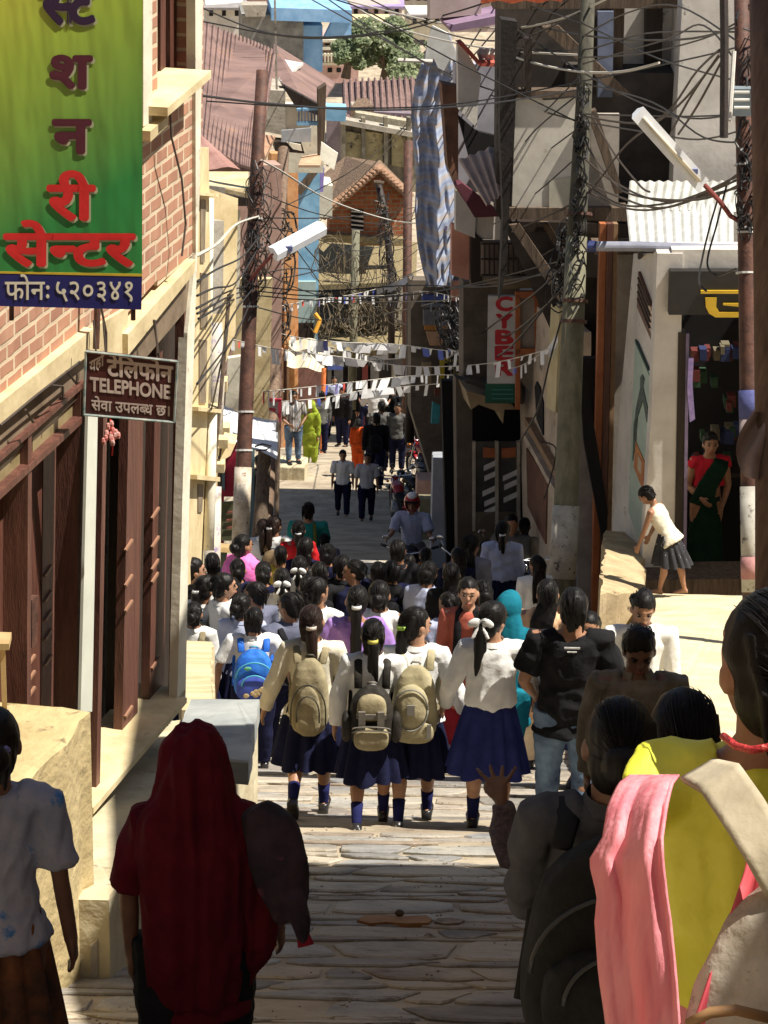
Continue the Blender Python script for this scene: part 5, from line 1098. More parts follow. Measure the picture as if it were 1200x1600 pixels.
        for q, (o_, ln_) in enumerate(((-.018, .036), (-.006, .043), (.006, .046), (.018, .040))):
            p0 = wr + fdv * .045 * s + sdv * o_ * s; c1 = p0 + (fdv * .6 + inn * .15 * hs_).normalized() * ln_ * s * .55 * (1.2 if wave == k else 1) + (sdv * o_ * 1.1 * s if wave == k else Vector()); c2 = c1 + (fdv * .6 + inn * .5 * hs_).normalized() * ln_ * s * .5
            b.tube([p0, c1, c2 + (sdv * o_ * .8 * s if wave == k else Vector())], [.0062 * s * fat_f, .0058 * s * fat_f, .0048 * s * fat_f], 6)
        t0 = wr + fdv * .014 * s + sdv * .018 * s; t1 = t0 + (fdv * .7 + sdv * .8 + inn * .2).normalized() * .026 * s
        b.tube([t0, t1, t1 + (fdv + inn * .3).normalized() * .02 * s], [.0085 * s, .0075 * s, .006 * s], 6)
    obj('body', remesh(b, min(vox, .0095) if fine else vox * .85, 1, 'body'), skin(sk), rt, False)
    if face:
        for sd in (-1, 1):
            MB().ell(hc + Mh @ Vector((sd * .0215, .0535, .006)) * s, .0085 * s, .005 * s, .0045 * s, Mh, 8, 6).build('eye', eye_m, rt, True, False)
            MB().tube([hc + Mh @ Vector((sd * x, y, .022)) * s for x, y in ((.010, .0605), (.022, .057), (.033, .048))], [.002 * s, .003 * s, .0015 * s], 5).build('eyebrow', hairm, rt, True, False)
        MB().tube([hc + Mh @ Vector((x, y, -.036)) * s for x, y in ((-.015, .057), (0, .0625), (.015, .057))], [.002 * s, .0045 * s, .002 * s], 6).build('mouth', lip_m, rt, True, False)
    # -------- hair
    hm = hair[1] or hairm; kind = hair[0]
    if kind:
        h = MB(); g = .0055 * s
        h.ell(hc + Mh @ Vector((hu * s, -.012 * s, .018 * s)), hx + g, hy + g * .6, hz * .82 + g, Mh, 18, 12)
        for i in range(3): h.ell(hc + Mh @ Vector((random.uniform(-.022, .022), random.uniform(-.045, .0), random.uniform(.03, .058))) * s, random.uniform(.018, .03) * s, random.uniform(.02, .034) * s, random.uniform(.014, .022) * s, Mh, 10, 8)
        if kind == 'short': h.ell(hc + Mh @ Vector((0, -.030 * s, -.016 * s)), hx * .96, hy * .66, hz * .66, Mh, 14, 10)
        else: h.ell(hc + Mh @ Vector((0, -.032 * s, -.014 * s)), hx * 1.02, hy * .70, hz * .80, Mh, 14, 10)
        if kind in ('pony', 'braid'):
            q = hc + Mh @ Vector((0, -.074, .002)) * s; L_ = hair[2] if len(hair) > 2 else .24; n = 7; pts = [hc + Mh @ Vector((0, -.05, .0)) * s, q]; rr_ = [.014 * s, .020 * s]
            sx = random.uniform(-.012, .012)
            for i in range(1, n + 1):
                t = i / n; pts.append(q + Vector((sx * s * t * 2, -.020 * s * math.sin(t * 2.4) + (.03 * s * t * math.sin(ln)), -L_ * s * t))); rr_.append(((.020 if kind == 'braid' else .030) * (1 - .62 * t) + (.003 * (i % 2) if kind == 'braid' else 0)) * s)
            h.tube(pts, rr_, 10)
            if kind == 'pony':
                for i in range(7):
                    ox = random.uniform(-.018, .018) * s; e_ = random.uniform(.75, 1.05)
                    h.tube([q, q + Vector((ox, -.02 * s, -L_ * s * .4 * e_)), q + Vector((ox * 1.2, -.008 * s, -L_ * s * e_))], [.008 * s, .012 * s, .003 * s], 6)
        elif kind == 'bun' :
            h.ell(hc + Mh @ Vector((0, -.088, .005)) * s, .034 * s, .028 * s, .034 * s, Mh, 12, 10)
        elif kind == 'loose':
            L_ = hair[2] if len(hair) > 2 else .2
            h.tube([hc + Mh @ Vector((0, -.03, .02)) * s, hc + Mh @ Vector((0, -.042, -.05)) * s, neck + Vector((0, -.062 * s, -.03 * s)), neck + Vector((.004, -.066 * s, -L_ * s))], [(.05 * s, .04 * s), (.052 * s, .034 * s), (.05 * s, .022 * s), (.022 * s, .010 * s)], 14, up=(1, 0, 0))
            for i in range(9):
                x = (i - 4) * .011 * s
                h.tube([hc + Mh @ Vector((x / s, -.055, -.03)) * s, neck + Vector((x * 1.1, -.072 * s, -.04 * s)), neck + Vector((x * .9 + random.uniform(-.01, .01), -.068 * s, -L_ * s * random.uniform(.8, 1.15)))], [.010 * s, .011 * s, .004 * s], 6)
        for i in range(5):
            a_ = random.uniform(-.9, .9); h.tube([hc + Mh @ Vector((a_ * .05, -.03, .05)) * s, hc + Mh @ Vector((a_ * .054, -.066, .0)) * s, hc + Mh @ Vector((a_ * .045 + random.uniform(-.01, .01), -.066, -.055 - random.random() * .025)) * s], [.012 * s, .010 * s, .004 * s], 6)
        # face opening: cut away hair in front
        me = remesh(h, min(vox, .010) * .9, 1, 'hair', .0022 * s, seed, (45, 45, 7)); bm = bmesh.new(); bm.from_mesh(me); dead = []
        Mi = Mh.transposed()
        for v in bm.verts:
            q = Mi @ (v.co - hc) / s
            fr = q.y > .018 + (.0 if kind == 'short' else .002) and q.z < .046 - abs(q.x) * .35
            if fr or (q.y > .005 and q.z < -.012): dead.append(v)
        bmesh.ops.delete(bm, geom=dead, context='VERTS'); bm.to_mesh(me); bm.free(); me.shade_smooth()
        obj('hair', me, hm, rt, False)
        if strands:
            st_ = MB(); tgt = Vector((0, -.95, -.05 if kind in ('bun', 'pony') else -.6)).normalized()
            for i in range(strands):
                a_ = random.uniform(-2.6, -.54); e2 = random.uniform(-.1, 1.45); d0 = Vector((math.cos(a_) * math.cos(e2), math.sin(a_) * math.cos(e2), math.sin(e2)))
                if random.random() < .4: d0 = Vector((random.uniform(-.8, .8), random.uniform(-.1, .5), .9)).normalized()
                ln2 = random.uniform(.35, 1.0); k_ = random.uniform(1.0, 1.035) if random.random() < .7 else random.uniform(1.02, 1.09); pts = []
                for q_ in range(7):
                    v = d0.slerp(tgt, ln2 * q_ / 6 * .98) if d0.angle(tgt) < 3.0 else d0
                    pts.append(hc + Mh @ Vector((v.x * (hx + g + .001) * k_, -.012 * s + v.y * (hy + g * .6 + .012 * s * (v.y < 0)) * k_, .014 * s + v.z * (hz * .84 + g) * k_)) + Vector((0, 0, random.uniform(-.001, .001))))
                if random.random() < .12: pts[-1] += Vector((random.uniform(-.02, .02), -.012, -.02)); pts[-2] += Vector((0, -.006, -.004))
                st_.tube(pts, [r_q * (1 if vox < .011 else 1.9) for r_q in (.0006, .0011, .0013, .0013, .0012, .001, .0005)], 4)
            tag(obj('hair_strands', st_.mesh('hair_strands', True), hm, rt, False), kind='stuff')
        if kind in ('pony', 'braid'):
            q = hc + Mh @ Vector((0, -.076, .0)) * s
            tie = hair[3] if len(hair) > 3 else None
            if tie == 'bow':
                t_ = MB()
                for sd in (-1, 1): t_.ell(q + Vector((sd * .028 * s, -.012 * s, .008 * s)), .030 * s, .012 * s, .018 * s, Matrix.Rotation(sd * .5, 3, 'Y'), 10, 8)
                for sd in (-1, 1): t_.tube([q + Vector((0, -.015 * s, 0)), q + Vector((sd * .02 * s, -.026 * s, -.03 * s)), q + Vector((sd * .034 * s, -.03 * s, -.055 * s))], [(.009 * s, .004 * s)] * 3, 8)
                obj('ribbon', remesh(t_, .007, 1, 'ribbon', .001, seed), CW, rt, False)
            elif tie is not None: MB().tube([q + Vector((0, -.002, .006 * s)), q + Vector((0, -.004, -.010 * s))], .024 * s, 10).build('hair_tie', tie, rt, True, False)
    # -------- clothes
    tk, tm_, slv = top[0], top[1] or CW, top[2] if len(top) > 2 else 1.0
    if tk:
        g = .0125 * s if tk != 'blouse' else .007 * s; c = MB()
        hem = {'shirt': .50, 'tucked': .555, 'tshirt': .46, 'kurta': .33, 'blouse': .64, 'frock': .36, 'coat': .40}[tk]
        if len(top) > 3: hem = top[3]
        flare = {'kurta': 1.18, 'frock': 1.3, 'coat': 1.1}.get(tk, 1.0)
        wd_ = .014 if bottom[0] == 'skirt' and tk in ('shirt', 'tshirt') else 0
        zs = [(hem, (.100 * flare + wd_ + (.01 if tk in ('shirt', 'tshirt') else 0)), .078 * flare + wd_)] + [(z, rx, ry) for z, rx, ry, y in tor if z > hem + .03 and z < .84]
        sec = [(up(z), (rx * s * tf + g, ry * s * tf + g * 1.1)) for z, rx, ry in zs]
        if tk == 'tucked': sec = [(up(.545), (.082 * s * tf + g * .4, .064 * s * tf + g * .4)), (up(.575), (.098 * s * tf + g, .074 * s * tf + g))] + sec[2:]
        sec[-1] = (sec[-1][0], (.052 * s + g * .3, .044 * s + g * .3))
        c.tube([a for a, r in sec], [r for a, r in sec], 16, up=(1, 0, 0))
        for k, sd in ((0, -1), (1, 1)):
            sh, el_, wr = J['sh%d' % k], J['el%d' % k], J['wr%d' % k]; r0 = .036 * s * fat + g * .7
            if slv > .75: pts = [up(.80, 0, sd * sw * .5), sh, sh.lerp(el_, .5), el_, el_.lerp(wr, .5), el_.lerp(wr, .96)]; rs = [.045 * s, r0, r0 * .92, r0 * .82, r0 * .76, r0 * .62]
            elif slv > .3: pts = [up(.80, 0, sd * sw * .5), sh, sh.lerp(el_, .5), sh.lerp(el_, slv + .35)]; rs = [.045 * s, r0, r0 * 1.02, r0 * 1.06]
            else: pts = [up(.80, 0, sd * sw * .5), sh, sh.lerp(el_, .2)]; rs = [.044 * s, r0, r0 * .98]
            if not (tk == 'frock' and slv < .1): c.tube(pts, rs, 12)
        me = remesh(c, vox, 1, 'top', (.0075 if vox > .0085 else .0055) * s, seed, (12, 12, 9) if vox > .0085 else (20, 20, 11))
        obj({'shirt': 'shirt', 'tucked': 'shirt', 'tshirt': 't_shirt', 'kurta': 'tunic', 'blouse': 'blouse', 'frock': 'dress', 'coat': 'jacket'}[tk], me, tm_, rt, False)
        if tk in ('shirt', 'tucked'):
            cl = MB(); w = 16; nk = up(.838, -.004 * s); ct = []
            for i in range(w + 1):
                t = math.pi * (-.5 - .86) + 2 * math.pi * .86 * i / w
                ct.append((math.cos(t + 0), math.sin(t)))
            vs = []
            for (cx, cy) in ct: vs += [nk + Vector((cx * .046 * s, cy * .044 * s, .012 * s + .004 * s * cy)), nk + Vector((cx * .060 * s, cy * .054 * s - .002 * s, -.012 * s))]
            cl.add(vs, [(2 * i, 2 * i + 1, 2 * i + 3, 2 * i + 2) for i in range(w)])
            cl.build('collar', tm_, rt, True, False)
    bk, bmt = bottom[0], (bottom[1] or NAVY)
    if bk == 'skirt':
        hem = bottom[2] if len(bottom) > 2 else .27; pl_n = 13; amp = .012 * s; wz = up(.575)
        ya = (J['knee0'].y + J['knee1'].y) / 2; yd = abs(J['knee0'].y - J['knee1'].y) / 2; ph = random.uniform(0, 6)
        def sk_(u, v):
            t = u * 2 * math.pi; rx = (.095 * (1 if tf > .88 else tf * 1.06) + .066 * v ** .8) * s; ry = (.074 * (1 if tf > .88 else tf * 1.06) + .055 * v ** .8) * s + yd * v * .8
            pw_ = amp * (.25 + 1.2 * v) * (abs(math.sin(pl_n * t / 2 + .5 * math.sin(3 * t + ph))) * 2 - 1) + .010 * s * v * math.sin(3 * t + ph)
            z = wz.z + (hem * s + dz - wz.z) * v + .006 * s * v * math.sin(5 * t + ph)
            return Vector((math.cos(t) * (rx + pw_), wz.y + (ya * 1 - wz.y) * v + math.sin(t) * (ry + pw_), z))
        MB().grid(sk_, 130, 14).build('skirt', bmt, rt, True, False)
        MB().tube([wz - Vector((0, 0, .012 * s)), wz + Vector((0, 0, .008 * s))], [(.097 * s * (1 if tf > .88 else tf * 1.06), .073 * s * (1 if tf > .88 else tf * 1.06))] * 2, 24, up=(1, 0, 0)).build('belt', bmt, rt, True, False)
    elif bk in ('trousers', 'jeans', 'salwar', 'shorts'):
        c = MB(); g = {'trousers': .012, 'jeans': .010, 'salwar': .022, 'shorts': .02}[bk] * s
        c.tube([up(.47), up(.51), up(.57)], [(.084 * s + g, .068 * s + g), (.098 * s + g * .7, .076 * s + g * .7), (.086 * s + g * .6, .066 * s + g * .6)], 14, up=(1, 0, 0))
        for k in (0, 1):
            hp, kn, an = J['hip%d' % k], J['knee%d' % k], J['ank%d' % k]
            if bk == 'shorts': c.tube([hp + Vector((0, 0, .02 * s)), hp.lerp(kn, .5), hp.lerp(kn, .85)], [.06 * s + g, .056 * s + g, .056 * s + g], 12)
            else: c.tube([hp + Vector((0, 0, .02 * s)), hp.lerp(kn, .5), kn, kn.lerp(an, .5), an + Vector((0, 0, .0))], [.058 * s + g, .052 * s + g, .038 * s + g, .034 * s + g, .030 * s + g * (.8 if bk != 'salwar' else .3)], 12)
        obj({'salwar': 'baggy_trousers'}.get(bk, bk), remesh(c, vox, 1, 'legs', .004 * s, seed + 5, (8, 8, 14)), bmt, rt, False)
    elif bk == 'sari':
        def sk_(u, v):
            t = u * 2 * math.pi; rx = (.088 + .050 * v) * s; ry = (.070 + .050 * v) * s; pw_ = .006 * s * v * math.sin(9 * t + 3 * math.sin(t * 2))
            return Vector((math.cos(t) * (rx + pw_), math.sin(t) * (ry + pw_), hipz + .06 * s + (.03 * s + dz - hipz - .06 * s) * v))
        MB().grid(sk_, 60, 12).build('sari_skirt', bmt, rt, True, False)
    if not barefoot:
        for k in (0, 1):
            kn, an = J['knee%d' % k], J['ank%d' % k]; ft = J['fa%d' % k] * .8 if J['fa%d' % k] < 0 else 0; fd = Vector((0, math.cos(ft), math.sin(ft))); fu = Vector((0, -math.sin(ft), math.cos(ft)))
            if socks is not None: MB().tube([an.lerp(kn, .42), an.lerp(kn, .2), an, an - fu * .02 * s], [.0285 * s, .025 * s, .0215 * s, .021 * s], 12).build('sock', socks, rt, True, False)
            c = MB(); m0 = an - fu * .024 * s
            c.tube([m0 - fd * .042 * s, m0 - fd * .03 * s, m0 + fd * .02 * s, m0 + fd * .07 * s, m0 + fd * .108 * s, m0 + fd * .118 * s], [(.012 * s, .010 * s), (.024 * s, .020 * s), (.028 * s, .022 * s), (.031 * s, .016 * s), (.024 * s, .012 * s), (.008 * s, .006 * s)], 12, up=(1, 0, 0))
            c.tube([an - fd * .01 * s, m0 - fd * .008 * s], [.025 * s, .027 * s], 10)
            c.box(m0 - fu * .014 * s - fd * .026 * s, .046 * s, .034 * s, .012 * s, 0, ft); c.box(m0 - fu * .015 * s + fd * .055 * s, .050 * s, .11 * s, .008 * s, 0, ft)
            obj('shoe', remesh(c, .0095 if fine else vox, 1, 'shoe'), shoes or SHOE, rt, False)
    P_ = dict(rt=rt, J=J, up=up, hc=hc, Mh=Mh, s=s, neck=neck, sw=sw, foot=foot, head=head, tf=tf, vox=vox, hipz=hipz)
    if extra: extra(P_)
    return P_
def wpt(p, v):               # person-space to world
    return p['rt'].location + Matrix.Rotation(R(p['head']), 3, 'Z') @ Vector(v)

# -------- things people carry
def rbox(mb, c, sx, sy, sz, n=20, e=.35, taper=0.0, M=None):
    """rounded box (superellipse loft along z)"""
    vs, fs = [], []; rows = 10; c = Vector(c)
    for j in range(rows + 1):
        t = -1 + 2 * j / rows; q = (1 - abs(t) ** 3.2) ** .5 if abs(t) < 1 else .0; q = max(q, .28); w = 1 - taper * (t + 1) / 2
        for i in range(n):
            a = 2 * math.pi * i / n; ca, sa = math.cos(a), math.sin(a)
            v = Vector((math.copysign(abs(ca) ** e, ca) * sx / 2 * q * w, math.copysign(abs(sa) ** e, sa) * sy / 2 * q * w, t * sz / 2)); vs.append(c + (M @ v if M else v))
    for j in range(rows):
        for i in range(n): fs.append((j * n + i, j * n + (i + 1) % n, (j + 1) * n + (i + 1) % n, (j + 1) * n + i))
    fs += [tuple(range(n - 1, -1, -1)), tuple(range(rows * n, rows * n + n))]; return mb.add(vs, fs)
def backpack(p, label, style, main, trim, w=.34, h=.42, z=.66, sag=0.0, group=None, vox=.008):
    s = p['s']; up = p['up']; c = up(z) + Vector((0, -.066 * s * p['tf'] - .115, -sag)); hz_ = p['rt']
    o = E('backpack', label, 'backpack', p['rt'].location, R(p['head']), group)
    b = MB(); rbox(b, c, w, .20, h, e=.5, taper=.22); obj('bag', remesh(b, vox, 1, 'bag', .004, 3, (12, 12, 8)), main, o, False)
    yb = c.y - .10
    if style == 'arch':      # girl 1: tall bag with arched front panel
        b = MB(); rbox(b, (c.x, yb + .0, c.z - .055), w * .66, .08, h * .66, e=.6, taper=.3); obj('front_pocket', remesh(b, vox, 1, 'pocket', .003, 5, (12, 12, 12)), main, o, False)
        for sc in (.80, .52):
            pts = [Vector((c.x + w * sc * .5 * math.cos(t), yb - (.042 if sc < .6 else .005), c.z - .06 + (h * .40 * sc * 1.1) * math.sin(t))) for t in [math.pi * k / 14 for k in range(15)]]
            pts = [pts[0] - Vector((0, 0, h * .22 * sc))] + pts + [pts[-1] - Vector((0, 0, h * .22 * sc))]
            MB().tube(pts, .0055, 6).build('zip', trim, o, True, False)
    elif style == 'flap':    # girl 2: dark bag with tan flap and buckled straps
        b = MB(); rbox(b, (c.x, yb - .015, c.z - .10), w * .70, .09, h * .40, e=.4); obj('front_pocket', remesh(b, vox, 1, 'pocket', .002, 5), KHAKI, o, False)
        b = MB(); rbox(b, (c.x, yb + .02, c.z + .10), w * .62, .10, h * .42, e=.4, taper=.12); obj('flap', remesh(b, vox, 1, 'flap', .002, 6), KHAKI, o, False)
        for sd in (-1, 1): MB().box((c.x + sd * w * .19, yb - .036, c.z + .035), .045, .022, .12).build('buckle', trim, o, False, False)
        MB().box((c.x, yb - .034, c.z + .06), w * .6, .012, .03).build('band', trim, o, False, False)
        for zz in (-.02, -.045): MB().tube([Vector((c.x + w * .38 * math.cos(t), yb - .055 - .008 * math.sin(t), c.z + zz + .02 * math.sin(t))) for t in [math.pi * k / 12 for k in range(13)]], .005, 6).build('zip', trim, o, True, False)
        for sd in (-1, 1):
            b = MB(); rbox(b, (c.x + sd * w * .5, c.y - .02, c.z - .06), .07, .12, h * .5, e=.6); obj('side_pocket', remesh(b, vox, 1, 'side'), main, o, False)
    elif style == 'round':   # girl 3: beige bag with an oval lid
        b = MB(); b.ell((c.x - .02, yb - .0, c.z + .02), w * .36, .065, h * .30, None, 18, 12); obj('front_pocket', remesh(b, vox, 1, 'pocket', .003, 9), main, o, False)
        MB().tube([Vector((c.x - .02 + w * .33 * math.cos(t), yb - .03 - .02 * abs(math.sin(t)), c.z + .02 + h * .27 * math.sin(t))) for t in [2 * math.pi * k / 24 for k in range(25)]], .006, 6).build('zip', trim, o, True, False)
        MB().box((c.x - .02, yb - .068, c.z + .03), .05, .01, .07).build('badge', trim, o, False, False)
        b = MB(); rbox(b, (c.x, yb + .0, c.z - .15), w * .8, .08, h * .30, e=.5); obj('lower_pocket', remesh(b, vox, 1, 'lower', .003, 4), main, o, False)
        for sd in (-1, 1): MB().box((c.x + sd * w * .3, yb - .04, c.z - .13), .028, .01, .10).build('tab', trim, o, False, False)
    elif style == 'kid':
        b = MB(); rbox(b, (c.x, yb, c.z - .07), w * .8, .08, h * .5, e=.5); obj('front_pocket', remesh(b, vox, 1, 'pocket', .002, 9), cloth_m('violet_blue_nylon', (.03, .05, .28), (.06, .10, .42), .5), o, False)
        for sc, cc in ((.9, trim), (.62, trim)):
            MB().tube([Vector((c.x + w * sc * .46 * math.cos(t), yb - (.045 if sc < .7 else .002), c.z + .02 + h * .33 * sc * math.sin(t) - (.05 if sc < .7 else 0))) for t in [math.pi * k / 14 for k in range(15)]], .007, 6).build('zip', cc, o, True, False)
        b = MB(); random.seed(2)
        for q in range(7): b.ell((c.x + random.uniform(-.07, .07), yb - .046, c.z - .07 + random.uniform(-.045, .02)), .024, .004, .02, None, 8, 6)
        b.build('print', mat('bag_print', (.30, .22, .10), (.55, .45, .3), 30), o, True, False)
        b = MB(); b.ell((c.x - .05, yb - .012, c.z + .10), .03, .008, .018, None, 8, 6); b.build('patch', mat('bag_green', (.05, .3, .2), (.2, .4, .15), 20), o, True, False)
    elif style == 'plain':
        b = MB(); rbox(b, (c.x, yb, c.z - .07), w * .75, .09, h * .45, e=.5); obj('front_pocket', remesh(b, max(vox, .01), 1, 'pocket', .005, 9, (16, 16, 16)), main, o, False)
        if vox < .012:
            for sc in (.92, .6): MB().tube([Vector((c.x + w * sc * .47 * math.cos(t), yb - (.046 if sc < .7 else .0), c.z + .0 + h * .36 * sc * math.sin(t) - (.06 if sc < .7 else 0))) for t in [math.pi * k / 16 for k in range(17)]], .006, 6).build('zip', mat('zip_grey', (.022, .022, .022), rough=.4), o, True, False)
            MB().box((c.x, yb - .05, c.z - .02), .05, .006, .03).build('tag', mat('zip_grey', (.05, .05, .05)), o, False, False)
    MB().tube([c + Vector((-.03, .05, h * .49)), c + Vector((-.02, .03, h * .53)), c + Vector((.02, .03, h * .53)), c + Vector((.03, .05, h * .49))], .007, 6).build('grab_loop', trim, o, True, False)
    for sd in (-1, 1):
        x = sd * p['sw'] * .62; y0 = .062 * s * p['tf'] + .02
        pts = [c + Vector((sd * w * .28, .06, h * .40)), up(.822, -.045 * s, x), up(.838, 0, x), up(.81, y0 * .8, x), up(.74, y0 + .006, x * 1.04), up(.66, y0 * .86, x * 1.35), Vector((sd * w * .42, c.y + .09, c.z - h * .30))]
        MB().tube(pts, [(.026, .006)] * 7, 8, up=(1, 0, 0)).build('strap', main, o, True, False)
    return o
def vg(p, label, mb, m, name='scarf', cat='scarf', vox=.01, fold=.006, fs=(10, 10, 3)):
    me = remesh(mb, vox, 2, name, fold, 7, fs) if vox else mb.mesh(name, True)
    return obj(name, me, m, p['rt'], False)
# ================================================================== WHO STANDS WHERE
def at_head(px, py, H): return headpoint(px, py, H)
WALK1 = ((18, 8), (-14, 22)); WALK2 = ((-16, 40), (14, 6)); STAND = ((0, 0), (0, 0)); STAND2 = ((4, 2), (-5, 4))
uni = dict(top=('shirt', CW, 1.0), bottom=('skirt', NAVY), socks=SOCK)
g1 = person('girl in ivory shirt with long brown ponytail and tall khaki backpack', HP(487, 978, 18.95)[0], -2, 1.50, sk='m', top=('shirt', CWY, 1.0), bottom=('skirt', NAVY, .29), hair=('pony', hairb, .34, mat('pale_tie', (.5, .42, .36), rough=.6)), legs=((-20, 48), (6, 4)),
            arms=(((.42, -.10, -1), (.28, .12, -1)), ((.34, .04, -1), (-.02, .30, -1))), socks=SOCK, vox=.009, seed=1, strands=110, lean=5)
backpack(g1, 'tall khaki backpack with an arched front pocket under the long ponytail', 'arch', KHAKI, mat('dark_piping', (.05, .045, .03), rough=.6), .29, .55, .645, .02)
g2 = person('shorter schoolgirl with yellow hair tie and a black backpack with tan flap', HP(583, 985, 18.35)[0], 0, 1.45, top=('shirt', CW, 1.0), bottom=('skirt', NAVY, .28), hair=('pony', hairm, .20, mat('yellow_tie', (.5, .45, .08), rough=.6)), legs=((-14, 30), (10, 4)),
            arms=(((.28, -.05, -1), (.1, .12, -1)), ((.22, 0, -1), (.05, .2, -1))), socks=SOCK, vox=.009, seed=2, strands=110, lean=5)
backpack(g2, 'black backpack with tan flap, buckles and front pocket on the shorter schoolgirl', 'flap', cloth_m('black_nylon', (.02, .018, .016), (.04, .036, .03), .6), mat('grey_webbing', (.12, .11, .09), (.2, .18, .15), 20), .32, .43, .63, .04)
g3 = person('schoolgirl looking right with leaf green hair clip and beige backpack', HP(652, 958, 18.5)[0], -2, 1.52, sk='l', top=('shirt', CW, 1.0), bottom=('skirt', NAVY, .28), hair=('pony', hairm, .30, mat('green_clip', (.25, .42, .05), rough=.6)), legs=((-10, 26), (8, 2)), yaw=-58, face=True,
            arms=(((.2, -.05, -1), (.0, .12, -1)), ((.42, .0, -1), (.3, .35, -1))), socks=SOCK, vox=.009, seed=3, strands=110, lean=5)
backpack(g3, 'beige backpack with an oval front pocket on the girl looking right', 'round', cloth_m('beige_canvas', (.30, .26, .15), (.44, .39, .25)), mat('grey_badge', (.22, .21, .18), rough=.6), .33, .54, .645, .03)
g4 = person('tall schoolgirl with white hair bow and no bag beside the black t-shirt man', HP(772, 932, 18.15)[0], -2, 1.58, sk='l', top=('tucked', CW, 1.0), bottom=('skirt', BLUE, .28), hair=('pony', hairm, .26, 'bow'), legs=((4, 4), (-6, 14)), yaw=-42, face=True,
            arms=(((.40, -.1, -1), (.15, .45, -.7)), ((.62, -.05, -1), (.35, .5, -.35))), socks=SOCK, vox=.009, seed=4, strands=110, lean=4)
def tprint(p): 
    s = p['s']; up = p['up']; MB().box(up(.80, -.0845 * s, .0), .10, .004, .012).build('print', CW, p['rt'], False, False); MB().box(up(.785, -.0865 * s, .0), .06, .004, .008).build('print', CW, p['rt'], False, False)
man_b = person('man in a black t-shirt and faded blue jeans seen from behind', HP(896, 906, 17.9)[0], 0, 1.70, 'm', 'm', top=('tshirt', BLK, .4, .43), bottom=('jeans', JEAN), hair=('short', None), legs=STAND2, arms=(((.30, -.05, -1), (-.30, .55, -.6)), ((.28, -.05, -1), (.1, .1, -1))), vox=.010, seed=5, fat=1.12, extra=tprint)
man_w = person('young man in a white shirt walking up towards us on the terrace edge', at_head(1005, 925, 1.62), 182, 1.62, 'm', 'm', top=('shirt', CW, 1.0), bottom=('trousers', GRY), hair=('short', None), nod=22, face=True, legs=STAND2, vox=.011, seed=6)
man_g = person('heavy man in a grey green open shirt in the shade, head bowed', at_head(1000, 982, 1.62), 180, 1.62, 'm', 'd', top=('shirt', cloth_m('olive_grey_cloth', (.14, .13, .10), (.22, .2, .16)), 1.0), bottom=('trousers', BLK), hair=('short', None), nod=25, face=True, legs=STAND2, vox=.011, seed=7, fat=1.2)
# ---- foreground
def veil(p):
    s = p['s']; hc = p['hc']; up = p['up']; b = MB()
    b.ell(hc + Vector((0, -.014, .01)) * s, .068 * s, .080 * s, .088 * s, None, 18, 12)
    b.tube([hc + Vector((0, -.02 * s, .02 * s)), hc + Vector((0, -.03 * s, -.06 * s)), up(.82, -.02 * s), up(.74, -.03 * s), up(.62, -.035 * s), up(.50, -.03 * s), up(.40, -.025 * s)],
           [(.066 * s, .07 * s), (.084 * s, .075 * s), (.122 * s, .076 * s), (.126 * s, .080 * s), (.112 * s, .082 * s), (.106 * s, .084 * s), (.104 * s, .08 * s)], 20, up=(1, 0, 0))
    sh = p['J']['sh1']; b.tube([sh + Vector((-.04, -.02, .02)), sh + Vector((.03, -.05, -.16)), sh + Vector((.04, -.05, -.40)), sh + Vector((-.01, -.02, -.55))], [(.06, .06), (.075, .065), (.06, .05), (.03, .03)], 12, up=(1, 0, 0))
    vg(p, '', b, cloth_m('deep_maroon_veil', (.075, .005, .010), (.12, .008, .016)), 'veil', vox=.008, fold=.013, fs=(30, 24, 2.6))
mfoot, mH = HP(303, 1132, 8.75)
woman_m = person('woman under a long maroon veil walking away in the foreground shade', mfoot, 4, mH - .03, 'f', 'd', top=('kurta', MATS.get('deep_maroon_veil') or cloth_m('deep_maroon_veil', (.075, .005, .010), (.12, .008, .016)), .55, .36), bottom=('salwar', BLK), hair=(None, None), legs=((-8, 16), (10, 4)), arms=(((.22, 0, -1), (-.02, .05, -1)), ((.35, .1, -1), (.12, .35, -.8))), vox=.009, fat=1.0, seed=8, extra=veil)
shw = MB(); sh = woman_m['J']['wr1']; c0 = wpt(woman_m, sh)
sw_ = E('shawl', 'black patterned shawl with dark red fringe over the arm of the woman in maroon', 'shawl', c0)
q = [P(x, y, 8.75) for x, y in ((398, 1262), (418, 1290), (436, 1350), (446, 1400), (452, 1440))]
shw.tube(q, [(.05, .05), (.085, .06), (.092, .06), (.07, .05), (.035, .03)], 12, up=(1, 0, 0)); shw.tube([P(455, 1400, 8.72), P(470, 1440, 8.72), P(474, 1475, 8.72)], [.035, .028, .012], 8)
me = remesh(shw, .009, 2, 'cloth', .008, 4, (18, 18, 6)); obj('cloth', me, mat('shawl_black', (.008, .006, .008), (.045, .02, .03), 9, .9, .4, 30, spots=((.16, .03, .06), 13, .63)), sw_)
MB().tube([P(474, 1462, 8.72), P(478, 1478, 8.72)], [(.02, .012), (.026, .012)], 8, up=(1, 0, 0)).build('fringe', MAR, sw_)
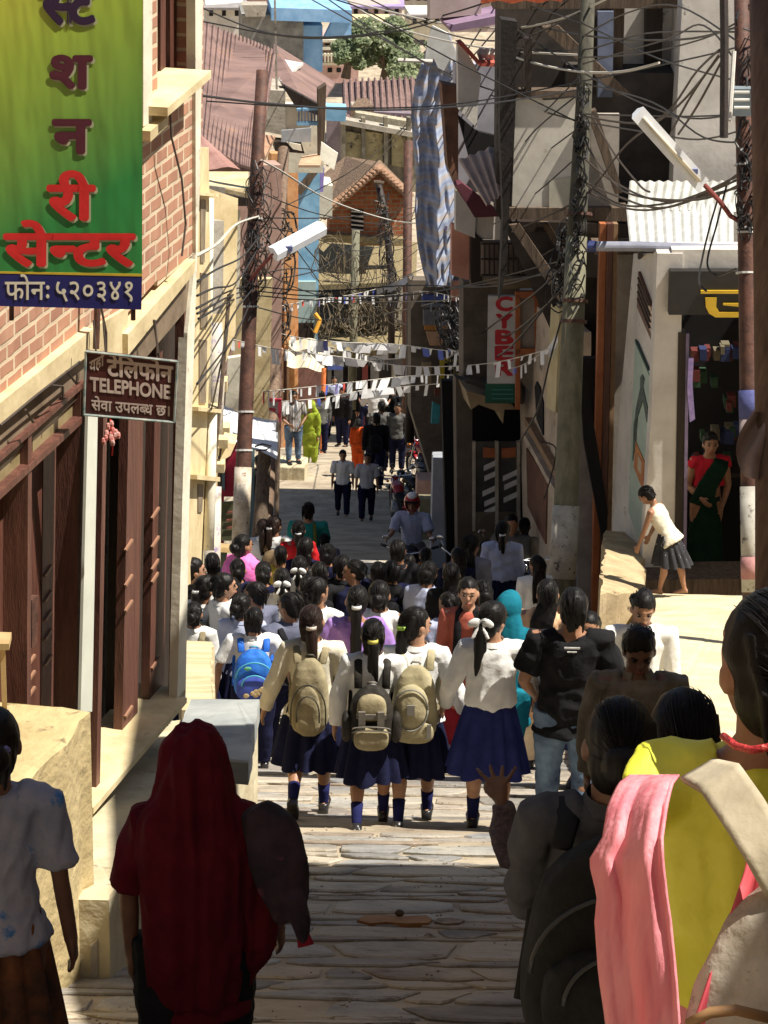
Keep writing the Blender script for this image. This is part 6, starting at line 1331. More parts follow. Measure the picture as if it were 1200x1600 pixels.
# girl bottom left in a flowery t-shirt
klf, klH = HP(-12, 1112, 8.6)
kid_l = person('child in a white t-shirt with colourful sleeve prints at the bottom left corner', klf, 6, klH, 'f', 'd', top=('tshirt', mat('printed_white', (.22, .24, .32), (.36, .34, .38), 6, .9, .3, 30, spots=((.05, .16, .36), 8, .53)), .45, .50), bottom=('skirt', mat('orange_brown_print', (.012, .008, .006), (.16, .05, .012), 7, .9, .3, 30), .15), hair=('bun', None), legs=STAND2,
               arms=(((.2, 0, -1), (.0, .1, -1)), ((.12, -.02, -1), (.12, .15, -1))), vox=.009, seed=9, fat=.82)
bh_ = kid_l['hc']; MB().ell(bh_ + Vector((.02, -.10, .02)), .035, .02, .022, None, 10, 8).build('hair_clip', mat('violet_clip', (.10, .08, .35), (.3, .28, .6), 12, .2), kid_l['rt'], True, False)
# two dark heads in front of the shaded man, the left one with a black backpack
scf, scH = HP(968, 1102, 6.7)
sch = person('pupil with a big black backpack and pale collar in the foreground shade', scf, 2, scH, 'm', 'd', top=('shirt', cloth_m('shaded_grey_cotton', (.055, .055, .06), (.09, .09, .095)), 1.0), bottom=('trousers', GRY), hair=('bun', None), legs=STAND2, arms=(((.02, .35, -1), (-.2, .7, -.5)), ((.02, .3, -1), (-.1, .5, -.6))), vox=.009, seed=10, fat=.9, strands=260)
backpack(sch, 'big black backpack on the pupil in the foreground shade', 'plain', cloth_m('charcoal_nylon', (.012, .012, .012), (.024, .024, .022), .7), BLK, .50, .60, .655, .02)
s2f, s2H = HP(1074, 1088, 7.0)
sch2 = person('dark haired pupil just right of the pupil with the black backpack', s2f, 4, s2H, 'f', 'd', top=('shirt', BLK, 1.0), bottom=('trousers', BLK), hair=('loose', None, .12), legs=STAND2, vox=.010, seed=11, strands=240)
wvf, wvH = HP(972, 1236, 9.1)
wv_ = person('child in a grey knitted jumper raising one hand beside the black backpack', wvf, -12, wvH, 'm', 'd', top=('tucked', mat('knit_grey', (.07, .05, .055), (.14, .10, .10), 60, .95, .8, 90), 1.0), bottom=('trousers', BLK), hair=('short', None), legs=STAND,
             arms=(((.95, .20, -.25), (.22, .25, 1.0)), ((.2, 0, -1), (0, .2, -1))), vox=.009, seed=12, wave=0)
# pink and yellow girl close on the right
yell = mat('yellow_satin', (.70, .72, .04), (.82, .82, .08), 3, .55, .7, 5, dist=.04); pnk2 = mat('coral_chiffon', (.86, .24, .30), (.94, .40, .44), 3, .6, .4, 14, stretch=(6, 6, .5), trans=.2)
fg = Vector(P(1212, 940, 4.3)); Hf = 1.52; fgf = Vector((fg.x, fg.y, fg.z - Hf))
girl_p = person('girl in yellow tunic and pink scarf with a beige bag strap, closest to us', fgf, 3, Hf, 'f', 'm', top=('kurta', yell, .5, .36), bottom=('salwar', pnk2), hair=('bun', None), legs=STAND2, vox=.008, seed=13, strands=420, yaw=18, fat=1.02,
                arms=(((-.05, .55, -.8), (-.3, .8, -.2)), ((.3, 0, -1), (.1, .1, -1))))
def W(px, py, d): # world point to the girl's frame
    return Matrix.Rotation(R(-girl_p['head']), 3, 'Z') @ (P(px, py, d) - girl_p['rt'].location)
def sheet(name, rows, m, parent_p, dwave=.02, nu=60, fq=6.0, th=.004, seed=0):
    """draped cloth through rows of (y, xleft, xright, depth_left, depth_right)"""
    def f(u, v):
        t = v * (len(rows) - 1); i = min(int(t), len(rows) - 2); q = t - i; a, b_ = rows[i], rows[i + 1]; g_ = [a[k] + (b_[k] - a[k]) * q for k in range(5)]
        return P(g_[1] + (g_[2] - g_[1]) * u, g_[0], g_[3] + (g_[4] - g_[3]) * u - dwave * (math.sin(u * fq * 2 + seed + v * .8) + .3 * math.sin(u * fq * 4.3 + v + 2 * math.sin(v * 4)) + .12 * math.sin(u * fq * 9 + 5 * v + 2 * math.sin(v * 7)) + .25 * math.sin(v * 23 + u * 6)))
    mb = MB().grid(f, nu, 30); mb.v = [Matrix.Rotation(R(-parent_p['head']), 3, 'Z') @ (v - parent_p['rt'].location) for v in mb.v]
    o = mb.build(name, m, parent_p['rt'], True, False); sol = o.modifiers.new('thickness', 'SOLIDIFY'); sol.thickness = th; return o
fd_ = 4.02
sheet('scarf', [(1214, 985, 1062, 4.22, 4.12), (1226, 968, 1052, 4.16, 4.04), (1260, 952, 1044, 4.1, 3.98), (1310, 944, 1037, 4.06, 3.94), (1345, 922, 1038, 4.06, 3.93), (1400, 936, 1044, 4.05, 3.93), (1440, 932, 1050, 4.05, 3.93), (1520, 938, 1058, 4.05, 3.92), (1600, 950, 1064, 4.05, 3.92), (1680, 955, 1068, 4.05, 3.92)], pnk2, girl_p, .010, 30, 5.5)
sheet('scarf_end', [(1330, 1172, 1200, 3.97, 3.99), (1400, 1150, 1192, 3.95, 3.97), (1480, 1122, 1168, 3.93, 3.95), (1600, 1082, 1122, 3.9, 3.92), (1680, 1060, 1100, 3.9, 3.92)], mat('crimson_chiffon', (.55, .05, .08), (.68, .12, .14), 3, .6, .3, 10), girl_p, .006, 12, 4)
nc = [W(1130, 1150, 4.12), W(1150, 1166, 4.08), W(1175, 1172, 4.04), W(1200, 1168, 4.02), W(1230, 1150, 4.06)]
MB().tube(nc, .006, 8).build('necklace', mat('red_beads', (.45, .02, .03), (.6, .06, .05), 80, .4, .8, 120), girl_p['rt'], True, False)
bg_ = E('shoulder_bag', 'beige cloth bag with crumpled print hanging on the back of the girl in yellow', 'bag', P(1180, 1500, 3.9))
beige = mat('beige_strap', (.36, .31, .21), (.50, .44, .32), 6, .85, .3, 30)
def strap(rows, nm, m=beige):
    def f(u, v):
        t = v * (len(rows) - 1); i = min(int(t), len(rows) - 2); q = t - i; a, b_ = Vector(rows[i][0]).lerp(Vector(rows[i + 1][0]), q), Vector(rows[i][1]).lerp(Vector(rows[i + 1][1]), q)
        c = a.lerp(b_, u); return P(c.x, c.y, c.z)
    o = MB().grid(f, 6, 24).build(nm, m, bg_, True); sol = o.modifiers.new('thickness', 'SOLIDIFY'); sol.thickness = .008
strap([((1066, 1222, 4.10), (1118, 1192, 4.12)), ((1096, 1240, 4.0), (1158, 1200, 4.02)), ((1130, 1290, 3.93), (1195, 1250, 3.93)), ((1165, 1345, 3.9), (1230, 1310, 3.9)), ((1195, 1400, 3.9), (1262, 1380, 3.9))], 'strap')
bgm = mat('bag_cloth', (.34, .29, .22), (.55, .50, .42), 5, .9, .6, 20, spots=((.10, .06, .05), 11, .60), dist=.02)
b = MB(); b.tube([P(1215, 1390, 3.97), P(1200, 1450, 3.95), P(1185, 1540, 3.95), P(1180, 1660, 3.95)], [(.02, .03), (.055, .05), (.085, .06), (.10, .06)], 14, up=(1, 0, 0))
obj('bag', remesh(b, .008, 2, 'bag', .012, 6, (16, 16, 9)), bgm, bg_)
MB().tube([P(1075, 1600, 3.86), P(1110, 1582, 3.85), P(1150, 1578, 3.85), P(1200, 1590, 3.86)], .008, 8).build('piping', mat('gold_piping', (.32, .18, .08), rough=.5), bg_, True)

# ---- crowd: (label, px, py, H, heading, dict)
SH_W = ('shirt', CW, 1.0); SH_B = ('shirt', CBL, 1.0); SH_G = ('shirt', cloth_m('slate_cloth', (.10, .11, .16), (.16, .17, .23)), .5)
boy = dict(sex='m', hair=('short', None), bottom=('trousers', NAVY))
CR = [
 ('boy in a short sleeved white shirt carrying a bright blue backpack', 396, 952, 1.34, 4, dict(boy, top=('shirt', CW, .45), vox=.010, arms=(((.5, -.05, -1), (.1, .2, -1)), ((.5, -.05, -1), (.2, .1, -1))), pack=('kid',))),
 ('woman in a lilac kurta with a long straight black braid', 557, 918, 1.56, 2, dict(top=('kurta', PUR, .9, .30), bottom=('salwar', PUR), hair=('pony', None, .36, CW), vox=.011, arms=(((.6, 0, -1), (.1, .2, -1)), ((.5, 0, -1), (-.1, .3, -1))))),
 ('girl in a white shirt just right of the lilac woman', 594, 906, 1.56, -8, dict(top=SH_W, hair=('bun', None), vox=.012)),
 ('schoolgirl with a thick tousled ponytail left of the lilac woman', 497, 906, 1.54, -14, dict(top=SH_W, hair=('pony', None, .3, None), yaw=-40, vox=.012)),
 ('woman facing us in a coral blouse and dark scarf amid the crowd', 733, 906, 1.56, 176, dict(top=('kurta', cloth_m('coral_cloth', (.34, .09, .06)), .9, .3), bottom=('salwar', MAR), hair=('loose', None, .2), face=True, sk='l', vox=.012, scarf=BLK)),
 ('woman in a teal veil beside the girl with the white bow', 797, 925, 1.55, -30, dict(top=('kurta', TEALC, 1.0), bottom=('salwar', TEALC), hair=('bun', None), vox=.012, veil=TEALC)),
 ('woman in a peach kurta with long dark hair and teal clip', 856, 908, 1.60, -20, dict(top=('kurta', PEACH, .9, .28), bottom=('salwar', cloth_m('cream_cloth', (.55, .45, .32))), hair=('loose', None, .3), yaw=20, vox=.012)),
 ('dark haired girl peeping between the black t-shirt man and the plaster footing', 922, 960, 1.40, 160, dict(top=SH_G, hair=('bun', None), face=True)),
 ('girl in white with a short ponytail at the left edge of the crowd', 322, 898, 1.48, -20, dict(top=SH_W, hair=('pony', None, .2, CW), yaw=-30, vox=.012, pack=('plain', KHAKI))),
 ('girl in profile looking right next to the low wall', 350, 898, 1.50, -60, dict(top=SH_W, hair=('bun', None), yaw=-20, face=True, sk='l')),
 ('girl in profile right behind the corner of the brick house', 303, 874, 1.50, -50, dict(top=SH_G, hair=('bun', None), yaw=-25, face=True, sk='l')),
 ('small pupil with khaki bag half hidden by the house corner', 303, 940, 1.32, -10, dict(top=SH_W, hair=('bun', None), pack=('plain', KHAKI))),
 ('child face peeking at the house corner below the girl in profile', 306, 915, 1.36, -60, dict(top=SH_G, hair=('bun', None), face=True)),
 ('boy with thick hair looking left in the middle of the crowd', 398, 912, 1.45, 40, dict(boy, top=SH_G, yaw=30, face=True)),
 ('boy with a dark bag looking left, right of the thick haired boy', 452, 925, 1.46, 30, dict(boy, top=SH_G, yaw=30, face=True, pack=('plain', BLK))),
 ('woman in a bright pink shawl at the left of the crowd', 380, 838, 1.55, -40, dict(top=('kurta', PNK, 1.0), bottom=('salwar', PNK), hair=('bun', None), yaw=-10, face=True, shawl=PNK)),
 ('schoolgirl in white seen from behind with brown bag, left of the woman in red', 430, 808, 1.52, -6, dict(top=SH_W, hair=('pony', hairb, .2, CW), yaw=-30, pack=('plain', cloth_m('brown_bag', (.16, .11, .06))))),
 ('schoolgirl with a loose ponytail at the far left of the two in white', 412, 810, 1.50, -4, dict(top=SH_W, hair=('pony', hairb, .2, None))),
 ('woman in a red blouse with a white bag strap', 466, 815, 1.52, 2, dict(top=('shirt', RED, .45), bottom=('salwar', BLK), hair=('pony', None, .12, CW), sash=CW, sk='m')),
 ('person in a teal and olive top standing beyond the woman in red', 482, 786, 1.56, 0, dict(boy, top=('tshirt', cloth_m('teal_shirt', (.02, .22, .2)), .4), sash=cloth_m('olive_stripe', (.12, .13, .03)))),
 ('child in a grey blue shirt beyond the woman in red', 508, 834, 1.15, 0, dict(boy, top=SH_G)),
 ('small child in yellow behind the girls with white ribbons', 439, 855, 1.35, 0, dict(boy, top=('tshirt', cloth_m('child_yellow', (.55, .4, .05)), .4))),
 ('girl with her hair tied with white ribbons in the middle of the crowd', 440, 890, 1.46, 4, dict(top=SH_W, hair=('pony', None, .1, 'bow'))),
 ('schoolgirl with big white ribbon left of the centre of the crowd', 468, 868, 1.46, -4, dict(top=SH_W, hair=('pony', None, .12, 'bow'))),
 ('dark haired pupil behind the blue backpack boy on the left', 362, 905, 1.42, 10, dict(top=('shirt', NAVY, 1.0), hair=('bun', None))),
 ('dark haired pupil left of the pink shawl woman', 332, 866, 1.45, 10, dict(top=('shirt', BLK, 1.0), hair=('short', None))),
 ('pupil in dark clothes just below the pink shawl', 372, 872, 1.44, 0, dict(top=('shirt', NAVY, 1.0), hair=('bun', None))),
 ('dark haired girl just right of the pink shawl woman', 412, 880, 1.44, -10, dict(top=('shirt', NAVY, 1.0), hair=('bun', None))),
 ('black haired pupil in the dark centre of the crowd near the white ribbons', 500, 880, 1.45, 6, dict(boy, top=('shirt', BLK, 1.0))),
 ('pupil with a dark cap of hair above the lilac woman', 535, 866, 1.48, -10, dict(boy, top=('shirt', BLK, 1.0))),
 ('boy turning his face left between dark heads in the centre', 553, 878, 1.46, 60, dict(boy, top=('shirt', NAVY, 1.0), yaw=30, face=True)),
 ('black haired pupil right of the big white ribbon', 512, 852, 1.44, -8, dict(top=('shirt', NAVY, 1.0), hair=('bun', None))),
 ('dark haired pupil above the tousled ponytail girl', 480, 898, 1.42, 0, dict(boy, top=('shirt', BLK, 1.0))),
 ('dark haired pupil above the girl in white at the centre', 592, 880, 1.45, 8, dict(boy, top=('shirt', BLK, 1.0))),
 ('girl in a pale blue shirt bending in the shade at the centre', 660, 886, 1.44, -20, dict(top=SH_B, hair=('bun', None), lean=18)),
 ('tall person in black in front of the motorcyclist', 622, 842, 1.56, 0, dict(boy, top=('shirt', BLK, 1.0))),
 ('dark pupil in the shade below the motorcyclist', 612, 878, 1.46, 0, dict(boy, top=('shirt', NAVY, 1.0), pack=('plain', BLK))),
 ('dark haired woman beside the girl in pale blue', 706, 882, 1.50, 4, dict(top=('shirt', BLK, 1.0), hair=('loose', None, .2))),
 ('dark haired girl behind the coral blouse woman on the right', 755, 905, 1.46, 10, dict(top=('shirt', BLK, 1.0), hair=('bun', None))),
 ('girl in a pale blue shirt and navy skirt in the shade near the motorcycles', 786, 816, 1.58, -4, dict(top=('tucked', CBL, 1.0), bottom=('skirt', NAVY), hair=('pony', None, .14, CW), socks=SOCK)),
 ('woman in a grey blouse with long dark hair beside the motorcycle', 738, 838, 1.50, -20, dict(top=('shirt', cloth_m('dim_grey_cloth', (.2, .2, .24)), 1.0), hair=('loose', None, .22), yaw=-30)),
 ('boy in a white shirt and school tie facing us in the shade', 829, 752, 1.56, 180, dict(boy, top=('shirt', CBL, .5), face=True, tie=True)),
 ('man in a tan shirt bending over a motorcycle in the shade', 818, 815, 1.45, -10, dict(boy, top=('shirt', cloth_m('tan_cloth', (.22, .19, .14)), 1.0), lean=14)),
 ('man in a grey shirt half hidden behind the tan shirted man', 800, 806, 1.52, 170, dict(boy, top=('shirt', GRY, 1.0))),
 ('child in a dusky pink top by the concrete pole', 846, 818, 1.35, 200, dict(top=('tshirt', cloth_m('dusky_pink', (.36, .1, .12)), .4), hair=('bun', None))),
 ('man with an orange red vest standing in the shade of the cafe', 733, 750, 1.58, 190, dict(boy, sk='d', top=('tshirt', cloth_m('dim_orange', (.30, .05, .02)), .4))),
 ('dark clothed pupil with close cropped black hair left of the left corner', 318, 852, 1.38, -18, dict(top=('shirt', NAVY, 1.0), hair=('loose', None), yaw=-3)),
 ('pale shirted pupil with black hair and navy top left of the pink shawl', 395, 870, 1.31, -25, dict(top=('shirt', CBL, 1.0), hair=('loose', None), yaw=-9)),
 ('dark clothed pupil with black hair and navy top right of the red blouse woman', 478, 842, 1.5, -1, dict(top=('shirt', NAVY, 1.0), hair=('loose', None), yaw=-15)),
 ('pale shirted pupil with a short dark ponytail right of the blue backpack', 378, 930, 1.37, -7, dict(top=('shirt', CBL, 1.0), hair=('bun', None), yaw=-21)),
 ('dark clothed pupil with tangled black hair right of the white ribbon', 485, 885, 1.31, -5, dict(top=('shirt', BLK, 1.0), hair=('bun', None), yaw=-27)),
 ('pale shirted pupil with a dark bun right of the lilac woman', 575, 898, 1.31, 5, dict(top=('shirt', CW, 1.0), hair=('pony', None), yaw=-33)),
 ('dark clothed pupil with close cropped black hair right of the motorcyclist', 640, 868, 1.33, 24, dict(top=('shirt', NAVY, 1.0), hair=('pony', None), yaw=-39)),
 ('pale shirted pupil with black hair and navy top right of the pale blue girl', 700, 925, 1.39, 20, dict(top=('shirt', CBL, 1.0), hair=('loose', None), yaw=35)),
 ('dark clothed pupil with a short dark ponytail right of the coral blouse woman', 715, 858, 1.37, 4, dict(top=('shirt', NAVY, 1.0), hair=('loose', None), yaw=29)),
 ('pale shirted pupil with tangled black hair right of the teal veil', 838, 870, 1.35, 18, dict(top=('shirt', CW, 1.0), hair=('loose', None), yaw=23)),
 ('dark clothed pupil with tangled black hair behind the motorcyclist', 665, 855, 1.31, -11, dict(top=('shirt', BLK, 1.0), hair=('pony', None), yaw=17)),
]
def wear(p, k):
    s = p['s']; up = p['up']
    if k.get('pack'):
        pk_ = k['pack']
        if pk_[0] == 'kid': backpack(p, 'bright blue and violet school backpack with a coloured print', 'kid', cloth_m('bright_blue_nylon', (.02, .10, .50), (.04, .2, .65), .5), mat('cyan_piping', (.05, .3, .45), rough=.5), .34, .42, .65, .0, vox=.009)
        else: backpack(p, 'plain %s backpack carried by the %s' % ('khaki' if pk_[1] is KHAKI else 'dark', p['rt']['label'].split(' in ')[0].split(' with ')[0] + ' at %s of the crowd' % ('the left edge' if p['rt'].location.x < -1 else 'the middle')), 'plain', pk_[1], BLK, .32, .40, .65, .02, vox=.014)
    if k.get('sash'): MB().tube([up(.835, -.03 * s, .05 * s), up(.80, -.085 * s, .055 * s), up(.62, -.085 * s, .07 * s), up(.50, -.09 * s, .08 * s)], [(.014 * s, .006 * s)] * 4, 8, up=(1, 0, 0)).build('bag_strap', k['sash'], p['rt'], True, False)
    if k.get('tie'): MB().tube([up(.83, .055 * s), up(.79, .082 * s), up(.66, .088 * s), up(.6, .085 * s)], [(.010 * s, .006 * s), (.013 * s, .006 * s), (.020 * s, .006 * s), (.004 * s, .004 * s)], 8, up=(1, 0, 0)).build('tie', GRY, p['rt'], True, False)
    if k.get('veil'):
        hc = p['hc']; b = MB(); b.ell(hc + Vector((0, -.02, .012)) * s, .066 * s, .078 * s, .085 * s, None, 16, 10); b.tube([hc + Vector((0, -.03 * s, -.02 * s)), up(.80, -.05 * s), up(.62, -.075 * s), up(.5, -.08 * s)], [(.07 * s, .06 * s), (.12 * s, .055 * s), (.10 * s, .03 * s), (.09 * s, .02 * s)], 14, up=(1, 0, 0)); vg(p, '', b, k['veil'], 'veil', vox=.013, fold=.006)
    if k.get('shawl'):
        b = MB(); b.tube([up(.87, -.02 * s), up(.835, -.01 * s), up(.80), up(.74), up(.66), up(.58)], [(.05 * s, .05 * s), (.09 * s, .07 * s), (.145 * s, .09 * s), (.165 * s, .10 * s), (.155 * s, .10 * s), (.15 * s, .095 * s)], 18, up=(1, 0, 0)); vg(p, '', b, k['shawl'], 'shawl', vox=.013, fold=.010)
    if k.get('scarf'):
        for sd in (-1, 1): MB().tube([up(.84, -.03 * s, sd * .03 * s), up(.83, .04 * s, sd * .045 * s), up(.74, .078 * s, sd * .05 * s), up(.6, .078 * s, sd * .055 * s)], [(.02 * s, .01 * s)] * 4, 8, up=(1, 0, 0)).build('scarf', k['scarf'], p['rt'], True, False)
for i, (lab, px, py, H, hd, k) in enumerate(CR):
    kk = {a: b_ for a, b_ in k.items() if a not in ('pack', 'sash', 'tie', 'veil', 'shawl', 'scarf')}
    kk.setdefault('top', SH_W); kk.setdefault('vox', .014 if i < 30 else .016); kk.setdefault('legs', (STAND, STAND2, WALK1)[i % 3]); kk.setdefault('seed', 100 + i)
    if kk.get('bottom', (0,))[0] == 0: kk['bottom'] = ('skirt', NAVY)
    p = person(lab, at_head(px, py, H), hd, H, group='people of the crowd in the lane', **kk); wear(p, k)
# ---- people further down the lane and by the shop
def shopgirl_x(p): pass
p = person('small girl in a white vest and black flowered skirt leaning by the shop door', P(1045, 930, 27.4), 62, 1.12, 'f', 'm', top=('frock', CWY, .05, .48), bottom=('skirt', mat('flower_skirt', (.012, .012, .016), (.03, .03, .035), 6, .9, .2, 20, spots=((.6, .58, .55), 16, .60)), .30), hair=('short', None), legs=((8, 0), (-14, 2)), lean=34, nod=30, face=True, barefoot=True, vox=.011, arms=(((.15, .25, -1), (0, .3, -1)), ((.15, .25, -1), (0, .4, -1))), seed=71)
p = person('woman in a red blouse and dark green wrap standing inside the shop doorway', FR.hit(1098, 896, -.9), 186, 1.56, 'f', 'm', top=('blouse', cloth_m('blouse_red', (.42, .015, .03)), .3), bottom=('sari', DKG), hair=('bun', None), face=True, vox=.012, arms=(((.2, 0, -1), (-.3, .6, -.6)), ((.2, 0, -1), (-.5, .7, -.4))), seed=72, fat=1.1)
b = MB(); up = p['up']; s = p['s']; b.tube([up(.83, -.02 * s, -.09 * s), up(.80, .08 * s, -.06 * s), up(.66, .095 * s, .02 * s), up(.52, .09 * s, .06 * s)], [(.05 * s, .012 * s), (.06 * s, .014 * s), (.07 * s, .014 * s), (.09 * s, .02 * s)], 12, up=(1, 0, 0)); vg(p, '', b, DKG, 'wrap', vox=.012, fold=.004)
def far(lab, px, py, H, hd, d=None, **k):
    k.setdefault('vox', .02); ft = P(px, py, d) - Vector((0, 0, H)) if d else at_head(px, py, H)
    return person(lab, ft, hd, H, **k)
far('boy in plain white shirt walking up the shaded lane, left of the pair', 536, 703, 1.45, 180, **dict(boy, top=('shirt', CW, .5), face=True, legs=((12, 0), (-8, 12)), seed=80))
far('boy in striped shirt walking up the shaded lane, right of the pair', 574, 708, 1.45, 180, **dict(boy, top=('shirt', mat('striped_shirt', (.25, .25, .27), (.55, .55, .57), 40, .9, stretch=(1, 0, 0)), .5), face=True, legs=((-8, 10), (10, 0)), seed=81))
far('woman in a lime green tunic and veil standing in the sun down the lane', 486, 628, 1.56, 160, d=65.5, top=('kurta', GRN, .9, .30), bottom=('salwar', GRN), hair=('bun', None), seed=82, extra=lambda p: wear(p, dict(veil=GRN)))
far('man in a striped shirt and jeans beside the woman in lime green', 459, 612, 1.66, 200, d=63.0, **dict(boy, top=('tshirt', mat('brown_stripe', (.10, .08, .07), (.55, .53, .5), 6, .9, stretch=(6, 0, 0), t=(.48, .52)), .4), bottom=('jeans', JEAN), face=True, seed=83, arms=(((.3, 0, -1), (-.6, .6, -.5)), ((.3, 0, -1), (-.6, .6, -.5)))))
far('man in a pale grey shirt standing at the far end of the lane', 522, 588, 1.66, 190, **dict(boy, top=('shirt', CBL, 1.0), seed=84))
fm = P(459, 612, 63.0) - Vector((0, 0, 1.66))
rough_block('stone_step', 'low sunlit stone step under the striped man on the left of the lane', 'step', [fm + Vector((a, b_, .0)) for a, b_ in ((-1.4, -.3), (.26, -.35), (.32, .4), (-1.4, .6))], 1.0, MATS['ledge_stone'], .02)
far('man in dark clothes at the far left end of the lane', 508, 600, 1.62, 170, **dict(boy, top=('shirt', GRY, 1.0), seed=85))
far('woman in dark clothes with a red scarf near the far shops', 549, 600, 1.62, 180, top=('shirt', BLK, 1.0), bottom=('sari', BLK), hair=('bun', None), seed=86, extra=lambda p: wear(p, dict(scarf=RED)))
far('man in black carrying a dark bag walking away down the lane', 588, 644, 1.70, 0, **dict(boy, top=('shirt', BLK, 1.0), legs=WALK1, seed=87, extra=lambda p: wear(p, dict(pack=('plain', BLK)))))
far('person in a grey shirt just ahead of the man in black down the lane', 596, 628, 1.62, 10, **dict(boy, top=('shirt', GRY, 1.0), seed=88))
far('person with a bright orange red wrap at the far end of the lane', 560, 655, 1.2, 0, top=('kurta', cloth_m('vermilion', (.45, .06, .01)), .9), bottom=('salwar', cloth_m('vermilion', (.45, .06, .01))), hair=('bun', None), seed=89)
far('tall man in grey green clothes leaning on the dark post down the lane', 636, 600, 1.68, 150, **dict(boy, top=('shirt', cloth_m('field_grey', (.1, .1, .085)), 1.0), bottom=('trousers', GRY), seed=90))
far('girl with a violet headscarf sitting by the motorcycles on the right', 693, 640, 1.3, 200, top=('kurta', cloth_m('dim_violet', (.1, .07, .2)), .9), bottom=('salwar', BLK), hair=('bun', None), seed=91, extra=lambda p: wear(p, dict(veil=cloth_m('dim_violet', (.1, .07, .2)))))
far('half hidden person standing behind the wooden post under the white sheet', 405, 712, 1.60, 40, **dict(boy, top=('shirt', BLK, 1.0), sk='d', seed=92))
far('person in dark red reaching out behind the columns on the far left', 302, 690, 1.6, -60, top=('kurta', MAR, .9), bottom=('salwar', MAR), hair=('bun', None), seed=93)

for i, (px, py, H, hd, t_, lab) in enumerate(((502, 612, 1.6, 30, GRY, 'man in grey near the marigold garland at the far left of the lane'), (536, 606, 1.62, 150, BLK, 'man in black beside the far red scarf woman'), (570, 596, 1.64, 200, NAVY, 'man in navy by the far red pier'), (612, 604, 1.6, 0, BLK, 'dark figure right of the far white shirted rider'), (652, 616, 1.6, 60, GRY, 'grey clothed man beside the row of motorcycles'), (700, 655, 1.5, 220, NAVY, 'person in navy sitting near the teal cloth'), (668, 640, 1.55, 190, BLK, 'dark figure between the parked motorcycles'), (716, 700, 1.5, 200, BLK, 'dark clothed man by the grey post right of the stairs'), (622, 630, 1.6, 170, GRY, 'grey clothed man in front of the tall dark post'))):
    far(lab, px, py, H, hd, **dict(boy, top=('shirt', t_, 1.0), seed=300 + i))
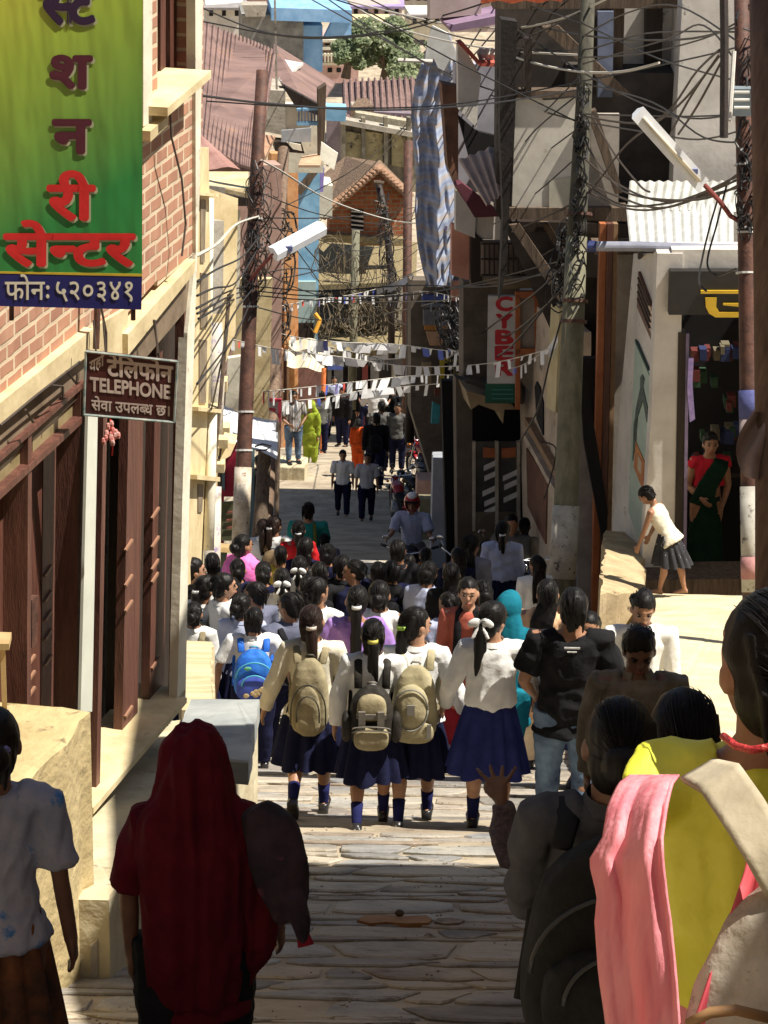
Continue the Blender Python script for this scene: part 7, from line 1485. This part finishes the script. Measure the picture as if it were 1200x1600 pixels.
# ================================================================== MOTORCYCLES
chrome = mat('chrome', (.62, .62, .64), rough=.18, metal=1.0); tyrem = mat('tyre_rubber', (.01, .01, .01), (.02, .02, .02), 9, .9, .3, 60)
def motorcycle(label, foot, head, paint, group, rz_lean=0.0):
    o = E('motorcycle', label, 'motorcycle', foot, R(head), group)
    def ring(r, w, y, z, n=26):
        return [Vector((0, y + r * math.cos(2 * math.pi * k / n), z + r * math.sin(2 * math.pi * k / n))) for k in range(n + 1)]
    for y in (.64, -.62):
        wh = MB().tube(ring(.27, 0, y, .31), .045, 8, False).build('wheel', tyrem, o, True, False)
        MB().tube(ring(.215, 0, y, .31), .012, 6, False).build('rim', chrome, wh, True, False)
        sp2 = MB(); sp2.tube([(-.06, y, .31), (.06, y, .31)], .04, 10)
        for k in range(8): a = k * math.pi / 4; sp2.tube([(0, y, .31), (0, y + .21 * math.cos(a), .31 + .21 * math.sin(a))], .006, 5)
        sp2.build('hub', chrome, wh, True, False)
    MB().tube([(0, .64 + .33 * math.cos(t), .31 + .33 * math.sin(t)) for t in [R(20 + 14 * k) for k in range(10)]], [(.055, .008)] * 10, 8, up=(1, 0, 0)).build('front_mudguard', paint, o, True, False)
    MB().tube([(0, -.62 + .34 * math.cos(t), .31 + .34 * math.sin(t)) for t in [R(50 + 14 * k) for k in range(9)]], [(.06, .008)] * 9, 8, up=(1, 0, 0)).build('rear_mudguard', BLK, o, True, False)
    for sd in (-1, 1): MB().tube([(sd * .07, .66, .31), (sd * .07, .50, .72), (sd * .06, .42, .93)], [.022, .024, .022], 8).build('fork', chrome, o, True, False)
    t = MB(); t.tube([(0, .34, .80), (0, .25, .86), (0, .05, .86), (0, -.08, .78)], [(.06, .06), (.125, .10), (.115, .09), (.06, .05)], 14, up=(1, 0, 0)); obj('fuel_tank', remesh(t, .012, 2, 'tank'), paint, o, False)
    t = MB(); t.tube([(0, -.02, .78), (0, -.2, .80), (0, -.5, .82), (0, -.74, .87)], [(.08, .04), (.12, .055), (.125, .05), (.08, .03)], 12, up=(1, 0, 0)); obj('seat', remesh(t, .012, 2, 'seat'), BLK, o, False)
    t = MB(); t.box((0, .10, .46), .22, .28, .22); t.tube([(0, .14, .52), (0, .24, .70)], .085, 12); t.tube([(-.14, .02, .42), (.14, .02, .42)], .09, 14); t.build('engine', mat('engine_metal', (.12, .12, .12), (.25, .25, .25), 14, .4, metal=.7), o, True, False)
    t = MB(); t.tube([(0, .42, .86), (0, .20, .66), (0, .02, .36), (0, -.3, .40), (0, -.62, .31)], .022, 8); t.tube([(0, .36, .86), (0, -.2, .74), (0, -.72, .80)], .02, 8); t.build('frame', BLK, o, True, False)
    MB().tube([(.12, .22, .34), (.15, .0, .28), (.16, -.5, .34), (.16, -.85, .42)], [.02, .022, .04, .036], 10).build('exhaust', chrome, o, True, False)
    hb = MB().tube([(-.36, .26, 1.02), (-.30, .34, 1.03), (-.12, .42, .99), (0, .43, .97), (.12, .42, .99), (.30, .34, 1.03), (.36, .26, 1.02)], .013, 8).build('handlebar', chrome, o, True, False)
    for sd in (-1, 1):
        MB().tube([(sd * .30, .34, 1.03), (sd * .38, .24, 1.02)], .02, 8).build('grip', tyrem, hb, True, False)
        MB().tube([(sd * .22, .38, 1.02), (sd * .30, .36, 1.14)], .006, 6).build('mirror_stem', chrome, hb, True, False)
        MB().ell((sd * .31, .36, 1.17), .055, .012, .036).build('mirror', chrome, hb, True, False)
        MB().ell((sd * .15, .50, .86), .03, .035, .03).build('indicator', mat('amber', (.6, .2, .02), rough=.2), o, True, False)
    hl = MB().ell((0, .50, .88), .095, .08, .09, None, 14, 10).build('headlight', paint, o, True, False)
    MB().tube([(0, .565, .88), (0, .582, .88)], [.075, .07], 16).build('lens', mat('lens', (.5, .5, .52), rough=.08), hl, True, False)
    MB().ell((0, -.86, .80), .06, .035, .035).build('tail_light', mat('tail_red', (.4, .01, .01), rough=.2), o, True, False)
    MB().box((0, -.93, .62), .20, .01, .13, 0, -.2).build('number_plate', mat('plate_red', (.35, .08, .07), (.42, .12, .1), 8), o, False, False)
    MB().tube([(-.05, -.1, .36), (-.22, -.16, .02)], .01, 6).build('side_stand', BLK, o, True, False)
    return o
redp = mat('red_paint', (.28, .012, .015), rough=.25); blkp = mat('black_paint', (.01, .01, .012), rough=.25); blup = mat('blue_paint_gloss', (.02, .03, .2), rough=.25)
def onl(px, py): g = G(px, py); return Vector((g.x, g.y, gz(g.y)))
def dpt(px, d):                # ground point under pixel column px at depth d
    lo, hi = 0, 2600
    for _ in range(40):
        m = (lo + hi) / 2; p = P(px, m, d)
        if p.z > gz(p.y): lo = m
        else: hi = m
    return P(px, lo, d)
MG = 'parked motorcycles along the right of the lane'
motorcycle('parked black motorcycle with red tail panel and pale red number plate, nearest of the row', dpt(622, 55), 8, redp, MG)
motorcycle('parked black motorcycle just beyond the one with the red tail panel', dpt(645, 58), 30, blkp, MG)
motorcycle('parked dark motorcycle with chrome mirrors further up the row', dpt(664, 62), 25, redp, MG)
motorcycle('parked motorcycle beside the teal cloth', dpt(684, 67), 40, blkp, MG)
motorcycle('parked motorcycle with chrome forks behind the tall dark post', dpt(655, 72), 60, blkp, MG)
motorcycle('parked motorcycle at the far end near the dark shops', dpt(545, 84), 170, blkp, MG)
motorcycle('parked blue motorcycle in the shade left of the girl in pale blue', dpt(738, 37.5), 150, blup, MG)
motorcycle('parked black motorcycle in the shade beside the concrete pole', dpt(838, 32.5), 10, blkp, MG)
motorcycle('parked motorcycle behind the man bending in the shade', dpt(800, 36.5), 20, redp, MG)
mf = dpt(640, 38.5)
mrid = motorcycle('motorcycle ridden up the lane towards us by the man in the red helmet', mf, 176, blkp, None)
def helmet(p, mm, white=None):
    hc, Mh, s = p['hc'], p['Mh'], p['s']; b = MB(); b.ell(hc + Mh @ Vector((0, -.006, .012)) * s, .074 * s, .086 * s, .088 * s, Mh, 20, 14)
    me = remesh(b, .010, 1, 'helmet'); bm = bmesh.new(); bm.from_mesh(me); Mi = Mh.transposed()
    bmesh.ops.delete(bm, geom=[v for v in bm.verts if ((Mi @ (v.co - hc)) / s).y > .045 and ((Mi @ (v.co - hc)) / s).z < .038 or ((Mi @ (v.co - hc)) / s).z < -.062], context='VERTS'); bm.to_mesh(me); bm.free()
    o = E('helmet', 'glossy red crash helmet with a white top on the motorcyclist', 'helmet', p['rt'].location, R(p['head'])); o2 = obj('shell', me, mm, o, False); sol = o2.modifiers.new('thickness', 'SOLIDIFY'); sol.thickness = .01
    if white: MB().ell(hc + Mh @ Vector((0, .01, .075)) * s, .045 * s, .055 * s, .032 * s, Mh, 14, 8).build('stripe', white, o, True, False)
    MB().tube([hc + Mh @ Vector(v) * s for v in ((-.055, .066, .042), (-.03, .088, .044), (0, .094, .045), (.03, .088, .044), (.055, .066, .042))], [(.006 * s, .02 * s)] * 5, 8, up=(0, 0, 1)).build('peak', BLK, o, True, False)
fx = Matrix.Rotation(R(176), 3, 'Z') @ Vector((0, -.12, 0))
rid = person('man in a pale blue short sleeved shirt and red helmet riding the motorcycle towards us', mf + fx + Vector((0, 0, .86 - .505 * 1.52)), 176, 1.52, 'm', 'm', top=('shirt', CBL, .45), bottom=('trousers', GRY), hair=(None, None), legs=((62, 75), (62, 75)), arms=(((.28, .55, -.85), (.2, .9, .1)), ((.28, .55, -.85), (.2, .9, .1))), face=True, sit=True, vox=.014, seed=95, lean=4)
helmet(rid, mat('helmet_red', (.45, .02, .02), rough=.2), mat('helmet_white', (.75, .75, .75), rough=.25))
mr2 = motorcycle('red motorcycle ridden away down the lane by the man in a bright white shirt', dpt(584, 76), 0, redp, None)
f2 = mr2.location + Vector((0, -.12, 0))
rid2 = person('man in a bright white shirt riding the red motorcycle away down the lane', f2 + Vector((0, 0, .86 - .505 * 1.66)), 0, 1.66, 'm', 'm', top=('shirt', CW, .6), bottom=('trousers', BLK), hair=('short', None), legs=((62, 75), (62, 75)), arms=(((.45, .5, -.8), (.25, .9, .1)), ((.45, .5, -.8), (.25, .9, .1))), sit=True, vox=.02, seed=96)
# ================================================================== WIRES, BUNTING
def smooth_pts(pts, n=6):
    P_ = [Vector(p) for p in pts]; out = []
    for i in range(len(P_) - 1):
        a, b, c, d = P_[max(i - 1, 0)], P_[i], P_[i + 1], P_[min(i + 2, len(P_) - 1)]
        for k in range(n):
            t = k / n; out.append(.5 * ((2 * b) + (c - a) * t + (2 * a - 5 * b + 4 * c - d) * t * t + (3 * b - a - 3 * c + d) * t ** 3))
    return out + [P_[-1]]
def wire(label, pts, r=.009, m=None, group='overhead cables across the lane', name='cable'):
    mb = MB().tube(smooth_pts([P(*p) for p in pts]), r, 5); o = mb.build(name, m or wire_m)
    return tag(o, label, 'cable', group)
D0 = 'thin black overhead cable strung across the lane'
B0 = 'brown overhead cable strung across the lane'
BK = [ # px,py,d
 [(228, 137, 15.9), (420, 162, 20), (600, 172, 24), (760, 162, 27), (905, 140, 29.8)],
 [(322, 158, 30), (500, 168, 30), (700, 164, 30), (905, 128, 29.9), (1130, 80, 25), (1160, 62, 23)],
 [(310, 10, 40), (420, 52, 38), (560, 55, 36), (700, 22, 34), (800, -10, 33)],
 [(318, 34, 40), (480, 60, 38), (640, 45, 36), (760, 0, 34)],
 [(300, -5, 30), (520, -2, 30), (700, 90, 30), (900, 190, 29.9)],
 [(470, -10, 50), (600, 62, 42), (740, 138, 36), (905, 190, 30.1)],
 [(500, -10, 45), (650, 90, 38), (800, 150, 33), (905, 150, 30.1)],
 [(560, -10, 45), (690, 50, 38), (800, 62, 33), (905, 20, 30.1)],
 [(620, -10, 40), (750, 20, 36), (910, 55, 30), (1060, 62, 26), (1160, 40, 23.1)],
 [(905, 90, 29.9), (1000, 84, 27), (1100, 60, 25), (1160, 30, 23)],
 [(905, 60, 29.9), (980, 20, 27), (1060, 10, 25), (1160, 70, 23)],
 [(910, 100, 29.9), (1040, 62, 26), (1100, 40, 24), (1160, 110, 23)],
 [(912, 130, 29.9), (1020, 160, 26), (1100, 215, 24), (1172, 222, 23)],
 [(800, 40, 32), (905, 110, 30), (1000, 160, 27), (1080, 185, 25), (1165, 175, 23)],
 [(800, 75, 32), (910, 78, 30), (1010, 52, 27), (1165, 50, 23)],
 [(830, 10, 32), (905, 35, 30), (1030, 92, 27), (1165, 130, 23)],
 [(905, 178, 29.9), (1060, 182, 26), (1172, 178, 23)],
 [(908, 190, 29.9), (1000, 205, 27), (1090, 218, 25), (1170, 200, 23)],
 [(900, 150, 29.9), (840, 200, 31), (760, 280, 36), (640, 345, 55), (560, 380, 70)],
 [(902, 245, 29.9), (800, 330, 34), (660, 420, 50), (560, 455, 75)],
 [(905, 120, 29.9), (780, 250, 36), (640, 400, 60), (560, 420, 75)],
 [(904, 200, 29.9), (740, 320, 40), (640, 385, 60), (560, 400, 75)],
 [(780, 0, 34), (700, 120, 42), (600, 240, 60), (500, 345, 70)],
 [(900, -10, 31), (800, 80, 36), (690, 220, 46), (640, 350, 60)],
 [(870, -10, 31), (760, 100, 38), (640, 300, 60), (560, 420, 72)],
 [(820, -10, 34), (700, 130, 42), (560, 260, 60), (430, 330, 60)],
 [(310, 498, 17), (386, 462, 33.9), (470, 468, 36), (560, 468, 38), (700, 452, 36), (905, 400, 30.1)],
 [(308, 490, 17), (386, 455, 33.9), (480, 462, 36), (620, 462, 36), (780, 440, 33), (905, 420, 30.1)],
 [(306, 482, 17), (386, 448, 33.9), (500, 455, 36), (640, 446, 36), (780, 446, 33), (905, 404, 30.1)],
 [(404, 352, 33.9), (480, 368, 40), (560, 392, 55), (636, 372, 70)],
 [(404, 300, 33.9), (500, 335, 42), (600, 350, 60), (650, 330, 60)],
 [(402, 340, 33.9), (520, 340, 42), (620, 330, 60), (740, 300, 45)],
 [(396, 430, 33.9), (480, 420, 42), (560, 440, 60), (636, 420, 70)],
 [(398, 395, 33.9), (440, 440, 38), (540, 470, 50), (700, 470, 42)],
 [(402, 318, 33.9), (470, 400, 42), (560, 520, 60), (640, 560, 65)],
 [(430, 330, 40), (520, 430, 55), (620, 500, 65), (720, 540, 45)],
 [(556, 362, 77.9), (600, 380, 76), (636, 360, 70)], [(556, 380, 77.9), (500, 420, 60), (400, 440, 34)],
 [(400, 480, 33.9), (500, 500, 45), (600, 490, 60), (740, 455, 40), (880, 380, 31)],
 [(404, 370, 33.9), (380, 400, 28), (340, 420, 22), (308, 440, 17)],
 [(402, 390, 33.9), (370, 440, 28), (335, 450, 22), (308, 462, 17)],
 [(396, 450, 33.9), (360, 500, 27), (345, 570, 24), (330, 640, 26)],
 [(308, 600, 17), (340, 560, 24), (370, 520, 30), (392, 470, 33.9)],
 [(700, 560, 40), (780, 500, 34), (840, 455, 31), (886, 410, 30.1)], [(770, 560, 36), (800, 540, 33), (860, 470, 31), (892, 420, 30.1)],
 [(745, 540, 40), (800, 520, 34), (850, 480, 31), (890, 440, 30.1)],
 [(812, 690, 34), (840, 640, 32), (860, 560, 31), (885, 470, 30.1)],
 [(845, 690, 31), (868, 700, 31), (862, 740, 31), (850, 780, 31)],
]
for pts in BK: wire(D0, pts, .0085 if pts[0][2] < 34 else .011)
for pts in ([(918, 290, 29.9), (970, 320, 28), (1040, 318, 26), (1100, 300, 24), (1166, 268, 23)], [(918, 300, 29.9), (980, 326, 28), (1050, 322, 26), (1166, 275, 23)], [(915, 285, 29.9), (960, 305, 28.5), (1030, 325, 26), (1110, 300, 24), (1166, 262, 23)],
            [(925, 180, 29.9), (960, 240, 29), (1000, 290, 27), (1015, 300, 26)], [(915, 225, 29.8), (950, 275, 29), (990, 305, 27), (1090, 312, 24), (1164, 285, 23)], [(916, 250, 29.8), (960, 285, 29), (1040, 315, 26), (1166, 290, 23)],
            [(800, 362, 33), (860, 335, 31), (920, 300, 29.9), (980, 225, 28), (1060, 165, 25), (1130, 80, 23)], [(900, 180, 30), (1020, 190, 27), (1090, 110, 25), (1124, 78, 23)],
            [(1124, 85, 23), (1080, 150, 24), (1050, 205, 26), (1048, 215, 28)], [(1128, 95, 23), (1090, 165, 24), (1060, 210, 26)]):
    wire(B0, pts, .011, wire_b, 'thick brown service cables')
for lab, pts in (('white cable running from the left steel pole down to the right past the brick gable', [(408, 250, 33.9), (440, 268, 36), (520, 315, 45), (620, 346, 50), (700, 346, 44), (790, 332, 34)]),
                 ('white cable across the top of the lane from upper left to the timber house', [(500, -10, 45), (600, 16, 40), (700, 38, 36), (800, 44, 33), (880, 28, 31), (960, -8, 29)]),
                 ('white cable crossing above the tree and striped cloth to the timber house', [(540, 0, 48), (600, 36, 44), (680, 60, 40), (780, 78, 34), (905, 86, 30.1)]),
                 ('pale wavy cable across the timber house front at the top right', [(790, 84, 33), (840, 100, 31), (905, 112, 29.7), (970, 112, 28), (1030, 98, 27)]),
                 ('white cable looping from the brick house corner to the left steel pole', [(306, 400, 17), (340, 380, 22), (370, 350, 28), (404, 338, 33.8)])):
    wire(lab, pts, .013, wire_w, None)
wire('slack black cable loop hanging in front of the awning', [(1125, 300, 23.5), (1110, 350, 23.5), (1098, 400, 23.5), (1092, 440, 23.4), (1104, 455, 23.3)], .009, wire_m, None)
wire('second slack cable loop hanging beside the steel pole with posters', [(1135, 290, 23.3), (1120, 350, 23.3), (1105, 410, 23.2), (1120, 430, 23.2), (1150, 420, 23)], .009, wire_m, None)
# tangles of cable on the poles
def tangle(label, px0, py0, px1, py1, d, n, w, r, seed, m=None):
    random.seed(seed); mb = MB()
    for i in range(n):
        t = random.random(); cx, cy = px0 + (px1 - px0) * t, py0 + (py1 - py0) * t; pts = []
        a = random.uniform(0, 6.28); ra = random.uniform(.3, 1) * w
        for k in range(8):
            a += random.uniform(.3, 1.2); pts.append(P(cx + ra * math.cos(a) + random.gauss(0, 2), cy + ra * 1.5 * math.sin(a) + k * random.uniform(-3, 4), d + random.uniform(-.2, .1)))
        mb.tube(smooth_pts(pts, 3), r * random.uniform(.6, 1.2), 4)
    return tag(mb.build('cable_tangle', m or wire_m), label, 'cables', kind='stuff')
tangle('dense knot of black cables wound round the steel pole on the left', 402, 270, 388, 470, 33.9, 30, 17, .008, 1)
tangle('loose brown cable coils on the left steel pole', 415, 280, 400, 440, 34.2, 18, 22, .009, 2, wire_b)
tangle('tangle of dark cables wound round the top of the thick concrete pole', 912, 130, 900, 470, 29.9, 38, 13, .009, 3)
tangle('tangle of cables around the steel pole beside the junction box', 1166, 30, 1166, 360, 23, 34, 17, .008, 4)
tangle('cables hanging in a tangle beside the wooden pole by the orange pilasters', 445, 330, 430, 600, 41, 22, 22, .012, 5, wire_b)
tangle('thin dry creeper and cables hanging over the thatched roofs', 510, 400, 625, 470, 74, 26, 30, .010, 6, mat('dry_creeper', (.07, .055, .035), (.18, .14, .08), 8))
tangle('brushwood and loose cables lying on the lower thatched roofs', 500, 490, 640, 500, 76.5, 50, 22, .014, 7, MATS['dry_creeper'])
tangle('cables crowding the crooked dark pole by the brick gable', 596, 300, 612, 470, 73.5, 24, 14, .014, 8)
tangle('dark cables gathered below the timber balcony struts', 888, 350, 870, 470, 30.6, 20, 22, .012, 9)
tangle('dark cable mess between the stalls and the cafe eave', 690, 470, 720, 560, 44, 26, 24, .012, 10)
# bunting: strings of small paper flags
fw = mat('flag_paper', (.74, .74, .74), (.85, .85, .85), 8, .9, trans=.25); fv = mat('flag_violet', (.25, .22, .5), rough=.9); fr = mat('flag_red', (.6, .08, .06), rough=.9); fb = mat('flag_blue', (.06, .1, .4), rough=.9)
def bunting(label, pts, n, size, seed, y_span=1.0, odd=.05):
    random.seed(seed); pp = smooth_pts([P(*p) for p in pts], 10); root = E('bunting', label, 'bunting', pp[0], 0, 'strings of paper flags across the lane')
    MB().tube(pp, .006, 4).build('string', wire_w, root)
    n = int(n * 1.35)
    for k in range(n):
        t = (k + random.uniform(.1, .9)) / n; i = min(int(t * (len(pp) - 1)), len(pp) - 2); p = pp[i].lerp(pp[i + 1], t * (len(pp) - 1) - i); dr = (pp[i + 1] - pp[i]).normalized()
        w = size * random.uniform(.8, 1.9); h = size * random.uniform(.7, 1.4); ang = random.uniform(-1.2, 1.2); dn = (Vector((0, 0, -1)) * math.cos(ang) + Vector((0, -1, .1)) * math.sin(ang)); sk = random.uniform(-.5, .5); cv = random.uniform(-.03, .03)
        mb = MB().grid(lambda u, v: p + dr * (w * (u - .5) + sk * h * v) + dn * h * v + Vector((0, cv * math.sin(u * 3.1), cv * math.sin(v * 3))), 2, 3)
        mb.build('flag', fw if random.random() > odd else random.choice((fv, fr, fb)), root, True)
bunting('string of white paper flags nearest the left steel pole, running right and down', [(362, 530, 33), (430, 545, 36), (520, 556, 39), (640, 572, 38), (760, 568, 35), (860, 545, 31)], 26, .15, 1)
bunting('string of white paper flags starting at the orange pilasters, highest across the lane', [(400, 512, 38), (470, 528, 42), (540, 535, 44), (620, 538, 44), (700, 548, 42), (800, 552, 37)], 28, .17, 2)
bunting('string of white flags in front of the far shops, upper of the lowest pair', [(410, 612, 36), (480, 605, 42), (560, 596, 46), (660, 586, 46), (760, 588, 38)], 22, .16, 3, odd=.05)
bunting('lowest string of white flags in front of the far shops', [(430, 628, 42), (500, 622, 46), (580, 608, 48), (680, 600, 46), (760, 592, 38)], 20, .18, 4, odd=.05)
bunting('string of small flags high over the thatched roofs', [(470, 470, 50), (540, 462, 55), (600, 448, 58), (640, 430, 58)], 18, .14, 5, odd=.16)
bunting('string of small flags low over the thatched roofs behind the left steel pole', [(440, 478, 44), (520, 464, 50), (600, 462, 55), (660, 455, 50), (720, 466, 44)], 20, .13, 6, odd=.2)
bunting('cluster of flags beside the cyber sign', [(700, 545, 40), (750, 560, 38), (800, 575, 35), (850, 548, 32), (870, 520, 31)], 20, .12, 7, odd=.2)
bunting('sagging string of flags from the cream awning to the wooden post', [(506, 540, 49), (560, 552, 52), (610, 566, 56), (640, 575, 60)], 16, .2, 8)
# small bright flags tied at the cloth foot
bunting('short string of red and blue flags by the salmon wall', [(696, 352, 41), (716, 360, 40), (738, 350, 38)], 6, .12, 9, odd=.9)
finish_links()
